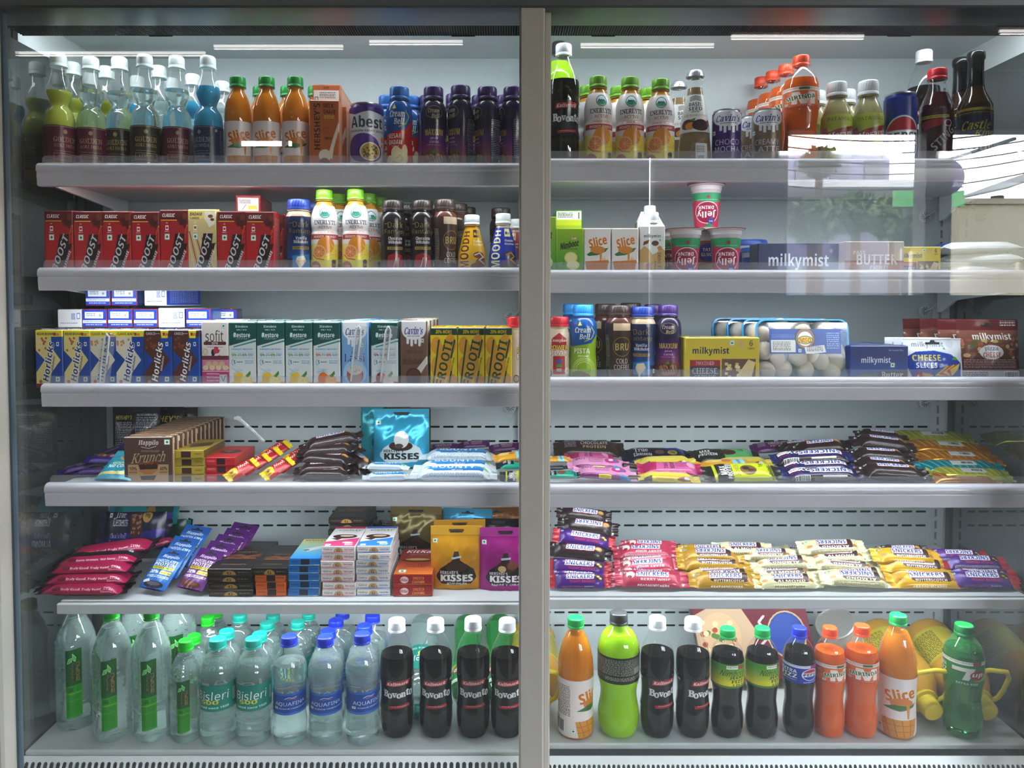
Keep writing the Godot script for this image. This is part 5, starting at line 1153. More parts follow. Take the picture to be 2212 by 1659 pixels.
func make_cartons() -> void:
	for d in ["boost", "boost_badam", "malt_badam", "malt_classic", "malt_choco", "malt_white", "soya", "restore_lemon", "restore_orange", "restore_apple", "lassi", "choco_shake", "mango_yellow", "lime_carton", "mango_white", "shake_orange"]:
		carton(d, d)
	for d in ["malt_classic", "lassi", "restore_apple"]: straw(d)
	# gable pack with a screw cap
	var root := blank()
	var k := Maker.new()
	part("carton_wall", soft_box(0.05, 0.095, 0.045, 0.0015, [Rect2(0.005, 0.0, 0.59, 0.74), Rect2(0.005, 0.0, 0.59, 0.74), Rect2(0.61, 0.0, 0.38, 0.74), Rect2(0.61, 0.0, 0.38, 0.74), Rect2(0.1, 0.8, 0.2, 0.1), Rect2(0.1, 0.8, 0.2, 0.1)]), printed("gable", 0.35), root)
	var w := 0.0245; var d := 0.022
	for s in [1, -1]:
		k.quad(Vector3(-w * s, 0.0935, d * s), Vector3(-w * s * 0.62, 0.112, 0.004 * s), Vector3(w * s * 0.62, 0.112, 0.004 * s), Vector3(w * s, 0.0935, d * s), Rect2(0.2, 0.8, 0.02, 0.02))
		k.quad(Vector3(w * s, 0.0935, d * s), Vector3(w * s * 0.62, 0.112, 0.004 * s), Vector3(w * s * 0.62, 0.112, -0.004 * s), Vector3(w * s, 0.0935, -d * s), Rect2(0.2, 0.8, 0.02, 0.02))
	k.quad(Vector3(-w * 0.62, 0.112, 0.004), Vector3(-w * 0.62, 0.112, -0.004), Vector3(w * 0.62, 0.112, -0.004), Vector3(w * 0.62, 0.112, 0.004), Rect2(0.2, 0.8, 0.02, 0.02))
	part("gable_top", k.done(), printed("gable", 0.35), root)
	part("cap", cap_mesh(0.012, 0.1, 0.121), plain(c("e6e7ea")), root, mv(0.002, 0, 0.008))
	keep("gable_pack", root, Vector3(0.05, 0.121, 0.045))

# ---------------------------------------------------------------- flow-wrapped bars, base at y = 0, long side along x
func bar_mesh(L: float, W: float, H: float, sd: int, flat := 0.42) -> ArrayMesh:
	var key := "bar%.3f_%.3f_%.3f_%d" % [L, W, H, sd]
	if MESH.has(key): return MESH[key]
	var k := Maker.new()
	var r := RandomNumberGenerator.new()
	r.seed = 100 + sd
	var n := 15
	var m := 11
	var pts := []
	var uvs := []
	var bp := []
	var bu := []
	for j in m:                                            # from the front edge over the top to the back edge
		var t := float(j) / (m - 1)
		var a := PI * t
		var row := []
		var ur := []
		for i in n:
			var u := float(i) / (n - 1)
			var e := minf(u, 1.0 - u) * 2.0
			var full := pow(clampf(e * 3.2, 0.0, 1.0), 0.6)
			var ca := cos(a); var sa := sin(a)
			var sq := pow(pow(absf(ca), 3.2) + pow(absf(sa), 3.2), -1.0 / 3.2)
			var z := ca * sq * W / 2 * lerpf(1.0, 0.97, full)
			var y := H * flat + (sa * sq * H * (1.0 - flat)) * full
			y += r.randf_range(-1, 1) * 0.0009 * (1.4 - full)
			z += r.randf_range(-1, 1) * 0.0006
			row.append(Vector3((u - 0.5) * L, y, z)); ur.append(Vector2(u, 1.0 - t))
		pts.append(row); uvs.append(ur)
	k.grid(pts, uvs)
	for j in 5:
		var t := float(j) / 4
		var row := []
		var ur := []
		for i in n:
			var u := float(i) / (n - 1)
			var e := minf(u, 1.0 - u) * 2.0
			var full := pow(clampf(e * 3.2, 0.0, 1.0), 0.6)
			var q: Vector3 = pts[m - 1][i].lerp(pts[0][i], t)
			q.y = lerpf(q.y, H * flat * (1.0 - full), 1.0 if j > 0 and j < 4 else 0.0)
			row.append(q); ur.append(Vector2(u, 0.02 + 0.1 * t))
		bp.append(row); bu.append(ur)
	k.grid(bp, bu)
	MESH[key] = k.done()
	return MESH[key]

func seal_mesh(W: float, L: float, sd: int) -> ArrayMesh:
	var key := "seal%.3f_%.3f_%d" % [W, L, sd]
	if MESH.has(key): return MESH[key]
	var k := Maker.new()
	var r := RandomNumberGenerator.new()
	r.seed = 40 + sd
	var n := 12
	for s in [1, -1]:
		var rows := [[], []]
		var us := [[], []]
		for i in n + 1:
			var z := (0.5 - float(i) / n) * W
			var lift := 0.0016 * sin(i * 1.3 + sd) + r.randf_range(-1, 1) * 0.0006
			var drop: float = 0.003 * sin(sd * 2.1)
			rows[0].append(Vector3(0, s * 0.0003, z)); us[0].append(Vector2(0.03, 0.2 + 0.5 * i / n))
			rows[1].append(Vector3(L + (0.0016 if i % 2 else 0.0), lift + drop + s * 0.0003, z)); us[1].append(Vector2(0.005, 0.2 + 0.5 * i / n))
		k.grid(rows, us, s > 0)
	MESH[key] = k.done()
	return MESH[key]

func bar(kind: String, design: String, L: float, W: float, H: float, end := Color.TRANSPARENT, rough := 0.28, metal := 0.12) -> void:
	var root := blank()
	var sd := absi(hash(kind)) % 5
	part("wrapper", bar_mesh(L - 0.022, W, H, sd), printed(design, rough, metal), root)
	var m: Material = printed(design, rough, metal) if end.a == 0.0 else std(end, rough, metal)
	for s in 2:
		part("end_seal", seal_mesh(W * 0.92, 0.012, sd + s), m, root, Transform3D(Basis(Vector3.UP, PI * s), Vector3((0.5 if s == 0 else -0.5) * (L - 0.023), H * 0.42, 0)))
	keep(kind, root, Vector3(L, H, W))

# ---------------------------------------------------------------- stand-up pouches, base at y = 0
func pouch_mesh(w: float, h: float, t: float, sd: int) -> ArrayMesh:
	var key := "pouch%.3f_%.3f_%.3f_%d" % [w, h, t, sd]
	if MESH.has(key): return MESH[key]
	var k := Maker.new()
	var r := RandomNumberGenerator.new()
	r.seed = 300 + sd
	var n := 14
	var nz := FastNoiseLite.new()
	nz.seed = sd; nz.frequency = 3.0
	for s in [1, -1]:
		var pts := []
		var uvs := []
		for j in n + 1:
			var v := float(j) / n
			var row := []
			var ur := []
			for i in n + 1:
				var u := float(i) / n
				var across := pow(maxf(0.0, 1.0 - pow(absf(u * 2 - 1), 2.6)), 0.7)
				var up := pow(sin(PI * clampf(v / 0.86, 0.0, 1.0) * 0.86 + 0.42), 0.8) if v < 0.84 else 0.0
				up *= clampf((0.86 - v) * 9.0, 0.0, 1.0)
				var z := t / 2 * across * up + 0.0004
				z += nz.get_noise_2d(u * 5.0 + s * 9, v * 5.0) * t * 0.16 * across * (1.0 if v < 0.85 else 0.2)
				row.append(Vector3((u - 0.5) * w * (1.0 - 0.03 * across * up * 0.0), v * h, maxf(z, 0.0003) * s)); ur.append(Vector2(u if s > 0 else 1.0 - u, 1.0 - v))
			pts.append(row); uvs.append(ur)
		k.grid(pts, uvs, s < 0)
	MESH[key] = k.done()
	return MESH[key]

func pouch(kind: String, design: String, w: float, h: float, t: float, rough := 0.25, metal := 0.35) -> void:
	var root := blank()
	part("pouch_wall", pouch_mesh(w, h, t, absi(hash(kind)) % 7), printed(design, rough, metal), root)
	part("top_seal", soft_box(w, h * 0.03, 0.0016, 0.0003, [Rect2(0, 0.02, 1, 0.03), Rect2(0, 0.02, 1, 0.03), Rect2(0, 0, 0.02, 0.02), Rect2(0, 0, 0.02, 0.02), Rect2(0, 0, 0.02, 0.02), Rect2(0, 0, 0.02, 0.02)]), printed(design, rough, metal), root, mv(0, h * 0.97, 0))
	part("hang_hole", extrude(PackedVector2Array([Vector2(-0.013, -0.002), Vector2(-0.005, -0.002), Vector2(-0.003, 0.002), Vector2(0.003, 0.002), Vector2(0.005, -0.002), Vector2(0.013, -0.002), Vector2(0.012, -0.005), Vector2(-0.012, -0.005)]), 0.0022), plain(c("1a1512"), 0.6), root, mv(0, h * 0.93, 0))
	keep(kind, root, Vector3(w, h, t))

# ---------------------------------------------------------------- flat boxes of chocolate: lid up, end forward
func tablet(kind: String, design: String, w := 0.066, h := 0.0135, d := 0.13) -> void:
	var root := blank()
	var top := Rect2(0.0, 0.0, 0.8, 0.888)
	var end := Rect2(0.0, 0.892, 0.8, 0.105)
	var edge := Rect2(0.81, 0.0, 0.17, 0.888)
	part("box_wall", soft_box(w, h, d, 0.0008, [end, end, edge, edge, top, top]), printed(design, 0.3), root)
	part("lid_flap", box(Vector3(-w * 0.47, h * 0.06, d / 2), Vector3(w * 0.47, h * 0.12, d / 2 + 0.0006)), printed(design, 0.3), root)
	keep(kind, root, Vector3(w, h, d))

func flat_box(kind: String, design: String, w: float, h: float, d: float, edge := Rect2(0.0, 0.0, 0.06, 0.06), front := Rect2(0, 0, 1, 1)) -> void:
	var root := blank()
	part("box_wall", soft_box(w, h, d, 0.0012, [front, front, edge, edge, edge, edge]), printed(design, 0.33), root)
	part("lid_flap", box(Vector3(-w * 0.48, h - 0.0002, -d * 0.46), Vector3(w * 0.48, h + 0.0006, d * 0.30)), printed(design, 0.33), root)
	keep(kind, root, Vector3(w, h, d))

func make_snacks() -> void:
	for d in [["nut_brown", Color.TRANSPARENT], ["nut_purple", c("b02030")], ["nut_pink", Color.TRANSPARENT], ["nut_gold", Color.TRANSPARENT], ["nut_cream", Color.TRANSPARENT], ["nut_yellow", Color.TRANSPARENT]]:
		for t in ["", "_turned"]: bar(d[0] + t, d[0] + t, 0.112, 0.034, 0.021, d[1])
	bar("nut_share", "nut_share", 0.165, 0.036, 0.022)
	bar("cherry_bar", "cherry_bar", 0.165, 0.042, 0.021, c("2a1420")); bar("cherry_bar_dark", "cherry_bar_dark", 0.165, 0.042, 0.021, c("1c1018"))
	bar("coconut_bar", "coconut_bar", 0.152, 0.036, 0.024); bar("wafer_red", "wafer_red", 0.095, 0.030, 0.016)
	for d in ["violet_bar", "plum_bar", "cocoa_bar", "ink_bar", "hazel_bar", "teal_bar", "rose_bar", "bubble_bar", "honey_bar", "lime_bar", "mint_bar", "true_bar", "apricot_bar"]: bar(d, d, 0.135, 0.040, 0.019)
	for d in ["foil_gold", "foil_teal", "foil_lime"]: bar(d, d, 0.19, 0.045, 0.020, Color.TRANSPARENT, 0.22, 0.6)
	bar("curd_pouch", "curd_pouch", 0.19, 0.12, 0.034, Color.TRANSPARENT, 0.3, 0.0)
	bar("almond_pouch", "almond_pouch", 0.145, 0.075, 0.022); bar("teal_pouch", "teal_pouch", 0.15, 0.07, 0.022)
	for d in ["tablet_pink", "tablet_blue", "tablet_dark", "tablet_sky", "tablet_orange", "tablet_red", "tablet_gold", "tablet_salted"]: tablet(d, d)
	flat_box("krunch", "krunch", 0.086, 0.092, 0.0095, Rect2(0.865, 0.0, 0.13, 0.99), Rect2(0.0, 0.0, 0.845, 0.99))
	for d in ["kiss_blue", "kiss_gold", "kiss_magenta", "kiss_olive", "pouch_black", "pouch_black_back", "pouch_teal", "pouch_brown", "pouch_bluewave", "pouch_copper"]: pouch(d, d, 0.10, 0.13, 0.032, 0.25, 0.35 if not d.begins_with("pouch_black") else 0.1)
	pouch("pouch_cookie", "pouch_cookie", 0.085, 0.10, 0.02, 0.3, 0.1)
	pouch("happy_blue", "happy_blue", 0.056, 0.105, 0.022, 0.28, 0.15); pouch("happy_purple", "happy_purple", 0.056, 0.105, 0.022, 0.28, 0.15)
	flat_box("butter_box", "butter_box", 0.104, 0.062, 0.026); flat_box("blue_box", "blue_box", 0.152, 0.06, 0.05); flat_box("chiplet_box", "chiplet_box", 0.104, 0.06, 0.10)
	flat_box("cubes_box", "cubes_box", 0.132, 0.076, 0.04); pouch("slices_pack", "slices_pack", 0.104, 0.075, 0.02, 0.2, 0.0); pouch("pizza_pack", "pizza_pack", 0.125, 0.112, 0.026, 0.2, 0.0)
	flat_box("frozen_box", "frozen_box", 0.24, 0.19, 0.03)
	# lidded cups
	for d in [["jelly_cup", "jelly_cup", "b03048"], ["gluco_cup", "gluco_cup", "c06a70"]]:
		var root := blank()
		part("cup_wall", lathe([[0.0, 0.001], [0.0225, 0.0], [0.0235, 0.003], [0.0305, 0.078], [0.0320, 0.079], [0.0325, 0.088]], 36), plain(c("d8ccd0"), 0.3), root)
		part("label", lathe([[0.0240, 0.004], [0.0303, 0.072]], 36, 0.0005), printed(d[1], 0.3), root)
		part("rim", lathe([[0.0325, 0.087], [0.0375, 0.0885], [0.0375, 0.0900], [0.0320, 0.0905]], 36), plain(c("d9cfd2"), 0.3), root)
		part("foil_lid", lathe([[0.0395, 0.0900], [0.0400, 0.0908], [0.033, 0.0915], [0.0, 0.0905]], 36, 0.0, func(a: float, _y: float): return 1.0 + 0.03 * cos(a * 3.0 + 1.0) * cos(a * 7.0)), std(c(d[2]), 0.3, 0.4), root)
		keep(d[0], root, Vector3(0.08, 0.0915, 0.08))
	# lidded tubs
	var tub := blank()
	part("tub_wall", lathe([[0.0, 0.001], [0.034, 0.0], [0.036, 0.003], [0.043, 0.052], [0.045, 0.054]], 32), plain(c("d5d8e2"), 0.3), tub)
	part("lid", lathe([[0.044, 0.052], [0.0475, 0.053], [0.0475, 0.058], [0.045, 0.061], [0.040, 0.0605], [0.0, 0.0605]], 32), plain(c("3a5cb8"), 0.3), tub)
	part("band", lathe([[0.0382, 0.016], [0.0415, 0.042]], 32, 0.0006), plain(c("2a4aa0"), 0.3), tub)
	keep("curd_tub", tub, Vector3(0.095, 0.061, 0.095))

# ---------------------------------------------------------------- putting goods in place
const ORD := ["first", "second", "third", "fourth", "fifth", "sixth", "seventh", "eighth", "ninth", "tenth", "eleventh", "twelfth", "thirteenth"]

func put(kind: String, called: String, cat: String, label: String, group: String, pos: Vector3, turn := Vector3.ZERO, sc := Vector3.ONE) -> Node3D:
	var o: Node3D = PROTO[kind].duplicate()
	o.name = numbered(called)
	add_child(o)
	o.position = pos
	o.rotation = turn
	o.scale = sc
	tag(o, label, cat, group)
	return o

# stand a thing so that it shows at picture column x, w wide, its top at row y; depth is that of its middle
func stand(kind: String, called: String, cat: String, label: String, group: String, x: float, w: float, y: float, depth: float, base: float, yaw := 0.0) -> Node3D:
	var s: Vector3 = SIZE[kind]
	var foot := at(x, 700, depth)
	var wide := w / F * depth * 1.0 / s.x
	var high := wide
	if y > 0.0: high = (at(x, y, depth).y - base) / s.y
	if w <= 0.0: wide = high
	if absf(s.x - s.z) < 0.001: yaw += rad_to_deg(atan2(-foot.x, depth)) * 0.8      # round things are turned with their labels to the aisle
	return put(kind, called, cat, label, group, Vector3(foot.x, base, -depth), Vector3(0, deg_to_rad(yaw), 0), Vector3(wide, high, wide))

# another of the same kind, moved
func again(o: Node3D, dx: float, dz: float, label: String, dy := 0.0, yaw := 0.0) -> Node3D:
	var r: Node3D = o.duplicate()
	r.name = numbered(o.name.rstrip("0123456789").rstrip("_"))
	add_child(r)
	r.position = o.position + Vector3(dx, dy, dz)
	r.rotation.y += deg_to_rad(yaw)
	r.set_meta("label", label)
	return r

# keep a thing above the shelf, behind the front lip and clear of the back panel
func settle(o: Node3D, kind: String, base: float, front := -1.3575) -> void:
	var s: Vector3 = SIZE[kind]
	var lo := Vector3(INF, INF, INF)
	var hi := -lo
	for i in 8:
		var q := o.transform * (Vector3((i & 1) - 0.5, (i >> 1) & 1, ((i >> 2) & 1) - 0.5) * s)
		lo = lo.min(q); hi = hi.max(q)
	if lo.y < base + 0.0008: o.position.y += base + 0.0008 - lo.y
	if hi.z > front: o.position.z -= hi.z - front
	if lo.z < BACK + 0.016: o.position.z += BACK + 0.016 - lo.z
	if lo.x < LEFT + 0.002: o.position.x += LEFT + 0.002 - lo.x

# ---------------------------------------------------------------- the refrigerator
const LEFT := -0.88                     # inner faces of the end panels
const RIGHT := 0.99
const BACK := -1.66
const TOP := 1.83
const MID := 0.0536                     # between the two doors
var DECK := 0.0
var S := [[], []]                       # heights of the five shelves in each bay

func level(y: float, depth: float) -> float:
	return at(1085, y, depth).y

func shelf(fridge: Node3D, bay: int, i: int, x0: float, x1: float, top: float) -> void:
	var o := Node3D.new()
	o.name = "shelf"
	fridge.add_child(o, true)
	o.position = Vector3(x0, top, -1.35)
	var w := x1 - x0
	var plate: float = S[bay][i] - top
	var railed := i < 4
	part("shelf_plate", box(Vector3(0, plate - 0.016, -0.008), Vector3(w, plate, BACK + 1.35 + 0.012)), M.shelf, o)
	if railed:
		# price rail: a rounded upper bead, a groove and a flat ticket face
		var prof := [[0.000, -0.003], [0.000, 0.004], [-0.002, 0.009], [-0.006, 0.0125], [-0.012, 0.0135], [-0.0155, 0.0125], [-0.0165, 0.0105], [-0.0175, 0.0105], [-0.0200, 0.0115], [-0.0400, 0.0100], [-0.0415, 0.008], [-0.0415, -0.003]]
		var k := Maker.new()
		var rows := []
		var uvs := []
		for q in prof:
			rows.append([Vector3(0, q[0], q[1]), Vector3(w, q[0], q[1])])
			uvs.append([Vector2(0, 0), Vector2(1, 0)])
		rows.reverse()
		k.grid(rows, uvs)
		for e in 2:
			var cx := w * e
			for j in prof.size() - 1:
				var a := Vector3(cx, prof[j][0], prof[j][1]); var b := Vector3(cx, prof[j + 1][0], prof[j + 1][1]); var d := Vector3(cx, -0.02, -0.003)
				if e: k.face(d, a, b)
				else: k.face(d, b, a)
		part("price_rail", k.done(), M.rail, o)
		var lip := PackedVector2Array([Vector2(0.004, -0.002), Vector2(w - 0.004, -0.002), Vector2(w - 0.004, 0.010), Vector2(w - 0.008, 0.0135), Vector2(0.010, 0.0135), Vector2(0.005, 0.010)])
		part("riser", extrude(lip, 0.0015), M.acrylic, o, mv(0, 0, 0.001))
	else:
		part("front_edge", soft_box(w, 0.019, 0.008, 0.0015, [Rect2(0, 0, 1, 1), Rect2(0, 0, 1, 1), Rect2(0, 0, 1, 1), Rect2(0, 0, 1, 1), Rect2(0, 0, 1, 1), Rect2(0, 0, 1, 1)]), M.shelf, o, mv(w / 2, -0.019, 0.002))
	# brackets
	var arm := PackedVector2Array([Vector2(0, 0), Vector2(-0.255, 0), Vector2(-0.255, -0.052), Vector2(-0.235, -0.05), Vector2(-0.19, -0.026), Vector2(-0.10, -0.018), Vector2(0, -0.010)])
	for e in 2:
		part("bracket", extrude(arm, 0.005), M.white_steel, o, Transform3D(Basis(Vector3.UP, -PI / 2), Vector3(0.012 if e == 0 else w - 0.012, plate - 0.0165, -0.030)))
	# lamp under the front edge
	var low := plate - 0.0165
	var back := 0.045 if i == 4 else 0.0
	part("lamp_strip", box(Vector3(0.03, low - 0.006, -0.024 - back), Vector3(w - 0.03, low, -0.010 - back)), M.lamp, o)
	var l := AreaLight3D.new()
	l.name = "shelf_lamp_light"
	l.area_size = Vector2(w - 0.08, 0.012)
	l.light_energy = SHELF_LAMP * (2.1 if i == 4 else 1.0)
	l.light_color = LAMP_COLOR
	l.shadow_enabled = true
	add_child(l, true)
	l.position = Vector3((x0 + x1) / 2, top + low - 0.0075, -1.367 - back)
	l.rotation = Vector3(deg_to_rad(-82), 0, 0)
	l.area_range = 8.0
	l.area_attenuation = 2.0

func rbox(w: float, h: float, d: float, ch := 0.002) -> ArrayMesh:
	var q := Rect2(0, 0, 1, 1)
	return soft_box(w, h, d, ch, [q, q, q, q, q, q])

# back panel pierced by rows of slots
func pierced(x0: float, x1: float, y0: float, y1: float, rows: Array, first: float, count: int, pitch: float, length: float, tall: float) -> ArrayMesh:
	var k := Maker.new()
	var y := y0
	for r in rows:
		k.box(Vector3(x0, y, -0.002), Vector3(x1, r - tall / 2, 0))
		var x := x0
		for i in count:
			var sx := first + i * pitch
			k.box(Vector3(x, r - tall / 2, -0.002), Vector3(sx, r + tall / 2, 0))
			# rounded slot ends
			for e in [-1, 1]:
				k.box(Vector3(sx, r + e * tall * 0.5 - (tall * 0.16 if e > 0 else 0.0), -0.0018), Vector3(sx + tall * 0.22, r + e * tall * 0.5 + (tall * 0.16 if e < 0 else 0.0), -0.0002))
				k.box(Vector3(sx + length - tall * 0.22, r + e * tall * 0.5 - (tall * 0.16 if e > 0 else 0.0), -0.0018), Vector3(sx + length, r + e * tall * 0.5 + (tall * 0.16 if e < 0 else 0.0), -0.0002))
			x = sx + length
		k.box(Vector3(x, r - tall / 2, -0.002), Vector3(x1, r + tall / 2, 0))
		y = r + tall / 2
	k.box(Vector3(x0, y, -0.002), Vector3(x1, y1, 0))
	return k.done()

func build_fridge() -> void:
	var g := thing("display_refrigerator", "grey steel display refrigerator with sliding glass doors and five lit shelves", "refrigerator")
	DECK = level(1606, 1.375)
	for bay in 2:
		for i in 5:
			S[bay].append(level([[353, 578, 828, 1042, 1302], [343, 583, 814, 1045, 1291]][bay][i], 1.35) - (0.012 if i < 4 else 0.0))
	# shell
	var back_low := DECK - 0.02
	var rows := []
	for y in [1351, 1323, 1135, 1105, 953, 922]: rows.append(level(y, 1.66))
	part("back_panel", pierced(LEFT, RIGHT, back_low, TOP, rows, -0.815, 57, 0.03105, 0.0236, 0.0048), M.back, g, mv(0, 0, BACK))
	part("back_casing", box(Vector3(LEFT - 0.03, back_low - 0.1, BACK - 0.06), Vector3(RIGHT + 0.03, TOP + 0.12, BACK - 0.03)), M.dark, g)
	for e in 2:
		var x := LEFT if e == 0 else RIGHT
		var s := -1.0 if e == 0 else 1.0
		part("end_glass", box(Vector3(x, back_low, -1.26), Vector3(x + s * 0.006, level(0, 1.0) * 0.0 + 1.772, BACK)), M.end_glass, g)
		part("end_casing", box(Vector3(x + s * 0.012, back_low - 0.1, -1.24), Vector3(x + s * 0.03, TOP + 0.12, BACK - 0.03)), M.dark, g)
		part("end_trim", box(Vector3(x, 1.772, -1.38), Vector3(x + s * 0.010, TOP, BACK)), M.white_steel, g)
	part("top_liner", box(Vector3(LEFT, TOP, -1.40), Vector3(RIGHT, TOP + 0.02, BACK)), M.white_steel, g)
	part("top_casing", box(Vector3(LEFT - 0.03, TOP + 0.02, -1.2), Vector3(RIGHT + 0.03, TOP + 0.14, BACK - 0.03)), M.dark, g)
	part("header", soft_box(RIGHT - LEFT - 0.03, 0.07, 0.085, 0.003, [Rect2(0, 0, 1, 1), Rect2(0, 0, 1, 1), Rect2(0, 0, 1, 1), Rect2(0, 0, 1, 1), Rect2(0, 0, 1, 1), Rect2(0, 0, 1, 1)]), M.header, g, mv((LEFT + RIGHT) / 2, 1.775, -1.272))
	# air grille behind the header, with its two clips
	var k := Maker.new()
	k.box(Vector3(LEFT + 0.012, 1.786, -1.376), Vector3(RIGHT - 0.012, 1.80, -1.318))
	var n := 0
	var x := LEFT + 0.02
	while x < RIGHT - 0.02:
		k.box(Vector3(x, 1.7795, -1.374), Vector3(x + 0.0012, 1.786, -1.320))
		x += 0.0045
	for j in 9: k.box(Vector3(LEFT + 0.012, 1.7795, -1.3740 + j * 0.0066), Vector3(RIGHT - 0.012, 1.786, -1.3732 + j * 0.0066))
	part("air_grille", k.done(), M.honeycomb, g)
	for px in [341, 1000, 1305, 1950]:
		var q := at(px, 74, 1.36)
		part("grille_clip", tube([Vector3(q.x - 0.021, 1.786, -1.372), Vector3(q.x - 0.021, 1.7785, -1.372), Vector3(q.x + 0.021, 1.7785, -1.372), Vector3(q.x + 0.021, 1.786, -1.372)], 0.0012, 6), M.dark, g)
	# lamp above the top shelf, hidden behind the grille
	for bay in 2:
		var a := LEFT + 0.04 if bay == 0 else MID + 0.02
		var b := MID - 0.02 if bay == 0 else RIGHT - 0.04
		part("top_lamp", box(Vector3(a, TOP - 0.012, -1.405), Vector3(b, TOP - 0.001, -1.385)), M.lamp, g)
		var l := AreaLight3D.new()
		l.name = "top_lamp_light"
		l.area_size = Vector2(b - a, 0.018)
		l.light_energy = TOP_LAMP; l.light_color = LAMP_COLOR
		l.shadow_enabled = true; l.area_range = 8.0; l.area_attenuation = 2.0
		add_child(l, true)
		l.position = Vector3((a + b) / 2, TOP - 0.014, -1.396)
		l.rotation = Vector3(deg_to_rad(-66), 0, 0)
	# uprights with their slots, and the cross rail behind the second shelf
	for px in [272, 1135, 2030]:
		var ux := at(px, 700, 1.65).x
		var u := Maker.new()
		var y := back_low
		var i := 0
		u.box(Vector3(-0.016, back_low, 0), Vector3(-0.0025, TOP - 0.02, 0.010))
		u.box(Vector3(0.0025, back_low, 0), Vector3(0.016, TOP - 0.02, 0.010))
		while y < TOP - 0.03:
			u.box(Vector3(-0.0025, y, 0.001), Vector3(0.0025, y + 0.0085, 0.0099))
			y += 0.0257
		part("upright", u.done(), M.back, g, mv(ux, 0, BACK + 0.0005))
		part("upright_slot_backing", box(Vector3(-0.002, back_low, 0.0005), Vector3(0.002, TOP - 0.04, 0.0012)), M.black, g, mv(ux, 0, BACK + 0.0005))
	part("cross_rail", rbox(RIGHT - LEFT - 0.1, 0.015, 0.012), M.back, g, mv((LEFT + RIGHT) / 2, level(432, 1.65), BACK + 0.012))
	# cable grommets on the back panel
	for q in [[1102, 685], [1102, 880], [1997, 468], [1997, 672], [1997, 870]]:
		var p := at(q[0], q[1], 1.655)
		var o := Node3D.new()
		o.name = "grommet"
		g.add_child(o, true)
		o.position = p + Vector3(0, 0, 0.002)
		o.rotation.x = PI / 2
		part("disc", lathe([[0.013, -0.001], [0.0135, 0.0], [0.0125, 0.0012], [0.0, 0.0012]], 24), M.back, o)
		for i in 10: part("slit", box(Vector3(0.0025, 0.0012, -0.0005), Vector3(0.0095, 0.0016, 0.0005)), M.black, o, Transform3D(Basis(Vector3.UP, i * TAU / 10), Vector3.ZERO))
		part("cable", tube([Vector3(0, 0.001, 0), Vector3(0.012, 0.006, -0.006), Vector3(0.026, 0.006, -0.02), Vector3(0.034, 0.005, -0.045)], 0.0018, 6), M.cable, o)
	# shelves
	for bay in 2:
		for i in 5:
			var y0: float = S[bay][i] + (0.012 if i < 4 else 0.0)
			var xl: float = at([94, 92, 94, 97, 113][i], 700, 1.35).x if bay == 0 else MID + 0.004
			var xr: float = MID - 0.004 if bay == 0 else 0.962
			shelf(g, bay, i, xl, xr, y0)
	# deck, its front lip and the air-return grille
	var lip := level(1631, 1.352)
	for bay in 2:
		var a := LEFT + 0.001 if bay == 0 else MID
		var b := MID if bay == 0 else RIGHT - 0.001
		var f := -1.353 if bay == 0 else -1.374
		part("deck_pan", rbox(b - a, 0.012, f - BACK - 0.004, 0.003), M.deck, g, mv((a + b) / 2, DECK - 0.012, (f + BACK + 0.004) / 2))
		part("deck_front", box(Vector3(a, lip - 0.002, f - 0.010), Vector3(b, DECK - 0.004, f - 0.001)), M.deck, g)
	for bay in 2:
		var a := LEFT + 0.002 if bay == 0 else MID
		var b := MID if bay == 0 else RIGHT - 0.002
		var q := Maker.new()
		var w := b - a
		var pitch := 0.0116 if bay == 0 else 0.0090
		var y0 := 0.010; var y1 := 0.034                           # slot span down the plate
		if bay == 1: y0 = 0.014; y1 = 0.026
		q.box(Vector3(0, -y0, 0), Vector3(w, 0, 0.0015)); q.box(Vector3(0, -0.06, 0), Vector3(w, -y1, 0.0015))
		var px := 0.0
		while px < w - pitch * 0.5:
			q.box(Vector3(px, -y1, 0), Vector3(px + pitch * 0.36, -y0, 0.0015))
			q.box(Vector3(px + pitch * 0.36, -y0 - 0.0016, 0.0002), Vector3(px + pitch * 0.50, -y0, 0.0013)); q.box(Vector3(px + pitch * 0.86, -y0 - 0.0016, 0.0002), Vector3(px + pitch, -y0, 0.0013))
			px += pitch
		part("air_return_grille", q.done(), M.grille, g, Transform3D(Basis(Vector3.RIGHT, deg_to_rad(-28)), Vector3(a, lip, -1.350)))
		part("grille_cavity", box(Vector3(a, lip - 0.11, -1.36), Vector3(b, lip - 0.07, -1.26)), M.dark, g)
	part("lower_body", box(Vector3(LEFT - 0.03, 0.06, -1.21), Vector3(RIGHT + 0.03, lip - 0.06, BACK - 0.03)), M.white_steel, g)
	part("plinth", box(Vector3(LEFT, 0.0, -1.26), Vector3(RIGHT, 0.06, BACK)), M.dark, g)
	# door frames: outer jambs, head, and the two sliding doors
	var jl := at(2, 700, 1.25).x
	part("jamb", rbox(0.062, 1.40, 0.05, 0.004), M.frame, g, mv(-0.853, 0.40, -1.235))
	part("jamb", rbox(0.062, 1.40, 0.05, 0.004), M.frame, g, mv(0.953, 0.40, -1.235))
	part("head", rbox(2.0, 0.07, 0.075, 0.004), M.frame, g, mv(MID, 1.7955, -1.235))
	part("bottom_track", rbox(1.87, 0.03, 0.07, 0.003), M.frame, g, mv(MID, 0.425, -1.235))
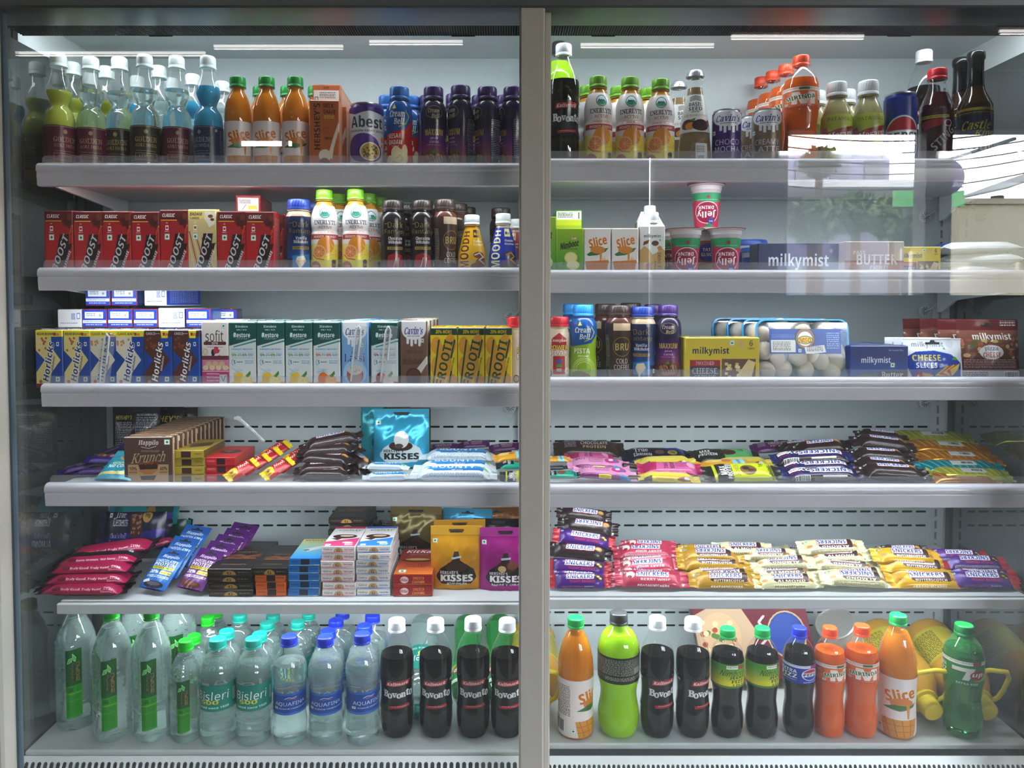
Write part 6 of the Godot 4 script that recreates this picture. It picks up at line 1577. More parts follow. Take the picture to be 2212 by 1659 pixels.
	for bay in 2:
		var d := Node3D.new()
		d.name = "sliding_door"
		g.add_child(d, true)
		var z := -1.25 if bay == 0 else -1.266
		var a := -0.822 if bay == 0 else 0.0705
		var b := 0.030 if bay == 0 else 0.925
		d.position = Vector3(0, 0, z)
		part("glass", box(Vector3(a, 0.46, -0.0025), Vector3(b, 1.80, 0.0025)), M.glass, d)
		if bay == 0:
			part("stile", rbox(0.0415, 1.345, 0.026, 0.003), M.frame, d, mv(0.0488, 0.455, 0.004))
			part("gasket", box(Vector3(-0.824, 0.46, -0.006), Vector3(-0.818, 1.80, 0.006)), M.gasket, d)
		else:
			part("stile", rbox(0.011, 1.345, 0.022, 0.002), M.frame, d, mv(0.0750, 0.455, 0.004))

func build_room() -> void:
	var x0 := -4.2; var x1 := 4.6; var z0 := -2.0; var z1 := 2.6; var h := 2.85
	structure("floor", box(Vector3(x0 - 0.2, -0.1, z0 - 0.2), Vector3(x1 + 0.2, 0, z1 + 0.2)), M.floor)
	structure("ceiling", box(Vector3(x0 - 0.2, h, z0 - 0.2), Vector3(x1 + 0.2, h + 0.15, z1 + 0.2)), M.wall)
	structure("wall_back", box(Vector3(x0 - 0.2, 0, z0 - 0.2), Vector3(x1 + 0.2, h, z0)), M.wall)
	structure("wall_left", box(Vector3(x0 - 0.2, 0, z0), Vector3(x0, h, z1)), M.wall)
	structure("wall_right", box(Vector3(x1, 0, z0), Vector3(x1 + 0.2, h, z1)), M.wall)
	# street front with its openings: a wide doorway, a slit beside it and a vent window
	var dx := 1.93; var dt := 2.46
	for b in [[x0, -1.81, 0.0, h], [-1.81, -1.42, 0.0, 2.345], [-1.81, -1.42, 2.41, h], [-1.42, 1.0, 0.0, h], [1.0, 1.035, 0.0, 0.75], [1.0, 1.035, 2.3, h], [1.035, dx, 0.0, h], [dx, x1, dt, h], [2.88, 3.06, 0.0, dt], [dx, 2.88, 0.0, 1.34], [3.06, x1, 0.0, 1.34]]:
		structure("wall_front", box(Vector3(b[0], b[2], z1), Vector3(b[1], b[3], z1 + 0.15)), M.front_wall)
	structure("trim_1", box(Vector3(dx, 0, z1 + 0.02), Vector3(dx + 0.02, dt, z1 + 0.12)), M.frame)
	structure("window_1", box(Vector3(-1.50, 2.345, z1 + 0.04), Vector3(-1.47, 2.41, z1 + 0.10)), M.front_wall)
	# ceiling tubes
	var i := 0
	for t in [[-3.12, -1.78, 2.1], [-1.72, -0.92, 1.98], [-0.79, -0.21, 1.9], [0.44, 1.26, 1.92], [1.28, 2.07, 1.78], [2.75, 3.9, 1.7]]:
		var o := thing("tube_light", "white tube light under the shop ceiling, %s from the side wall" % ORD[i], "lamp", "ceiling tube lights")
		o.position = Vector3((t[0] + t[1]) / 2, h, t[2])
		var l: float = t[1] - t[0]
		part("batten", rbox(l, 0.03, 0.022), M.wall, o, mv(0, -0.03, 0))
		part("tube_lamp", tube([Vector3(-l / 2 + 0.02, -0.047, 0), Vector3(l / 2 - 0.02, -0.047, 0)], 0.008, 10), M.tube_lamp, o)
		var a := AreaLight3D.new()
		a.name = "tube_lamp_light"
		a.area_size = Vector2(l - 0.04, 0.012)
		a.light_energy = TUBE * l
		a.light_color = Color(1, 0.98, 0.95)
		a.shadow_enabled = true; a.area_range = 12.0; a.area_attenuation = 2.0
		add_child(a, true)
		a.position = o.position + Vector3(0, -0.064, 0)
		a.rotation = Vector3(-PI / 2, 0, 0)
		i += 1

# what the glass mirrors from beyond the doorway; z is metres behind the camera
func beyond(x: float, y: float, z: float) -> Vector3:
	var t := 2.53 + z
	return Vector3((x - 1085) / F * t, 1.3 + (650 - y) / F * t, z)

func build_street() -> void:
	structure("street_ground", box(Vector3(-20, -0.3, 2.85), Vector3(40, -0.1, 40)), M.road)
	var p := beyond(1685, 333, 15.0); var q := beyond(1916, 333, 15.0)
	var o := thing("street_building", "mauve two-storey building across the street with flat white canopy", "building")
	o.position = Vector3(p.x, -0.1, 15.0)
	part("building_wall", box(Vector3(0, 0, 0), Vector3(q.x - p.x, p.y + 0.1, 6)), M.mauve, o)
	part("canopy", box(Vector3(-0.6, beyond(0, 418, 15).y, -1.6), Vector3(q.x - p.x + 0.5, beyond(0, 404, 15).y, 0)), plain(c("c8c4c0"), 0.7), o)
	for i in 3: part("shutter", box(Vector3(0.2 + i * 0.8, 0.1, -0.05), Vector3(0.85 + i * 0.8, 2.4, 0)), plain(c("7a8088"), 0.5), o)
	for i in 3: part("window_frame", box(Vector3(0.3 + i * 0.8, beyond(0, 395, 15).y + 0.1, -0.06), Vector3(0.75 + i * 0.8, beyond(0, 350, 15).y + 0.1, 0)), plain(c("4a4f58"), 0.3), o)
	for i in 3:
		o = thing("far_building", "pale concrete building far down the street, %s of three" % ["nearest the boundary wall", "middle", "nearest the mauve building"][2 - i], "building", "far street buildings")
		o.position = Vector3([-6.0, 6.5, 17.0][i], -0.1, 26.0 + i)
		part("building_wall", box(Vector3(0, 0, 0), Vector3(10.2, [5.2, 4.4, 3.6][i], 6)), plain(c(["8f8b84", "a09888", "8a8a80"][i]), 0.8), o)
		for j in 6: part("window_frame", box(Vector3(0.6 + j * 1.55, 1.8, -0.06), Vector3(1.5 + j * 1.55, 3.0, 0)), plain(c("3f444a"), 0.3), o)
	# low compound wall and a lean-to roof
	p = beyond(2058, 442, 11.0)
	o = thing("boundary_wall", "tan plastered boundary wall across the street", "wall")
	o.position = Vector3(p.x, -0.1, 11.0)
	part("wall_face", box(Vector3(0, 0, 0), Vector3(9, p.y + 0.1, 0.25)), plain(c("8f8670"), 0.8), o)
	part("wall_coping", box(Vector3(-0.05, p.y + 0.1, -0.05), Vector3(9.05, p.y + 0.2, 0.3)), plain(c("7d7562"), 0.8), o)
	o = thing("lean_to_roof", "corrugated lean-to roof on a post behind the tan wall", "roof")
	p = beyond(2128, 412, 12.0); q = beyond(2230, 375, 12.0)
	o.position = Vector3(p.x, -0.1, 12.0)
	part("post", box(Vector3(0.15, 0, 0), Vector3(0.32, p.y, 0.15)), plain(c("55524a"), 0.8), o)
	part("post", box(Vector3(2.4, 0, 0), Vector3(2.57, p.y + 0.6, 0.15)), plain(c("55524a"), 0.8), o)
	for i in 7: part("roof_sheet", rbox(0.5, 0.04, 1.6, 0.01), plain(c("5f5a50"), 0.8), o, Transform3D(Basis(Vector3.BACK, 0.34), Vector3(0.2 + i * 0.46, p.y + 0.12 + i * 0.165, 0.2)))
	# round sign on the door post and green board beyond it
	o = thing("round_sign", "round purple hanging sign with white letters beside the doorway", "sign")
	p = beyond(2040, 383, 3.4)
	o.position = p
	part("disc", lathe([[0.0, -0.01], [0.135, -0.01], [0.14, 0.0], [0.135, 0.01], [0.0, 0.01]], 40), plain(c("6a4f8c"), 0.5), o, Transform3D(Basis(Vector3.RIGHT, PI / 2), Vector3.ZERO))
	part("bracket", box(Vector3(-0.01, -0.01, -0.78), Vector3(0.01, 0.01, 0.0)), M.dark, o, mv(0, 0.13, 0))
	var tm := TextMesh.new()
	tm.text = "SA"; tm.font = fonts[0]; tm.font_size = 16; tm.pixel_size = 0.005; tm.depth = 0.004
	part("lettering", tm, plain(c("e6e2ea"), 0.5), o, Transform3D(Basis(Vector3.UP, PI), Vector3(0.085, -0.06, -0.012)))
	o = thing("green_board", "long green signboard beyond the doorway post", "sign")
	p = beyond(1928, 447, 7.0); q = beyond(2078, 413, 7.0)
	o.position = Vector3((p.x + q.x) / 2, 0, 7.0)
	part("board", box(Vector3(-(q.x - p.x) / 2, p.y, 0), Vector3((q.x - p.x) / 2, q.y, 0.05)), plain(c("3f8a44"), 0.5), o)
	for s in [-1, 1]: part("post", box(Vector3(s * 0.25 - 0.03, -0.1, 0.05), Vector3(s * 0.25 + 0.03, p.y + 0.1, 0.11)), M.dark, o)
	# trees
	var i := 0
	for t in [[1765, 352, 34, 12.6, "33361e"], [1752, 478, 50, 8.6, "3c4a2a"], [1846, 462, 48, 9.8, "445433"], [1930, 470, 46, 8.4, "4a5a30"], [1985, 500, 40, 6.6, "3a4726"]]:
		var leaf := plain(c(t[4]), 0.8)
		var cpos := beyond(t[0], t[1], t[3])
		var r: float = t[2] / F * (2.53 + t[3])
		o = thing("street_tree", "bushy green tree across the street, %s from the mauve building" % ORD[i], "tree", "trees beyond the doorway")
		o.position = Vector3(cpos.x, -0.1, cpos.z)
		part("trunk", lathe([[0.12, 0.0], [0.09, 0.5], [0.07, cpos.y + 0.1], [0.0, cpos.y + 0.2]], 10), plain(c("4a3c2c"), 0.9), o)
		var k := Maker.new()
		var rr := RandomNumberGenerator.new()
		rr.seed = 60 + i
		for n in 1500:
			var d := Vector3(rr.randfn(), rr.randfn(), rr.randfn()).normalized() * r * pow(rr.randf(), 0.4)
			d.y *= 0.8
			d += Vector3(sin(n * 0.7), cos(n * 0.31), sin(n * 0.17)) * r * 0.18
			var a := Vector3(rr.randfn(), rr.randfn(), rr.randfn()).normalized() * 0.09
			var b := a.cross(Vector3(rr.randfn(), rr.randfn(), rr.randfn())).normalized() * 0.05
			k.quad(d - a, d + b, d + a, d - b)
		var f := part("foliage", k.done(), leaf, o, mv(0, cpos.y + 0.1, 0))
		f.set_meta("kind", "stuff")
		i += 1
	# overhead wires on two poles
	for e in 2:
		o = thing("utility_pole", "grey utility pole carrying wires, %s the mauve building" % ["before", "past"][e], "pole", "utility poles")
		p = beyond([1640, 2420][e], 320, 10.0)
		o.position = Vector3(p.x, -0.1, 10.0)
		part("mast", lathe([[0.09, 0.0], [0.06, 5.0], [0.0, 5.02]], 12), plain(c("8a8a84"), 0.8), o)
		part("cross_arm", box(Vector3(-0.05, 4.5, -0.4), Vector3(0.05, 4.58, 0.4)), plain(c("55534c"), 0.8), o)
	var n_wire := 0
	for w in [[300, 262, -0.36], [318, 285, -0.18], [330, 305, 0.16], [352, 322, 0.30], [385, 350, 0.42]]:
		var a := beyond(1640, w[0], 10.0) + Vector3(0, 0, w[2]); var b := beyond(2420, w[1] - 30, 10.0) + Vector3(0, 0, w[2])
		var pts := []
		for j in 17:
			var t := j / 16.0
			pts.append(a.lerp(b, t) + Vector3(0, -0.35 * 4.0 * t * (1.0 - t), 0))
		var wire := part(numbered("overhead_wire"), tube(pts, 0.012, 5), M.black, self)
		tag(wire, "black overhead wire between the utility poles, %s from the top" % ORD[n_wire], "wire", "overhead wires")
		n_wire += 1

# ---------------------------------------------------------------- filling the shelves
func rnd(a: float) -> float:
	return rng.randf_range(-a, a)

func fill() -> void:
	shelf_one(); shelf_two(); shelf_three(); shelf_four(); shelf_five(); deck()

func shelf_one() -> void:
	var b: float = S[0][0] + 0.0005
	var g := "soda bottles with bulbed necks"
	var i := 0
	var front := []
	for q in [[138, 116, "goli_lime", "yellow-green soda in a maroon label", 25], [207, 123, "goli_clear", "colourless soda in a maroon label beside the dark label", 0], [268, 123, "goli_clear_black", "colourless soda in a brown-black label beside the maroon label", -15], [322, 118, "goli_clear_black", "colourless soda in a brown-black label, taller of the two", 5], [390, 121, "goli_clear", "colourless soda in a maroon label beside the blue soda", 5], [457, 121, "goli_blue", "bright blue soda in a navy label", -35]]:
		front.append(stand(q[2], "soda_bottle", "bottle", "bulb-necked bottle of " + q[3], g, q[0], 61, q[1], [1.405, 1.424, 1.446, 1.404, 1.420, 1.404][i], b, q[4])); i += 1
	for q in [[168, 134, "goli_lime", "first"], [240, 143, "goli_lime", "second"], [352, 142, "goli_clear", "third"], [424, 160, "goli_blue", "fourth"], [487, 176, "goli_clear", "fifth"]]:
		stand(q[2], "soda_bottle", "bottle", "bulb-necked soda bottle in the second row, %s from the end glass" % q[3], g, q[0], 58, q[1], 1.492, b)
	for q in [[204, 165, "goli_lime"], [305, 172, "goli_blue"], [378, 176, "goli_blue"]]:
		stand(q[2], "soda_bottle", "bottle", "bulb-necked soda bottle in the third row, " + {204: "yellow-green", 305: "blue, behind the dark labels", 378: "blue, behind the maroon label"}[int(q[0])], g, q[0], 54, q[1] - 8, 1.56, b)
	g = "small mango drink bottles on the top shelf"
	for k in 3:
		var o := stand("mango_small", "juice_bottle", "bottle", "orange mango drink with green cap, %s from the blue soda" % ORD[k], g, 520 + k * 61.5, 58, 168, 1.405, b, [6, -8, 0][k])
		again(o, 0.022, -0.062, "orange mango drink standing behind the %s front one" % ORD[k], 0.0, 20)
	# flavoured milk cartons, one lying on the standing ones
	var o := stand("shake_orange", "milk_carton", "carton", "orange milkshake carton standing upright beside the mango drinks", "orange milkshake cartons", 708, 63, 222, 1.393, b, 4)
	again(o, 0.004, -0.041, "orange milkshake carton standing second in its file")
	again(o, 0.008, -0.082, "orange milkshake carton standing third in its file")
	again(o, 0.012, -0.123, "orange milkshake carton standing fourth in its file")
	var h: float = SIZE.shake_orange.y * o.scale.y
	lying("shake_orange", "milk_carton", "orange milkshake carton lying flat on the standing ones, end label forward", "orange milkshake cartons", 705, 190, 60, 1.425, b + h + 0.003, 2)
	stand("can_passion", "juice_can", "can", "white and purple passion fruit juice can", "", 795, 74, 229, 1.412, b, 2)
	o = stand("shake_red", "milkshake_bottle", "bottle", "red and blue sleeved milkshake bottle with blue cap beside the juice can", "", 865, 56, 190, 1.402, b, -8)
	again(o, -0.030, -0.060, "blue-capped milkshake bottle behind the juice can")
	again(o, 0.014, -0.064, "blue-capped milkshake bottle behind the red one")
	g = "dark purple coffee shakes on the top shelf"
	for k in 4:
		o = stand("shake_purple", "coffee_shake", "bottle", "dark purple coffee shake with purple cap, %s from the red milkshake" % ORD[k], g, [938, 996, 1053, 1108][k], 56, [190, 187, 190, 190][k], 1.403, b, [4, -48, -62, -78][k])
		again(o, -0.014, -0.058, "dark purple coffee shake behind the %s front one" % ORD[k], 0.0, 30)
	# right bay
	b = S[1][0] + 0.0005
	stand("black_cola", "cola_bottle", "bottle", "white-capped black cola on the top shelf against the door post", "", 1216, 70, 97, 1.412, b, 16)
	stand("neon_fizz", "lime_soda_bottle", "bottle", "lime-green soda behind the top-shelf cola at the door post", "", 1206, 72, 92, 1.50, b)
	g = "green-capped orange energy drinks on the top shelf"
	for k in 3:
		o = stand("fitness_bottle", "energy_drink", "bottle", "white-sleeved orange energy drink on the top shelf, %s from the cola" % ORD[k], g, [1290, 1358, 1423][k], 60, [167, 169, 173][k], 1.405, b, [14, 4, 2][k])
		again(o, -0.012, -0.060, "orange energy drink behind the %s one on the top shelf" % ORD[k], 0.0, 40)
		if k < 2: again(o, -0.018, -0.120, "orange energy drink third in the %s file on the top shelf" % ORD[k], 0.0, 60)
	o = stand("seed_bottle", "seed_drink", "bottle", "cone-shaped glass bottle of brown basil seed drink with crown cap", "basil seed drinks", 1497, 70, 153, 1.41, b)
	stand("seed_bottle", "seed_drink", "bottle", "cone-shaped seed drink bottle behind the front one, mostly hidden", "basil seed drinks", 1462, 64, 177, 1.472, b, 30)
	stand("can_mocha", "coffee_can", "can", "purple cold coffee can beside the seed drink", "cold coffee cans", 1565, 61, 241, 1.403, b, 6)
	stand("can_latte", "coffee_can", "can", "brown cold coffee can in front, beside the orange sodas", "cold coffee cans", 1651, 61, 240, 1.403, b, 4)
	stand("can_latte", "coffee_can", "can", "brown cold coffee can tucked behind the other brown can", "cold coffee cans", 1618, 59, 254, 1.462, b, 12)
	g = "orange sodas on the top shelf"
	for k in 4:
		stand("orange_fizz", "orange_soda", "bottle", "red-capped orange soda on the top shelf, %s in its file" % ORD[k], g, [1723, 1691, 1663, 1638][k], [74, 68, 64, 60][k], [122, 141, 155, 168][k], 1.412 + k * 0.071, b, [-4, 8, 20, 30][k])
	g = "pale sweet lime drinks"
	for k in 2:
		o = stand("sweet_lime", "sweet_lime_drink", "bottle", "white-capped pale green sweet lime drink in front, %s from the orange sodas" % ORD[k], g, [1800, 1867][k], 62, [179, 176][k], 1.405, b, [14, 10][k])
		again(o, -0.014, -0.060, "sweet lime drink behind the %s front one" % ORD[k], 0.0, 40)
		again(o, -0.022, -0.120, "sweet lime drink third in the %s file" % ORD[k], 0.0, 10)
	stand("can_blue", "cola_can", "can", "blue cola can with round red, white and blue mark", "", 1936, 66, 205, 1.41, b, 6)
	stand("black_cola", "cola_bottle", "bottle", "white-capped black cola standing behind the blue can", "", 1985, 66, 110, 1.49, b, 16)
	stand("energy_bottle", "energy_drink", "bottle", "dark red energy drink with red cap beside the blue can", "", 2014, 66, 150, 1.408, b, 10)
	o = stand("malt_bottle", "malt_bottle", "bottle", "black-necked brown glass bottle with blue and gold label, in front", "brown glass bottles", 2096, 68, 111, 1.412, b, 8)
	stand("malt_bottle", "malt_bottle", "bottle", "black-necked brown glass bottle behind the front one", "brown glass bottles", 2064, 64, 125, 1.474, b, 20)

func shelf_two() -> void:
	var b: float = S[0][1] + 0.0005
	var g := "red milkshake cartons"
	var i := 0
	for q in [[143, 458], [205, 459], [266, 459], [328, 460], [388, 456], [448, 455], [510, 459], [571, 460]]:
		var tan := i == 5
		var o := stand("boost_badam" if tan else "boost", "milkshake_carton", "carton", "beige almond milkshake carton among the red ones" if tan else "red chocolate milkshake carton with slanted silver lettering, %s from the end glass" % ORD[i], g, q[0], 60, q[1], 1.393, b, rnd(1.5))
		for k in [1, 2, 3] if i == 7 else [1]: again(o, 0.005 * k, -0.041 * k, "red milkshake carton %s in the %s file" % [ORD[k], ORD[i]])
		i += 1
	# a carton lying on top, end forward
	lying("boost", "milkshake_carton", "red milkshake carton lying on the others, white end label forward", g, 536, 421, 52, 1.45, S[0][1] + 0.121, 6)
	b = S[0][1] + 0.0005
	var o := stand("jar_navy", "milkshake_bottle", "bottle", "navy vanilla milkshake bottle beside the red cartons", "navy and brown milkshake bottles", 648, 56, 432, 1.402, b, 12)
	again(o, 0.020, -0.058, "navy milkshake bottle behind the front navy one")
	g = "green-capped orange energy drinks on the second shelf"
	for k in 2:
		o = stand("fitness_bottle", "energy_drink", "bottle", "white-sleeved orange energy drink on the second shelf, %s from the navy bottle" % ORD[k], g, [703, 770][k], 57, [411, 410][k], 1.404, b, 4)
		for j in [1, 2, 3]: again(o, 0.013 * j, -0.055 * j, "orange energy drink %s in the %s file on the second shelf" % [ORD[j], ORD[k]], 0.0, 15 * j)
	g = "navy and brown milkshake bottles"
	for k in 2:
		o = stand("jar_brown", "milkshake_bottle", "bottle", "black-brown chocolate milkshake bottle, %s from the energy drinks" % ORD[k], g, [850, 913][k], 54, 434, 1.402, b, [14, 4][k])
		again(o, 0.016, -0.056, "brown milkshake bottle behind the %s front one" % ORD[k])
	o = stand("jar_coffee", "coffee_bottle", "bottle", "brown cold coffee bottle on the second shelf, in front", "brown coffee bottles on the second shelf", 962, 52, 432, 1.402, b, 34)
	again(o, 0.020, -0.056, "brown cold coffee bottle on the second shelf, second in its file", 0.0, 60)
	again(o, 0.034, -0.112, "brown cold coffee bottle on the second shelf, third in its file", 0.0, 10)
	stand("jar_brown", "milkshake_bottle", "bottle", "brown-capped bottle behind the blue caramel milk flask", g, 1082, 48, 450, 1.46, b, 80)
	stand("flask_yellow", "milk_flask", "bottle", "yellow milk flask with brown upright lettering and white cap", "slim milk flasks", 1020, 60, 465, 1.402, b, 2)
	stand("flask_blue", "milk_flask", "bottle", "blue milk flask with pale upright lettering and white cap", "slim milk flasks", 1087, 60, 462, 1.402, b, 2)
	stand("flask_pink", "milk_flask", "bottle", "pink milk flask behind the blue one", "slim milk flasks", 1116, 56, 474, 1.45, b, -50)
	# right bay
	b = S[1][1] + 0.0005
	stand("lime_carton", "lemon_carton", "carton", "green lemon drink carton half hidden by the door post", "green lemon cartons", 1176, 50, 470, 1.392, b, -3)
	o = stand("lime_carton", "lemon_carton", "carton", "green lemon drink carton standing beside the mango cartons", "green lemon cartons", 1229, 58, 495, 1.392, b)
	again(o, 0.002, -0.042, "green lemon drink carton second in its file")
	lying("lime_carton", "lemon_carton", "green lemon drink carton lying on the standing one, end label forward", "green lemon cartons", 1229, 456, 57, 1.43, b + SIZE.lime_carton.y * o.scale.y + 0.002, 0)
	for k in 2:
		o = stand("mango_white", "mango_carton", "carton", "white mango drink carton, %s from the lemon carton" % ORD[k], "white mango cartons", 1287 + k * 59, 57, 495, 1.392, b)
		again(o, -0.001, -0.042, "white mango drink carton behind the %s front one" % ORD[k])
	stand("gable_pack", "milk_pack", "carton", "cream and tan gable-top milkshake pack with white cap, in front", "gable-top milk packs", 1405, 53, 460, 1.397, b, -4)
	stand("gable_pack", "milk_pack", "carton", "gable-top milkshake pack behind the front one", "gable-top milk packs", 1399, 52, 446, 1.446, b, -4)
	g = "pink jelly drink cups"
	var c1 := stand("jelly_cup", "jelly_cup", "cup", "pink jelly cup with foil lid beside the milk pack", g, 1479, 82, 494, 1.415, b, 4)
	stand("jelly_cup", "jelly_cup", "cup", "pink jelly cup with foil lid beside the blue tubs", g, 1566, 82, 494, 1.415, b, 4)
	stand("jelly_cup", "jelly_cup", "cup", "pink jelly cup partly hidden behind the milk pack", g, 1447, 74, 498, 1.49, b, -10)
	stand("gluco_cup", "jelly_cup", "cup", "brown-pink glucose drink cup between the two front jelly cups", g, 1527, 70, 500, 1.485, b, 0)
	stand("jelly_cup", "jelly_cup", "cup", "pink jelly cup standing on top of the others", g, 1523, 80, 399, 1.45, b + SIZE.jelly_cup.y * c1.scale.y + 0.001, 2)
	for q in [[1612, 520, 1.585, "behind the others"], [1640, 536, 1.512, "beside the jelly cups"]]:
		stand("curd_tub", "curd_tub", "tub", "white tub with blue lid %s" % q[3], "blue-lidded tubs", q[0], 84, q[1], q[2], b)
	stand("blue_box", "cheese_box", "box", "wide navy dairy box with large white lettering", "", 1712, 172, 528, 1.43, b, 0)
	stand("chiplet_box", "butter_box", "box", "maroon and grey butter portions box beside the navy box", "", 1858, 122, 526, 1.43, b, 0)
	stand("cubes_box", "cheese_box", "box", "small yellow cheese cubes box beside white pouches", "", 1972, 98, 534, 1.40, b, 0)
	g = "white curd pouches"
	for k in 3:
		put("curd_pouch", "curd_pouch", "pouch", "white curd pouch with blue print, %s up from the shelf" % ORD[k], g, Vector3(at([2104, 2096, 2092][k], 700, 1.44).x, b + k * 0.0215, -1.44), Vector3(0, deg_to_rad([2, -4, 3][k]), deg_to_rad([0, 1.5, 1.0][k])), Vector3(0.84, 0.72, 0.80))

# a carton on its back with its base end towards the door
func lying(kind: String, called: String, label: String, group: String, x: float, y: float, w: float, depth: float, base: float, yaw: float) -> Node3D:
	var s: Vector3 = SIZE[kind]
	var k := w / F * depth / s.x
	var p := at(x, y, depth)
	var o := put(kind, called, "carton", label, group, Vector3(p.x, base + s.z * k / 2, -depth), Vector3.ZERO, Vector3.ONE)
	o.basis = Basis(Vector3.UP, deg_to_rad(yaw)) * Basis(Vector3.RIGHT, -PI / 2) * Basis.from_scale(Vector3(k, k, k))
	return o

func shelf_three() -> void:
	var b: float = S[0][2] + 0.0005
	var g := "malted milk cartons in front"
	var i := 0
	for q in [[118, "malt_badam", "yellow-topped, beside the end glass"], [178, "malt_badam", "yellow-topped, beside the one with a straw"], [234, "malt_classic_straw", "with a wrapped straw on its face"], [289, "malt_classic", "cream-topped, without a straw"], [350, "malt_choco", "brown-topped, beside the cream-topped one"], [411, "malt_choco", "brown-topped, beside the pink and white carton"]]:
		var o := stand(q[1], "malt_drink_carton", "carton", "blue malted milk carton, " + q[2], g, q[0], 59, 712, 1.392, b, rnd(2))
		again(o, 0.003, -0.041, "blue malted milk carton behind the %s front one" % ORD[i])
		again(o, 0.006, -0.082, "blue malted milk carton third in the %s file" % ORD[i])
		i += 1
	var top := b + (at(200, 712, 1.392).y - b) + 0.003
	g = "malted milk cartons lying on top"
	i = 0
	for q in [[150, 52, "malt_white"], [204, 53, "malt_classic"], [259, 54, "malt_classic"], [314, 53, "malt_classic"], [370, 56, "malt_white"], [428, 54, "malt_classic"], [486, 50, "malt_choco"]]:
		lying(q[2], "malt_drink_carton", "malted milk carton lying in the lower lying row, %s from the end glass" % ORD[i], g, q[0], 690, q[1], 1.425 + (0.05 if i == 6 else 0.0), top, [0, 2, 0, 0, 1, -2, 14][i])
		i += 1
	i = 0
	for q in [[211, 54, "malt_classic"], [268, 54, "malt_classic"], [335, 54, "malt_white"]]:
		lying(q[2], "malt_drink_carton", "malted milk carton lying in the top row, %s from the end glass" % ORD[i], g, q[0], 650, q[1], 1.432, top + 0.041, [0, 3, -12][i])
		i += 1
	g = "drink cartons along the third shelf"
	i = 0
	for q in [[472, "soya", "pink and white soya drink carton", 694], [530, "restore_lemon", "white and teal lemon rehydration carton beside the soya drink", 695], [590, "restore_lemon", "white and teal lemon rehydration carton, middle of three", 695], [651, "restore_lemon", "white and teal lemon rehydration carton beside the orange one", 695], [710, "restore_orange", "white and teal orange rehydration carton", 695], [771, "lassi_straw", "light blue yoghurt drink carton with a wrapped straw", 694], [834, "restore_apple_straw", "white and teal apple rehydration carton with a wrapped straw", 695], [896, "choco_shake", "brown chocolate milkshake carton", 692]]:
		var o := stand(q[1], "drink_carton", "carton", q[2], g, q[0], 58, q[3], 1.392, b, rnd(1.5))
		var plain_kind: String = q[1].trim_suffix("_straw")
		for k in [1, 2, 3] if i in [1, 3, 5, 7] else [1, 2]:
			var r := put(plain_kind, "drink_carton", "carton", "drink carton %s in the %s file beside the malted milk" % [ORD[k], ORD[i]], g, o.position + Vector3(0.003 * k, 0, -0.042 * k), Vector3.ZERO, o.scale)
		i += 1
	g = "yellow mango cartons"
	for k in 3:
		var o := stand("mango_yellow", "mango_carton", "carton", "yellow mango drink carton with green lettering, %s from the chocolate carton" % ORD[k], g, 960 + k * 58.5, 57, 707, 1.392, b)
		again(o, 0.001, -0.041, "yellow mango drink carton behind the %s front one" % ORD[k])
	stand("growth_bottle", "milk_drink_bottle", "bottle", "cream bottle with red cap between the yellow cartons and the door post", "cream bottles with red caps", 1114, 40, 684, 1.40, b, 60)
	# right bay
	b = S[1][2] + 0.0005
	stand("growth_bottle", "milk_drink_bottle", "bottle", "cream bottle with red cap beside the green milkshake", "cream bottles with red caps", 1206, 48, 684, 1.40, b, 4)
	g = "milkshake bottles on the third shelf"
	stand("shake_green", "milkshake_bottle", "bottle", "green and blue sleeved pistachio milkshake bottle", g, 1260, 58, 658, 1.402, b, -2)
	stand("shake_green", "milkshake_bottle", "bottle", "blue-capped bottle behind the pistachio milkshake", g, 1236, 54, 656, 1.462, b, -60)
	stand("jar_coffee", "coffee_bottle", "bottle", "brown cold coffee bottle on the third shelf, in front", g, 1337, 58, 659, 1.403, b, 14)
	stand("jar_coffee", "coffee_bottle", "bottle", "brown cold coffee bottle half behind the front one on the third shelf", g, 1308, 54, 656, 1.455, b, -60)
	stand("jar_coffee", "coffee_bottle", "bottle", "brown-capped coffee bottle behind the navy one on the third shelf", g, 1362, 52, 654, 1.47, b, 20)
	stand("jar_navy", "milkshake_bottle", "bottle", "navy vanilla milkshake bottle between coffee and purple bottles", g, 1388, 57, 662, 1.402, b, -8)
	stand("shake_purple", "coffee_shake", "bottle", "dark purple coffee shake beside the yellow cheese box", g, 1443, 56, 658, 1.402, b, 0)
	stand("shake_purple", "coffee_shake", "bottle", "dark purple coffee shake behind the navy bottle", g, 1411, 52, 657, 1.46, b, 30)
	stand("cubes_box", "cheese_box", "box", "large yellow cheese cubes box in front of bottles and trays", "", 1554, 158, 728, 1.392, b, 0)
	mushrooms(b)
	var o := stand("butter_box", "butter_box", "box", "navy butter box with green hills beside the mushroom tray", "navy butter boxes", 1893, 124, 746, 1.386, b, 0)
	for k in [1, 2, 3]: again(o, -0.006 * k, -0.029 * k, "navy butter box %s in its file" % ORD[k], 0.0, 2.0 * k)
	o = stand("slices_pack", "cheese_pack", "pack", "white and blue cheese slices pack beside the butter boxes", "cheese slice packs", 2019, 126, 733, 1.388, b, 0)
	o.rotation.x = deg_to_rad(-6); settle(o, "slices_pack", b)
	for k in [1, 2]: again(o, -0.006 * k, -0.022 * k, "cheese slices pack %s in its file" % ORD[k])
	o = stand("pizza_pack", "cheese_pack", "pack", "maroon pizza cheese pack in front", "maroon cheese packs", 2138, 134, 692, 1.392, b, 0)
	o.rotation.x = deg_to_rad(-5); settle(o, "pizza_pack", b)
	for k in [1, 2, 3]: again(o, -0.020 * k, -0.028 * k, "maroon pizza cheese pack %s in its file" % ORD[k], 0.0, 4.0 * k)

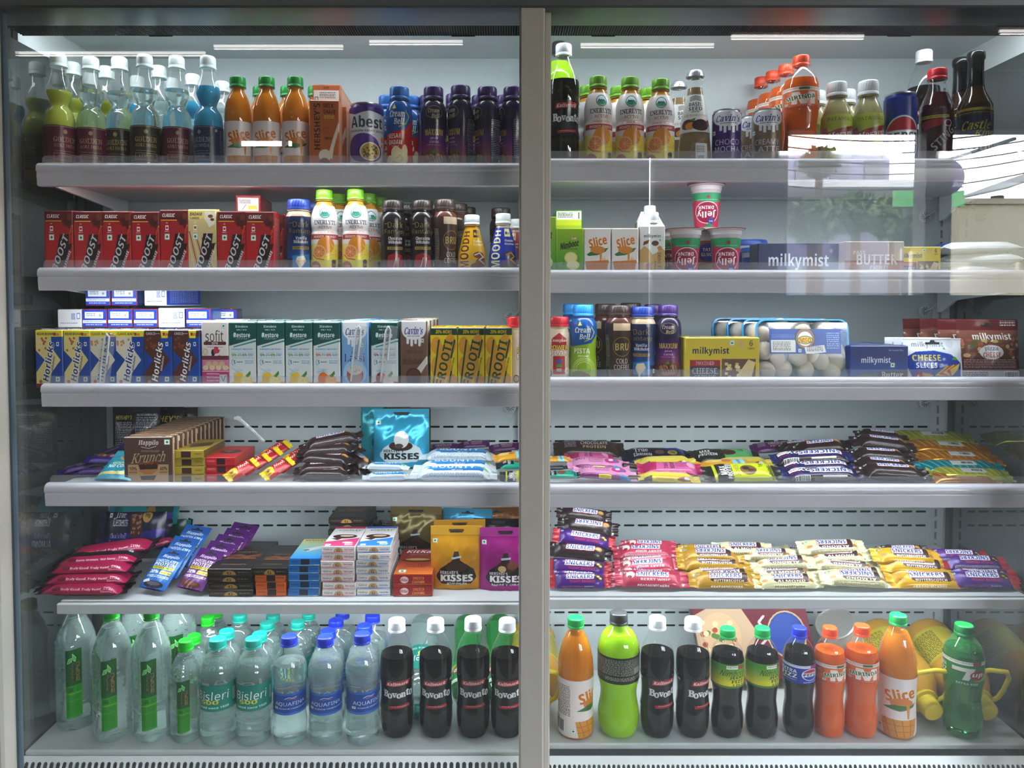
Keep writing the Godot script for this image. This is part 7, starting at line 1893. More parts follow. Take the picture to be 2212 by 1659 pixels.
func mushrooms(b: float) -> void:
	var blue := std(c("1c8cc8"), 0.25)
	var film := pane(c("ffffff"), 0.015, 0.04)
	var white := std(c("c6b9a8"), 0.65)
	var stem := std(c("c9bb9e"), 0.65)
	var cap := lathe(smooth([[0.009, 0.0], [0.0165, 0.002], [0.019, 0.008], [0.0165, 0.016], [0.009, 0.021], [0.0, 0.022]], 3), 20, 0.0, func(a: float, y: float): return 1.0 + 0.03 * sin(a * 2.0 + y * 90.0))
	var leg := lathe(smooth([[0.0, -0.016], [0.0075, -0.0155], [0.0085, -0.008], [0.0072, 0.0], [0.008, 0.003]], 2), 14)
	var w := 0.166; var h := 0.108; var d := 0.032
	# tray: open front, sloping sides
	var k := Maker.new()
	var ring := func(s: float, z: float) -> Array:
		var out := []
		for e in 4:
			var cx: float = (w / 2 - 0.016) * [1, -1, -1, 1][e]; var cy: float = (h / 2 - 0.016) * [1, 1, -1, -1][e]
			for j in 6:
				var a := (e + j / 5.0) * PI / 2
				out.append(Vector3((cx + 0.016 * cos(a)) * s, (cy + 0.016 * sin(a)) * s + h / 2, z))
		return out
	var prev: Array = []
	for r in [[1.0, d], [1.04, d], [1.04, d - 0.002], [1.0, d - 0.003], [0.90, 0.0], [0.0, 0.0]]:
		var now: Array = ring.call(r[0], r[1])
		if r[0] == 0.0:
			now = []
			for j in 24: now.append(Vector3(0, h / 2, 0))
		if prev.size():
			for j in 24: k.quad(prev[j], now[j], now[(j + 1) % 24], prev[(j + 1) % 24])
		prev = now
	for t in 4:
		var o := thing("mushroom_tray", ["blue film-wrapped tray of white mushrooms with a round-badged label", "blue mushroom tray leaning right behind the labelled one", "blue mushroom tray third in its leaning file", "blue mushroom tray last in its leaning file"][t], "tray", "blue mushroom trays")
		var p := at([1729, 1712, 1690, 1668][t], 700, 1.40)
		o.position = Vector3(p.x, b + 0.001, -1.412 - t * 0.042)
		o.rotation = Vector3(deg_to_rad(-7), deg_to_rad([0, 3, 6, 8][t]), 0)
		part("tray_wall", k.done() if t == 0 else MESH.tray, blue, o)
		if t == 0: MESH.tray = o.get_child(0).mesh
		part("film", box(Vector3(-w / 2, 0.004, d + 0.001), Vector3(w / 2, h - 0.004, d + 0.0016)), film, o)
		if t == 0:
			part("label", box(Vector3(-0.062, 0.046, d + 0.0018), Vector3(0.070, 0.092, d + 0.0022)), printed("mushroom_label", 0.3), o)
			var i := 0
			for m in [[-0.064, 0.016], [-0.030, 0.018], [0.008, 0.017], [0.060, 0.012], [-0.066, 0.052], [-0.045, 0.034], [0.040, 0.034], [-0.070, 0.088], [-0.030, 0.096], [0.046, 0.092], [0.068, 0.056], [-0.006, 0.040], [0.022, 0.046], [0.072, 0.032], [0.004, 0.092]]:
				var q := thing("mushroom", "small white mushroom under the tray film, %s" % ["bottom corner away from the cheese packs", "second along the bottom", "middle of the bottom row", "bottom corner toward the butter boxes", "beside the label, away from the butter", "below the printed price panel", "below the label corner, toward butter", "top corner away from butter", "along the top edge, second", "top edge toward the butter", "beside the label toward the butter", "just below the round badge", "half hidden under the label", "lying on its side near the butter", "above the round badge"][i], "mushroom", "mushrooms in the front tray")
				part("mushroom_head", cap, white, q)
				part("stem", leg, stem, q)
				q.transform = o.transform * Transform3D(Basis(Vector3.RIGHT, PI / 2 + rnd(0.5)) * Basis(Vector3.BACK, rnd(0.6)) * Basis.from_scale(Vector3.ONE * rng.randf_range(0.85, 1.0)), Vector3(m[0], m[1], d - 0.0235))
				i += 1
		else:
			for m in [[-0.055, 0.085], [-0.02, 0.09]]:
				var q := thing("mushroom", "white mushroom in a tray behind, %s" % ORD[t * 2 + (0 if m[0] < -0.03 else 1)], "mushroom", "mushrooms in the rear trays")
				part("mushroom_head", cap, white, q)
				q.transform = o.transform * Transform3D(Basis(Vector3.RIGHT, PI / 2), Vector3(m[0], m[1], d - 0.0235))

var shelf_now := 0.0

# lay a bar with its middle at picture column x and row y, w wide; yaw turns it on the shelf, roll tips its ends
func lay(kind: String, called: String, cat: String, label: String, group: String, x: float, y: float, w: float, depth: float, yaw := 0.0, roll := 0.0, pitch := 0.0, shape := Vector3.ONE) -> Node3D:
	var s: Vector3 = SIZE[kind]
	var k := w / F * depth / (s.x * maxf(absf(cos(deg_to_rad(yaw))), 0.35))
	var p := at(x, y, depth)
	var o := put(kind, called, cat, label, group, p, Vector3.ZERO, Vector3.ONE)
	o.basis = Basis(Vector3.UP, deg_to_rad(yaw)) * Basis(Vector3.BACK, deg_to_rad(roll)) * Basis(Vector3.RIGHT, deg_to_rad(pitch)) * Basis.from_scale(shape * k)
	o.position -= o.basis * Vector3(0, s.y / 2, 0)
	settle(o, kind, shelf_now)
	return o

# a straight stack of flat boxes, built up from the shelf
func stack(kind: String, label: String, group: String, x: float, w: float, h: float, n: int, depth: float, base: float, from := 0) -> float:
	var s: Vector3 = SIZE[kind]
	var k := w / F * depth / s.x
	var hh := h / F * depth
	for i in n:
		put(kind, "chocolate_box", "box", label % ORD[i + from], group, Vector3(at(x, 700, depth).x + rnd(0.0015), base + i * (hh + 0.0004), -depth - s.z * k / 2 - absf(rnd(0.003))), Vector3(0, deg_to_rad(rnd(1.5)), 0), Vector3(k, hh / s.y, k))
	return base + n * (hh + 0.0004)

func shelf_four() -> void:
	var b: float = S[0][3] + 0.0005
	shelf_now = S[0][3]
	stand("pouch_black", "chocolate_pouch", "pouch", "black chocolate pouch with gold lettering behind the brown boxes", "black chocolate pouches", 345, 104, 874, 1.614, b, -6)
	stand("pouch_black_back", "chocolate_pouch", "pouch", "black chocolate pouch showing its small-print back", "black chocolate pouches", 292, 100, 876, 1.578, b, 4)
	stand("pouch_black", "chocolate_pouch", "pouch", "grey-black pouch at the far end of the brown boxes", "black chocolate pouches", 390, 66, 880, 1.622, b, 8)
	lay("hazel_bar", "chocolate_bar", "bar", "violet fruit and nut bar beside the brown box", "violet bars", 240, 992, 108, 1.46, 4, -3, 20)
	lay("violet_bar", "chocolate_bar", "bar", "violet bar tipped against the end glass", "violet bars", 178, 1010, 82, 1.46, 30, 10, 10)
	lay("violet_bar", "chocolate_bar", "bar", "violet bar behind the fruit and nut bar", "violet bars", 245, 972, 90, 1.53, -14, 20, 10)
	lay("violet_bar", "chocolate_bar", "bar", "violet bar lying under the others by the end glass", "violet bars", 215, 1024, 110, 1.45, 8, 2, 0)
	var o := stand("pouch_cookie", "cookie_pouch", "pouch", "teal and cream cookie pouch lying back in front of violet bars", "", 236, 84, 0, 1.378, b, -6)
	o.rotation.x = deg_to_rad(-62); settle(o, "pouch_cookie", b)
	o = stand("krunch", "chocolate_box", "box", "brown crunchy chocolate box at the head of its file", "brown crunchy chocolate boxes", 318, 104, 943, 1.384, b, 2)
	for k in range(1, 13): again(o, 0.0006 * k, -0.0196 * k, "brown crunchy chocolate box, %s in its file" % ORD[k], 0.0, rnd(2))
	stack("tablet_gold", "gold chocolate box, %s up from the shelf", "gold chocolate boxes", 402, 67, 17.5, 4, 1.392, b)
	stack("tablet_red", "red chocolate box beside the gold ones, %s up from the shelf", "red chocolate boxes", 470, 66, 17.5, 3, 1.40, b)
	# a clear plastic hook leaning on the red boxes
	o = thing("plastic_hook", "clear plastic price hook leaning above the red boxes", "hook")
	o.position = at(570, 955, 1.50)
	part("rod", tube([Vector3.ZERO, Vector3(-0.026, 0.026, 0), Vector3(-0.05, 0.046, 0), Vector3(-0.054, 0.05, 0.003), Vector3(-0.05, 0.053, 0.006), Vector3(-0.024, 0.03, 0.006), Vector3(0.004, 0.003, 0.006)], 0.0022, 8), pane(c("e8eef0"), 0.25, 0.05), o)
	part("clip", rbox(0.014, 0.006, 0.012, 0.001), pane(c("e8eef0"), 0.3, 0.05), o, mv(-0.05, 0.046, 0.003))
	var g := "red wafer bars"
	var i := 0
	for q in [[522, 1018, 1.40], [548, 1004, 1.43], [573, 990, 1.46], [594, 975, 1.50], [600, 1012, 1.41], [626, 998, 1.45], [640, 985, 1.49]]:
		lay("wafer_red", "wafer_bar", "bar", "red and yellow wafer bar, %s from the red boxes" % ORD[i], g, q[0], q[1], 52, q[2], 46, 22, 34, Vector3(1.0, 1.0, 1.25))
		i += 1
	g = "black peanut bars behind the coconut bars"
	i = 0
	for q in [[702, 1030, 0, "nut_brown_turned"], [700, 1012, 2, "nut_brown_turned"], [706, 992, -3, "nut_brown_turned"], [708, 972, 3, "nut_brown"], [716, 952, 9, "nut_brown"]]:
		lay(q[3], "peanut_bar", "bar", "black-brown peanut bar beside the red wafers, %s up from the shelf" % ORD[i], g, q[0], q[1], 128, 1.40 + i * 0.015, q[2] * 2.0, q[2], 14)
		i += 1
	for q in [[765, 1020, -40], [770, 992, -52], [755, 965, -35], [745, 950, -25]]:
		lay("nut_brown_turned", "peanut_bar", "bar", "black-brown peanut bar slanting towards the blue pouch, %s from the shelf" % ORD[i - 5], g, q[0], q[1], 70, 1.45 + (i - 5) * 0.02, q[2], -8, 10)
		i += 1
	stand("pouch_teal", "chocolate_pouch", "pouch", "shiny teal pouch behind the light blue one", "foil pouches on the fourth shelf", 832, 106, 872, 1.60, b, 6)
	stand("pouch_brown", "chocolate_pouch", "pouch", "brown and gold pouch behind the light blue one", "foil pouches on the fourth shelf", 884, 92, 880, 1.575, b, -4)
	o = stand("kiss_blue", "chocolate_pouch", "pouch", "light blue foil chocolate pouch standing behind coconut bars", "foil pouches on the fourth shelf", 866, 120, 886, 1.52, b, 2)
	o.rotation.x = deg_to_rad(-4); settle(o, "kiss_blue", b)
	g = "white and blue coconut bars"
	i = 0
	for q in [[836, 1030, 104, 1.405, 6], [834, 1008, 100, 1.43, -6], [980, 1034, 186, 1.395, 0], [985, 1010, 182, 1.425, 2], [992, 985, 170, 1.50, -2]]:
		lay("coconut_bar", "coconut_bar", "bar", "white and blue coconut bar, %s" % ["lower of the short pair before the pouch", "upper of the short pair before the pouch", "lowest of the long stack", "middle of the long stack", "topmost and rearmost of the long stack"][i], g, q[0], q[1], q[2], q[3], q[4], 0, 10)
		i += 1
	g = "plum protein bars at the back"
	i = 0
	for q in [[952, 970, 90, 0], [1025, 960, 64, 6], [1090, 966, 66, 10], [1060, 985, 90, 0]]:
		lay("plum_bar", "protein_bar", "bar", "plum protein bar behind the coconut bars, %s from the blue pouch" % ORD[i], g, q[0], q[1], q[2], 1.58, q[3], 3, 40)
		i += 1
	lay("apricot_bar", "protein_bar", "bar", "orange and pale blue bar against the door post", "bars by the door post", 1108, 985, 84, 1.46, 8, 6, 25)
	lay("teal_bar", "protein_bar", "bar", "teal protein bar below the orange one at the door post", "bars by the door post", 1122, 1004, 100, 1.43, 4, 0, 15)
	lay("lime_bar", "protein_bar", "bar", "black protein bar standing on edge at the door post", "bars by the door post", 1128, 1030, 96, 1.39, 0, 0, 40)
	# right bay
	shelf_now = S[1][3]
	g = "protein bars on the fourth shelf"
	i = 0
	for q in [
		["cocoa_bar", "grey-brown bar at the back beside the door post", 1272, 970, 150, 1.57, 0, -1, 35], ["rose_bar", "pink bar lying behind the bubblegum-pink ones", 1272, 988, 104, 1.52, 0, 0, 20],
		["apricot_bar", "orange and blue bar sticking out from the door post", 1200, 992, 66, 1.47, 8, 0, 20], ["ink_bar", "black bar under the orange one at the door post", 1196, 1010, 60, 1.44, 6, 0, 10], ["teal_bar", "bright teal bar below the black one at the door post", 1212, 1026, 82, 1.395, 0, 0, 25],
		["bubble_bar", "upper of the two bubblegum-pink bars", 1292, 1004, 132, 1.46, -4, -2, 25], ["bubble_bar", "lower of the two bubblegum-pink bars", 1306, 1028, 134, 1.405, -6, -3, 20], ["cocoa_bar", "dark brown bar beside the pink and yellow ones", 1362, 1006, 60, 1.47, 24, -10, 10], ["cocoa_bar", "dark brown bar under the pink and yellow ones", 1366, 1032, 70, 1.40, 14, -4, 0],
		["true_bar", "black and blue bar at the back of the yellow ones", 1418, 985, 150, 1.55, 0, 0, 30], ["honey_bar", "yellow bar behind the crimson-ended pink one", 1438, 998, 130, 1.48, 2, 1, 15], ["rose_bar", "pink bar with crimson end lying on yellow bars", 1446, 1013, 136, 1.425, -4, 1, 25], ["honey_bar", "yellow bar under the crimson-ended pink one", 1444, 1036, 130, 1.39, -3, -2, 10],
		["mint_bar", "black and mint green bar at the back", 1566, 987, 150, 1.54, 0, 0, 30], ["apricot_bar", "orange bar between the mint and lime ones", 1572, 1005, 130, 1.46, 2, 1, 15], ["honey_bar", "yellow bar peeping out above the orange one", 1606, 999, 120, 1.50, 0, 1, 15], ["lime_bar", "bright lime and black bar in front", 1602, 1026, 168, 1.395, 1, 1, 30],
		["plum_bar", "maroon and black bar at the back beside the peanut bars", 1672, 966, 100, 1.57, 0, 4, 35]]:
		lay(q[0], "protein_bar", "bar", q[1], g, q[2], q[3], q[4], q[5], q[6], q[7], q[8])
	g = "large peanut bars on the fourth shelf"
	i = 0
	for q in [["nut_share", 1752, 988, 172, 1.44, 4], ["nut_share", 1764, 1010, 166, 1.42, 3], ["nut_share", 1776, 1034, 172, 1.392, 1], ["nut_brown_turned", 1772, 966, 124, 1.50, 7], ["nut_brown", 1720, 962, 80, 1.54, 10]]:
		lay(q[0], "peanut_bar", "bar", ["large double peanut bar, upper one with blue face", "large double peanut bar in the middle, barcode showing", "large double peanut bar lowest behind the clear lip", "peanut bar lying across the double bars", "peanut bar behind the double bars, by the maroon one"][i], g, q[1], q[2], q[3], q[4], -q[5] * 0.5, q[5] * 0.8, 25)
		i += 1
	g = "black peanut bars beside the gold foil bars"
	i = 0
	for q in [[1905, 942, 110, 1.52, -6], [1908, 958, 132, 1.48, -7], [1902, 984, 132, 1.45, -3], [1910, 1006, 136, 1.42, -5], [1928, 1030, 150, 1.395, -3], [1860, 948, 70, 1.54, 16]]:
		lay(["nut_brown_turned", "nut_brown", "nut_brown_turned", "nut_brown_turned", "nut_brown", "ink_bar"][i], "peanut_bar", "bar", "black-brown peanut bar beside the gold foil, %s from the top" % ORD[i], g, q[0], q[1], q[2], q[3], q[4] * 0.6, q[4], 22)
		i += 1
	g = "shiny foil bars"
	i = 0
	for q in [["foil_lime", "olive-green foil bar at the back", 2010, 946, 184, 1.55, -2], ["foil_gold", "amber foil bar with white price stickers", 2046, 968, 180, 1.49, -6], ["foil_gold", "amber foil bar under the stickered one", 2070, 990, 182, 1.45, -4], ["foil_teal", "teal foil bar with a white sticker", 2074, 1010, 184, 1.42, -1], ["foil_lime", "yellow-green foil bar in front", 2096, 1026, 176, 1.395, -3], ["foil_gold", "dark amber foil bar behind the clear lip", 2080, 1038, 150, 1.385, 0]]:
		lay(q[0], "foil_bar", "bar", q[1], g, q[2], q[3], q[4], q[5], q[6] * 0.5, q[6] * 0.6, 25)

func shelf_five() -> void:
	var b: float = S[0][4] + 0.0005
	shelf_now = S[0][4]
	var g := "cherry-red protein bars"
	var i := 0
	for q in [["cherry_bar", 186, 1291, 196, 1.385, 0, 0], ["cherry_bar_dark", 185, 1274, 200, 1.40, 0, 1], ["cherry_bar", 197, 1247, 196, 1.40, 3, 0], ["cherry_bar", 203, 1224, 186, 1.41, 2, 1], ["cherry_bar_dark", 218, 1206, 190, 1.43, 2, 3], ["cherry_bar", 240, 1186, 196, 1.46, 6, 7], ["cherry_bar", 330, 1178, 90, 1.50, 20, 14]]:
		lay(q[0], "protein_bar", "bar", "cherry-red and black protein bar, %s up from the shelf" % ORD[i], g, q[1], q[2], q[3], q[4], q[5], q[6], 8)
		i += 1
	lay("teal_pouch", "snack_pack", "pack", "teal and dark green snack pack topmost at the back", "packs leaning at the back", 310, 1106, 150, 1.60, 2, 4, 55)
	lay("teal_pouch", "snack_pack", "pack", "dark green snack pack standing behind the navy one", "packs leaning at the back", 348, 1150, 128, 1.62, -4, 0, 80)
	lay("almond_pouch", "snack_pack", "pack", "navy almond bar pack facing out above the cherry bars", "packs leaning at the back", 290, 1146, 158, 1.56, 0, 0, 75)
	lay("true_bar", "protein_bar", "bar", "navy bar standing on end behind the blue packets", "packs leaning at the back", 408, 1150, 60, 1.63, 0, 84, 60)
	g = "blue cookie protein packets"
	for k in 3:
		var o := stand("happy_blue", "protein_packet", "packet", "bright blue cookies and cream protein packet, %s in its file" % ORD[k], g, [318, 345, 372][k], 66, 0, [1.385, 1.422, 1.458][k], b, -4)
		o.scale *= Vector3(1, 0.80, 0.6); o.rotation = Vector3(deg_to_rad(-50), deg_to_rad(-10), deg_to_rad(-6)); o.position.y += 0.011 + k * 0.010
	g = "purple chocolate protein packets"
	for k in 5:
		var o := stand("happy_purple", "protein_packet", "packet", "purple dark chocolate protein packet, %s in its file" % ORD[k], g, [400, 424, 442, 462, 478][k], 66, 0, [1.385, 1.412, 1.436, 1.460, 1.484][k], b, -4)
		o.scale *= Vector3(1, 0.80, 0.6); o.rotation = Vector3(deg_to_rad(-50), deg_to_rad(-12), deg_to_rad(-6)); o.position.y += 0.011 + k * 0.004
	stack("tablet_dark", "wide dark chocolate box with orange swirls, %s up from the shelf", "wide dark chocolate boxes", 490, 97, 15, 4, 1.376, b)
	var y := stack("tablet_orange", "orange chocolate box beside the dark ones, %s up from the shelf", "orange chocolate boxes", 577, 66, 15.5, 3, 1.376, b)
	put("tablet_dark", "chocolate_box", "box", "dark chocolate box lying on the orange ones", "wide dark chocolate boxes", Vector3(at(578, 700, 1.376).x, y, -1.376 - 0.064), Vector3(0, deg_to_rad(-1), 0), Vector3(1.0, 1.05, 1.0))
	stack("tablet_sky", "sky blue chocolate box, %s up from the shelf", "sky blue chocolate boxes", 651, 68, 16.5, 5, 1.376, b)
	stack("tablet_pink", "white chocolate box with pink lid, %s up from the shelf", "white chocolate boxes", 727, 73, 15.5, 7, 1.376, b)
	stack("tablet_blue", "white chocolate box with blue lid, %s up from the shelf", "white chocolate boxes", 802, 73, 15.5, 7, 1.378, b)
	stack("tablet_dark", "dark chocolate box in the rear stack, %s up from the shelf", "rear dark chocolate boxes", 745, 78, 13, 9, 1.500, b)
	lay("ink_bar", "chocolate_bar", "bar", "black chocolate bar lying behind the white boxes", "", 835, 1136, 90, 1.60, 0, -6, 30)
	y = stack("tablet_salted", "dark red caramel wafer box, %s up from the shelf", "dark red wafer boxes", 889, 86, 24, 2, 1.378, b)
	g = "foil chocolate pouches on the fifth shelf"
	for q in [["kiss_olive", "olive-gold chocolate pouch behind the red wafer boxes", 897, 112, 1094, 1.57, -3], ["pouch_bluewave", "sky blue patterned pouch at the back", 1010, 108, 1098, 1.60, -8], ["pouch_copper", "copper brown pouch at the back by the door post", 1072, 108, 1096, 1.61, 4], ["pouch_black", "black pouch between the copper and magenta ones", 1076, 108, 1120, 1.55, -3], ["kiss_gold", "golden almond chocolate pouch, second of two", 992, 112, 1122, 1.50, 4], ["kiss_gold", "golden almond chocolate pouch in front", 985, 112, 1135, 1.42, 0], ["kiss_magenta", "magenta hazelnut chocolate pouch against the door post", 1092, 112, 1139, 1.415, 0]]:
		stand(q[0], "chocolate_pouch", "pouch", q[1], g, q[2], q[3], q[4], q[5], b, q[6])
	shelf_now = S[1][4]
	# right bay: peanut bars in leaning stacks
	for st in [
		["black and purple peanut bars by the door post", "peanut bar in the black and purple stack, %s up", [["nut_purple", 1252, 1279, 134, 0], ["nut_purple", 1248, 1254, 134, -2], ["nut_purple", 1250, 1224, 140, -3], ["nut_brown", 1252, 1190, 136, -5], ["nut_purple", 1262, 1163, 136, -8], ["nut_brown_turned", 1270, 1136, 130, -7], ["nut_brown", 1262, 1110, 118, -8]]],
		["pink peanut bars", "pink peanut bar, %s up", [["nut_pink", 1408, 1282, 158, -2], ["nut_pink_turned", 1394, 1258, 158, 1], ["nut_pink_turned", 1402, 1238, 150, 1], ["nut_pink_turned", 1398, 1222, 146, 3], ["nut_pink", 1396, 1208, 140, 4], ["nut_pink_turned", 1394, 1190, 138, 0], ["nut_pink_turned", 1402, 1178, 118, -2]]],
		["butterscotch-gold peanut bars", "dull gold butterscotch peanut bar, %s up", [["nut_gold", 1566, 1276, 156, 0], ["nut_gold", 1562, 1254, 158, 2], ["nut_gold_turned", 1548, 1234, 156, 2], ["nut_gold", 1540, 1215, 156, -1], ["nut_gold_turned", 1534, 1198, 144, 0], ["nut_gold", 1526, 1188, 120, 0]]],
		["cream almond bars beside the gold ones", "cream almond peanut bar beside the gold ones, %s up", [["nut_cream", 1700, 1282, 150, 0], ["nut_cream_turned", 1698, 1260, 150, 0], ["nut_cream", 1686, 1236, 158, 2], ["nut_cream_turned", 1690, 1214, 140, 2], ["nut_cream_turned", 1660, 1196, 120, 0], ["nut_cream", 1604, 1184, 130, -1]]],
		["cream almond bars beside the yellow ones", "cream almond peanut bar beside the yellow ones, %s up", [["nut_cream_turned", 1850, 1278, 160, -3], ["nut_cream_turned", 1846, 1256, 160, 3], ["nut_cream_turned", 1838, 1238, 150, -2], ["nut_cream_turned", 1822, 1218, 150, -4], ["nut_cream", 1808, 1200, 140, 3], ["nut_cream_turned", 1796, 1180, 146, 1]]],
		["yellow butterscotch bars", "bright yellow butterscotch peanut bar, %s up", [["nut_yellow", 2000, 1276, 166, 0], ["nut_yellow_turned", 1992, 1250, 168, -3], ["nut_yellow", 1980, 1222, 160, -4], ["nut_yellow", 1958, 1200, 150, -2], ["nut_brown", 1950, 1188, 110, 0]]],
		["violet peanut bars by the end glass", "violet peanut bar by the end glass, %s up", [["nut_purple", 2120, 1280, 156, -1], ["nut_purple_turned", 2118, 1258, 156, 2], ["nut_purple_turned", 2110, 1236, 150, -3], ["nut_purple_turned", 2104, 1214, 146, -2], ["nut_purple_turned", 2070, 1200, 130, -2]]]]:
		i = 0
		for q in st[2]:
			lay(q[0], "peanut_bar", "bar", st[1] % ORD[i], st[0], q[1], q[2] + 1, q[3], 1.388 + i * 0.010, rnd(2), q[4], (60 if q[1] < 1300 else 42) + rnd(4), Vector3(1.0, 0.84, 0.80) if st[2].size() == 7 and q[1] < 1300 else Vector3(1.0, 0.62, 0.78))
			i += 1
	for q in [["nut_brown", 1312, 1188, 60, 1.50, -30], ["nut_brown_turned", 1308, 1240, 60, 1.45, -34], ["nut_brown", 1486, 1184, 70, 1.53, -6], ["nut_cream_turned", 1725, 1190, 90, 1.53, -10]]:
		lay(q[0], "peanut_bar", "bar", {1312: "black peanut bar poking out behind the purple stack, upper", 1308: "black peanut bar poking out behind the purple stack, lower", 1486: "dark peanut bar at the back between pink and gold", 1725: "cream almond bar at the back between the two cream stacks"}[q[1]], "stray peanut bars", q[1], q[2], q[3], q[4], q[5], 0, 20)

func deck() -> void:
	var b := DECK + 0.0005
	var g := "tall ribbed water bottles with green side labels"
	stand("water_tall", "water_bottle", "bottle", "tall water bottle with green side label by the end glass", g, 150, 78, 1296, 1.445, b, 10)
	var o := stand("water_tall", "water_bottle", "bottle", "tall green-capped water bottle, middle of the three tall ones", g, 229, 77, 1316, 1.402, b, 6)
	again(o, -0.004, -0.104, "tall water bottle behind the middle tall one")
	o = stand("water_tall", "water_bottle", "bottle", "tall green-capped water bottle beside the shorter one", g, 316, 77, 1316, 1.402, b, 6)
	again(o, 0.006, -0.104, "tall water bottle behind the one beside the shorter bottle")
	g = "shorter ribbed water bottles with green caps"
	for q in [[391, 64, 1382, 1.396, "in front"], [409, 58, 1371, 1.458, "second in its file"], [440, 56, 1331, 1.52, "third in its file"], [458, 58, 1316, 1.59, "last in its file"]]:
		stand("water_litre", "water_bottle", "bottle", "shorter water bottle with green cap, %s" % q[4], g, q[0], q[1], q[2], q[3], b, 8)
	g = "water bottles with teal labels"
	for q in [[461, 78, 1379, 1.392, "in front beside the green-labelled one"], [539, 76, 1378, 1.392, "in front beside the blue-labelled one"], [481, 70, 1361, 1.46, "second in the first file"], [510, 64, 1326, 1.545, "third in the first file"], [553, 70, 1367, 1.455, "second in the second file"], [570, 66, 1344, 1.52, "third in the second file"], [583, 62, 1327, 1.585, "last in the second file"], [637, 62, 1341, 1.52, "behind the first blue-labelled one"], [661, 60, 1324, 1.585, "last behind the blue-labelled ones"]]:
		stand("water_teal_bottle", "water_bottle", "bottle", "teal-labelled water bottle, " + q[4], g, q[0], q[1], q[2], q[3], b, -8 + (10 if q[0] == 539 else 0))
	g = "water bottles with blue labels"
	for q in [[618, 76, 1373, 1.392, "first in front from the teal ones"], [697, 77, 1374, 1.392, "second in front from the teal ones"], [778, 76, 1368, 1.392, "in front beside the black colas"], [703, 72, 1361, 1.46, "second in the middle file"], [721, 68, 1338, 1.525, "third in the middle file"], [735, 64, 1320, 1.59, "last in the middle file"], [783, 72, 1350, 1.46, "second in the file beside the colas"], [801, 68, 1327, 1.525, "third in the file beside the colas"]]:
		stand("water_blue_bottle", "water_bottle", "bottle", "blue-labelled water bottle, " + q[4], g, q[0], q[1], q[2], q[3], b, [4, 2, 24][[618, 697, 778].find(int(q[0]))] if q[0] in [618, 697, 778] else 30)
	g = "black colas on the deck before the door post"
	for k in 4: stand("black_cola", "cola_bottle", "bottle", "white-capped black cola, %s from the blue-labelled water" % ORD[k], g, [854, 939, 1021, 1096][k], 75, [1338, 1338, 1335, 1338][k], 1.413, b, [8, 2, 6, 8][k])
	# big bottles lying behind, caps forward
	i_lying("lime_fizz", "green soda bottle lying on its side behind the colas, beside the clear one", 1010, 1400, 1.56, 0.9)
	i_lying("lime_fizz", "green soda bottle lying on its side behind the cola at the door post", 1080, 1404, 1.58, 0.9)
	i_lying("water_teal_bottle", "large clear bottle with teal label lying behind the colas", 915, 1398, 1.57, 0.9)
	# right bay
	b = DECK + 0.0005
	g = "large mango drinks on the deck"
	stand("mango_large", "juice_bottle", "bottle", "large orange mango drink, label turned away, beside the neon soda", g, 1246, 80, 1333, 1.415, b, 58)
	stand("neon_fizz", "lime_soda_bottle", "bottle", "neon lime soda with black cap and grey small-print label", "", 1340, 92, 1322, 1.418, b, 0)
	g = "black colas on the deck beside the neon soda"
	for k in 2: stand("black_cola", "cola_bottle", "bottle", "white-capped black cola, %s from the neon soda" % ORD[k], g, [1425, 1503][k], 75, [1333, 1336][k], 1.413, b, [30, 44][k])
	g = "cumin sodas"
	for k in 2: stand("cumin_fizz", "cumin_soda", "bottle", "dark cumin soda with green cap, %s from the black colas" % ORD[k], g, [1579, 1655][k], 71, [1356, 1355][k], 1.412, b, [22, 40][k])
	stand("cola_fizz", "cola_bottle", "bottle", "blue-capped cola with blue label beside the cumin sodas", "", 1736, 68, 1354, 1.412, b, -2)
	g = "orange sodas on the deck"
	for k in 2: stand("orange_fizz", "orange_soda", "bottle", "red-capped orange soda on the deck, %s from the blue cola" % ORD[k], g, [1803, 1873][k], [66, 70][k], [1354, 1350][k], 1.412, b, [28, 6][k])
	stand("mango_large", "juice_bottle", "bottle", "large orange mango drink, label facing out, beside the orange sodas", "large mango drinks on the deck", 1952, 79, 1327, 1.415, b, 6)
	stand("lime_fizz", "lime_soda_bottle", "bottle", "clear green lime soda with dark green cap by the oil jars", "", 2097, 80, 1348, 1.412, b, 0)
	# leaning pizza box and what lies behind
	o = put("frozen_box", "pizza_box", "box", "maroon frozen pizza box leaning behind the dark sodas", "", Vector3(at(1655, 700, 1.56).x, b + 0.024, -1.565), Vector3(deg_to_rad(-14), deg_to_rad(-3), deg_to_rad(9)), Vector3(1.0, 1.0, 1.0))
	jar("yellow-capped oil jar lying beside the large mango drink", 1966, 1490, 1.486, 3, b)
	jar("yellow-capped oil jar lying beside the green lime soda", 2080, 1492, 1.486, 2, b)
	jar("yellow-capped oil jar lying at the door post", 1158, 1500, 1.486, 2, b)
	stand_can(b)

func i_lying(kind: String, label: String, x: float, y: float, depth: float, k: float) -> void:
	var o := put(kind, "soda_bottle", "bottle", label, "bottles lying behind the colas", at(x, y, depth), Vector3.ZERO, Vector3.ONE)
	var s: Vector3 = SIZE[kind]
	o.basis = Basis(Vector3.RIGHT, deg_to_rad(125)) * Basis.from_scale(Vector3.ONE * k)
	o.position = Vector3(at(x, y, depth).x, DECK + s.y * k * 0.574 + 0.012, BACK + 0.045)

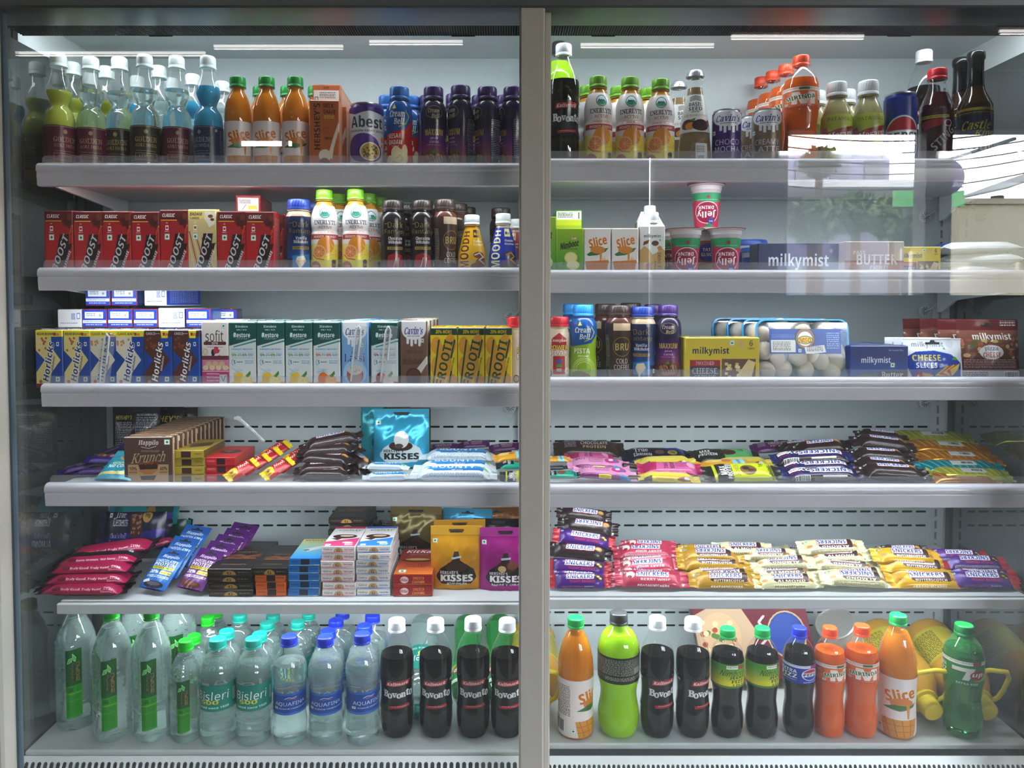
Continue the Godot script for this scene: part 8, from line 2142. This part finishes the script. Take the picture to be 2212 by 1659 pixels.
func stand_can(b: float) -> void:
	var o := thing("tomato_tin", "grey tin with black and gold label tilted behind the orange sodas", "tin")
	var p := at(1826, 1396, 1.585)
	o.position = p
	o.rotation = Vector3(deg_to_rad(20), 0, deg_to_rad(28))
	part("tin_wall", lathe([[0.0, -0.07], [0.038, -0.07], [0.040, -0.068], [0.040, 0.068], [0.038, 0.07]], 32), std(c("a8a8a2"), 0.35, 0.5), o)
	part("label", lathe([[0.0405, -0.06], [0.0405, 0.02]], 32), printed("tomato_can", 0.4), o)
	part("lid", lathe([[0.040, 0.068], [0.041, 0.071], [0.039, 0.073], [0.035, 0.070], [0.0, 0.070]], 32), std(c("b4b4ae"), 0.3, 0.6), o)
	o = thing("stacked_jar", "yellow-labelled jar under the tilted tin behind the sodas", "jar")
	o.position = Vector3(p.x + 0.005, b, -1.60)
	part("jar_wall", lathe([[0.0, 0.0], [0.032, 0.0], [0.035, 0.004], [0.035, 0.055], [0.03, 0.064], [0.0, 0.065]], 28), std(c("8f8a3a"), 0.3), o)
	part("label", lathe([[0.0355, 0.012], [0.0355, 0.05]], 28), printed("oil_label", 0.4), o)

func jar(label: String, x: float, y: float, depth: float, yaw: float, b: float) -> void:
	var o := thing("oil_jar", label, "jar", "oil jars lying on the deck")
	var oil := std(c("c8962a"), 0.15)
	oil.backlight_enabled = true; oil.backlight = c("9a6a18")
	var yellow := std(c("dcc21a"), 0.35)
	o.position = Vector3(at(x, y, depth).x, b + 0.058, -depth)
	o.rotation = Vector3(deg_to_rad(104), deg_to_rad(yaw), 0)
	var prof := smooth([[0.0, -0.14], [0.040, -0.14], [0.050, -0.132], [0.052, -0.11], [0.052, -0.02], [0.047, 0.01], [0.034, 0.035], [0.022, 0.048], [0.018, 0.052]], 3)
	part("jar_wall", lathe(prof, 32), oil, o)
	part("label", lathe(cut(prof, -0.105, -0.03), 32, 0.0006), printed("oil_label", 0.3), o)
	part("collar", lathe([[0.018, 0.046], [0.026, 0.047], [0.026, 0.052], [0.018, 0.053]], 28), yellow, o)
	part("cap", cap_mesh(0.019, 0.053, 0.080), yellow, o)
	var pts := []
	for q in [[-0.022, 0.0], [-0.034, 0.010], [-0.040, 0.03], [-0.042, 0.06], [-0.034, 0.076], [0.0, 0.082], [0.034, 0.076], [0.042, 0.06], [0.040, 0.03], [0.034, 0.010], [0.022, 0.0]]:
		pts.append(Vector3(q[0], 0.047 + q[1] * 0.12, -q[1]))
	var k := []
	for q in pts: k.append(q + Vector3(0, 0.004, 0))
	part("handle", tube(k, 0.0045, 8), yellow, o)

const SHELF_LAMP := 0.085
const TOP_LAMP := 0.16
const TUBE := 0.06
const LAMP_COLOR := Color(0.93, 0.98, 1.0)

func make_materials() -> void:
	M.shelf = std(c("cfd2d4"), 0.4)
	M.white_steel = std(c("d5dadb"), 0.35)
	M.rail = std(c("d6d3dc"), 0.2)
	M.acrylic = pane(c("dfe2ee"), 0.13, 0.03)
	M.lamp = std(c("ffffff"), 0.5)
	M.lamp.emission_enabled = true; M.lamp.emission = Color(0.93, 0.98, 1.0); M.lamp.emission_energy_multiplier = 1.5
	M.tube_lamp = std(c("ffffff"), 0.5)
	M.tube_lamp.emission_enabled = true; M.tube_lamp.emission = Color(1, 0.98, 0.96); M.tube_lamp.emission_energy_multiplier = 6.0
	# stove enamel: a fine orange-peel skin
	var nz := FastNoiseLite.new()
	nz.seed = 3; nz.frequency = 0.08
	var nt := NoiseTexture2D.new()
	nt.noise = nz; nt.width = 256; nt.height = 256; nt.seamless = true; nt.as_normal_map = true; nt.bump_strength = 4.0
	M.back = std(c("bcc5c8"), 0.28)
	M.back.normal_enabled = true; M.back.normal_texture = nt; M.back.normal_scale = 0.25
	M.back.uv1_triplanar = true; M.back.uv1_scale = Vector3(12, 12, 12)
	M.dark = std(c("33383a"), 0.6)
	M.black = std(c("0c0d0e"), 0.7)
	M.end_glass = std(c("3d4241"), 0.03)
	M.end_glass.metallic_specular = 1.0
	M.end_glass.clearcoat_enabled = true; M.end_glass.clearcoat = 1.0; M.end_glass.clearcoat_roughness = 0.02
	M.header = std(c("74777a"), 0.35, 0.5)
	M.honeycomb = std(c("3a3c42"), 0.5)
	M.cable = std(c("c4c8c8"), 0.4)
	M.deck = std(c("c4c8c6"), 0.35)
	M.grille = std(c("dfe2e2"), 0.35)
	M.frame = std(c("cbc4ba"), 0.4)
	M.gasket = std(c("4a5a66"), 0.5)
	M.glass = pane(c("eef6f4"), 0.02, 0.0)
	M.floor = std(c("48443f"), 0.6)
	M.wall = std(c("6e6c68"), 0.7)
	M.front_wall = std(c("3f3b37"), 0.7)
	M.road = std(c("6e6a64"), 0.9)
	M.mauve = std(c("77748a"), 0.8)

func _ready() -> void:
	rng.seed = 20
	var cam := Camera3D.new()
	cam.name = "camera"
	cam.projection = Camera3D.PROJECTION_FRUSTUM
	cam.near = 0.05
	cam.far = 100.0
	cam.size = cam.near * 1659.0 / F
	cam.frustum_offset = Vector2((1106.0 - PX) / F, -(829.5 - PY) / F) * cam.near
	cam.position = EYE
	cam.rotation = Vector3(-PITCH, 0, 0)
	add_child(cam)
	cam.current = true
	var env := Environment.new()
	env.tonemap_mode = Environment.TONE_MAPPER_LINEAR
	env.tonemap_exposure = 1.34
	env.sdfgi_enabled = true; env.ssao_enabled = true; env.ssil_enabled = true
	var sky := ProceduralSkyMaterial.new()
	sky.sky_top_color = Color(0.78, 0.84, 0.92); sky.sky_horizon_color = Color(0.98, 0.95, 0.86)
	sky.ground_bottom_color = Color(0.5, 0.48, 0.44); sky.ground_horizon_color = Color(0.8, 0.78, 0.72)
	sky.sky_energy_multiplier = 4.4; sky.ground_energy_multiplier = 1.5
	env.background_mode = Environment.BG_SKY
	env.sky = Sky.new()
	env.sky.sky_material = sky
	var we := WorldEnvironment.new()
	we.name = "surroundings"
	we.environment = env
	add_child(we)
	make_materials()
	print_cartons(); print_bottles(); print_bars()
	finish_sheets()
	build_room()
	build_fridge()
	build_street()
	make_bottles(); make_cartons(); make_snacks()
	fill()
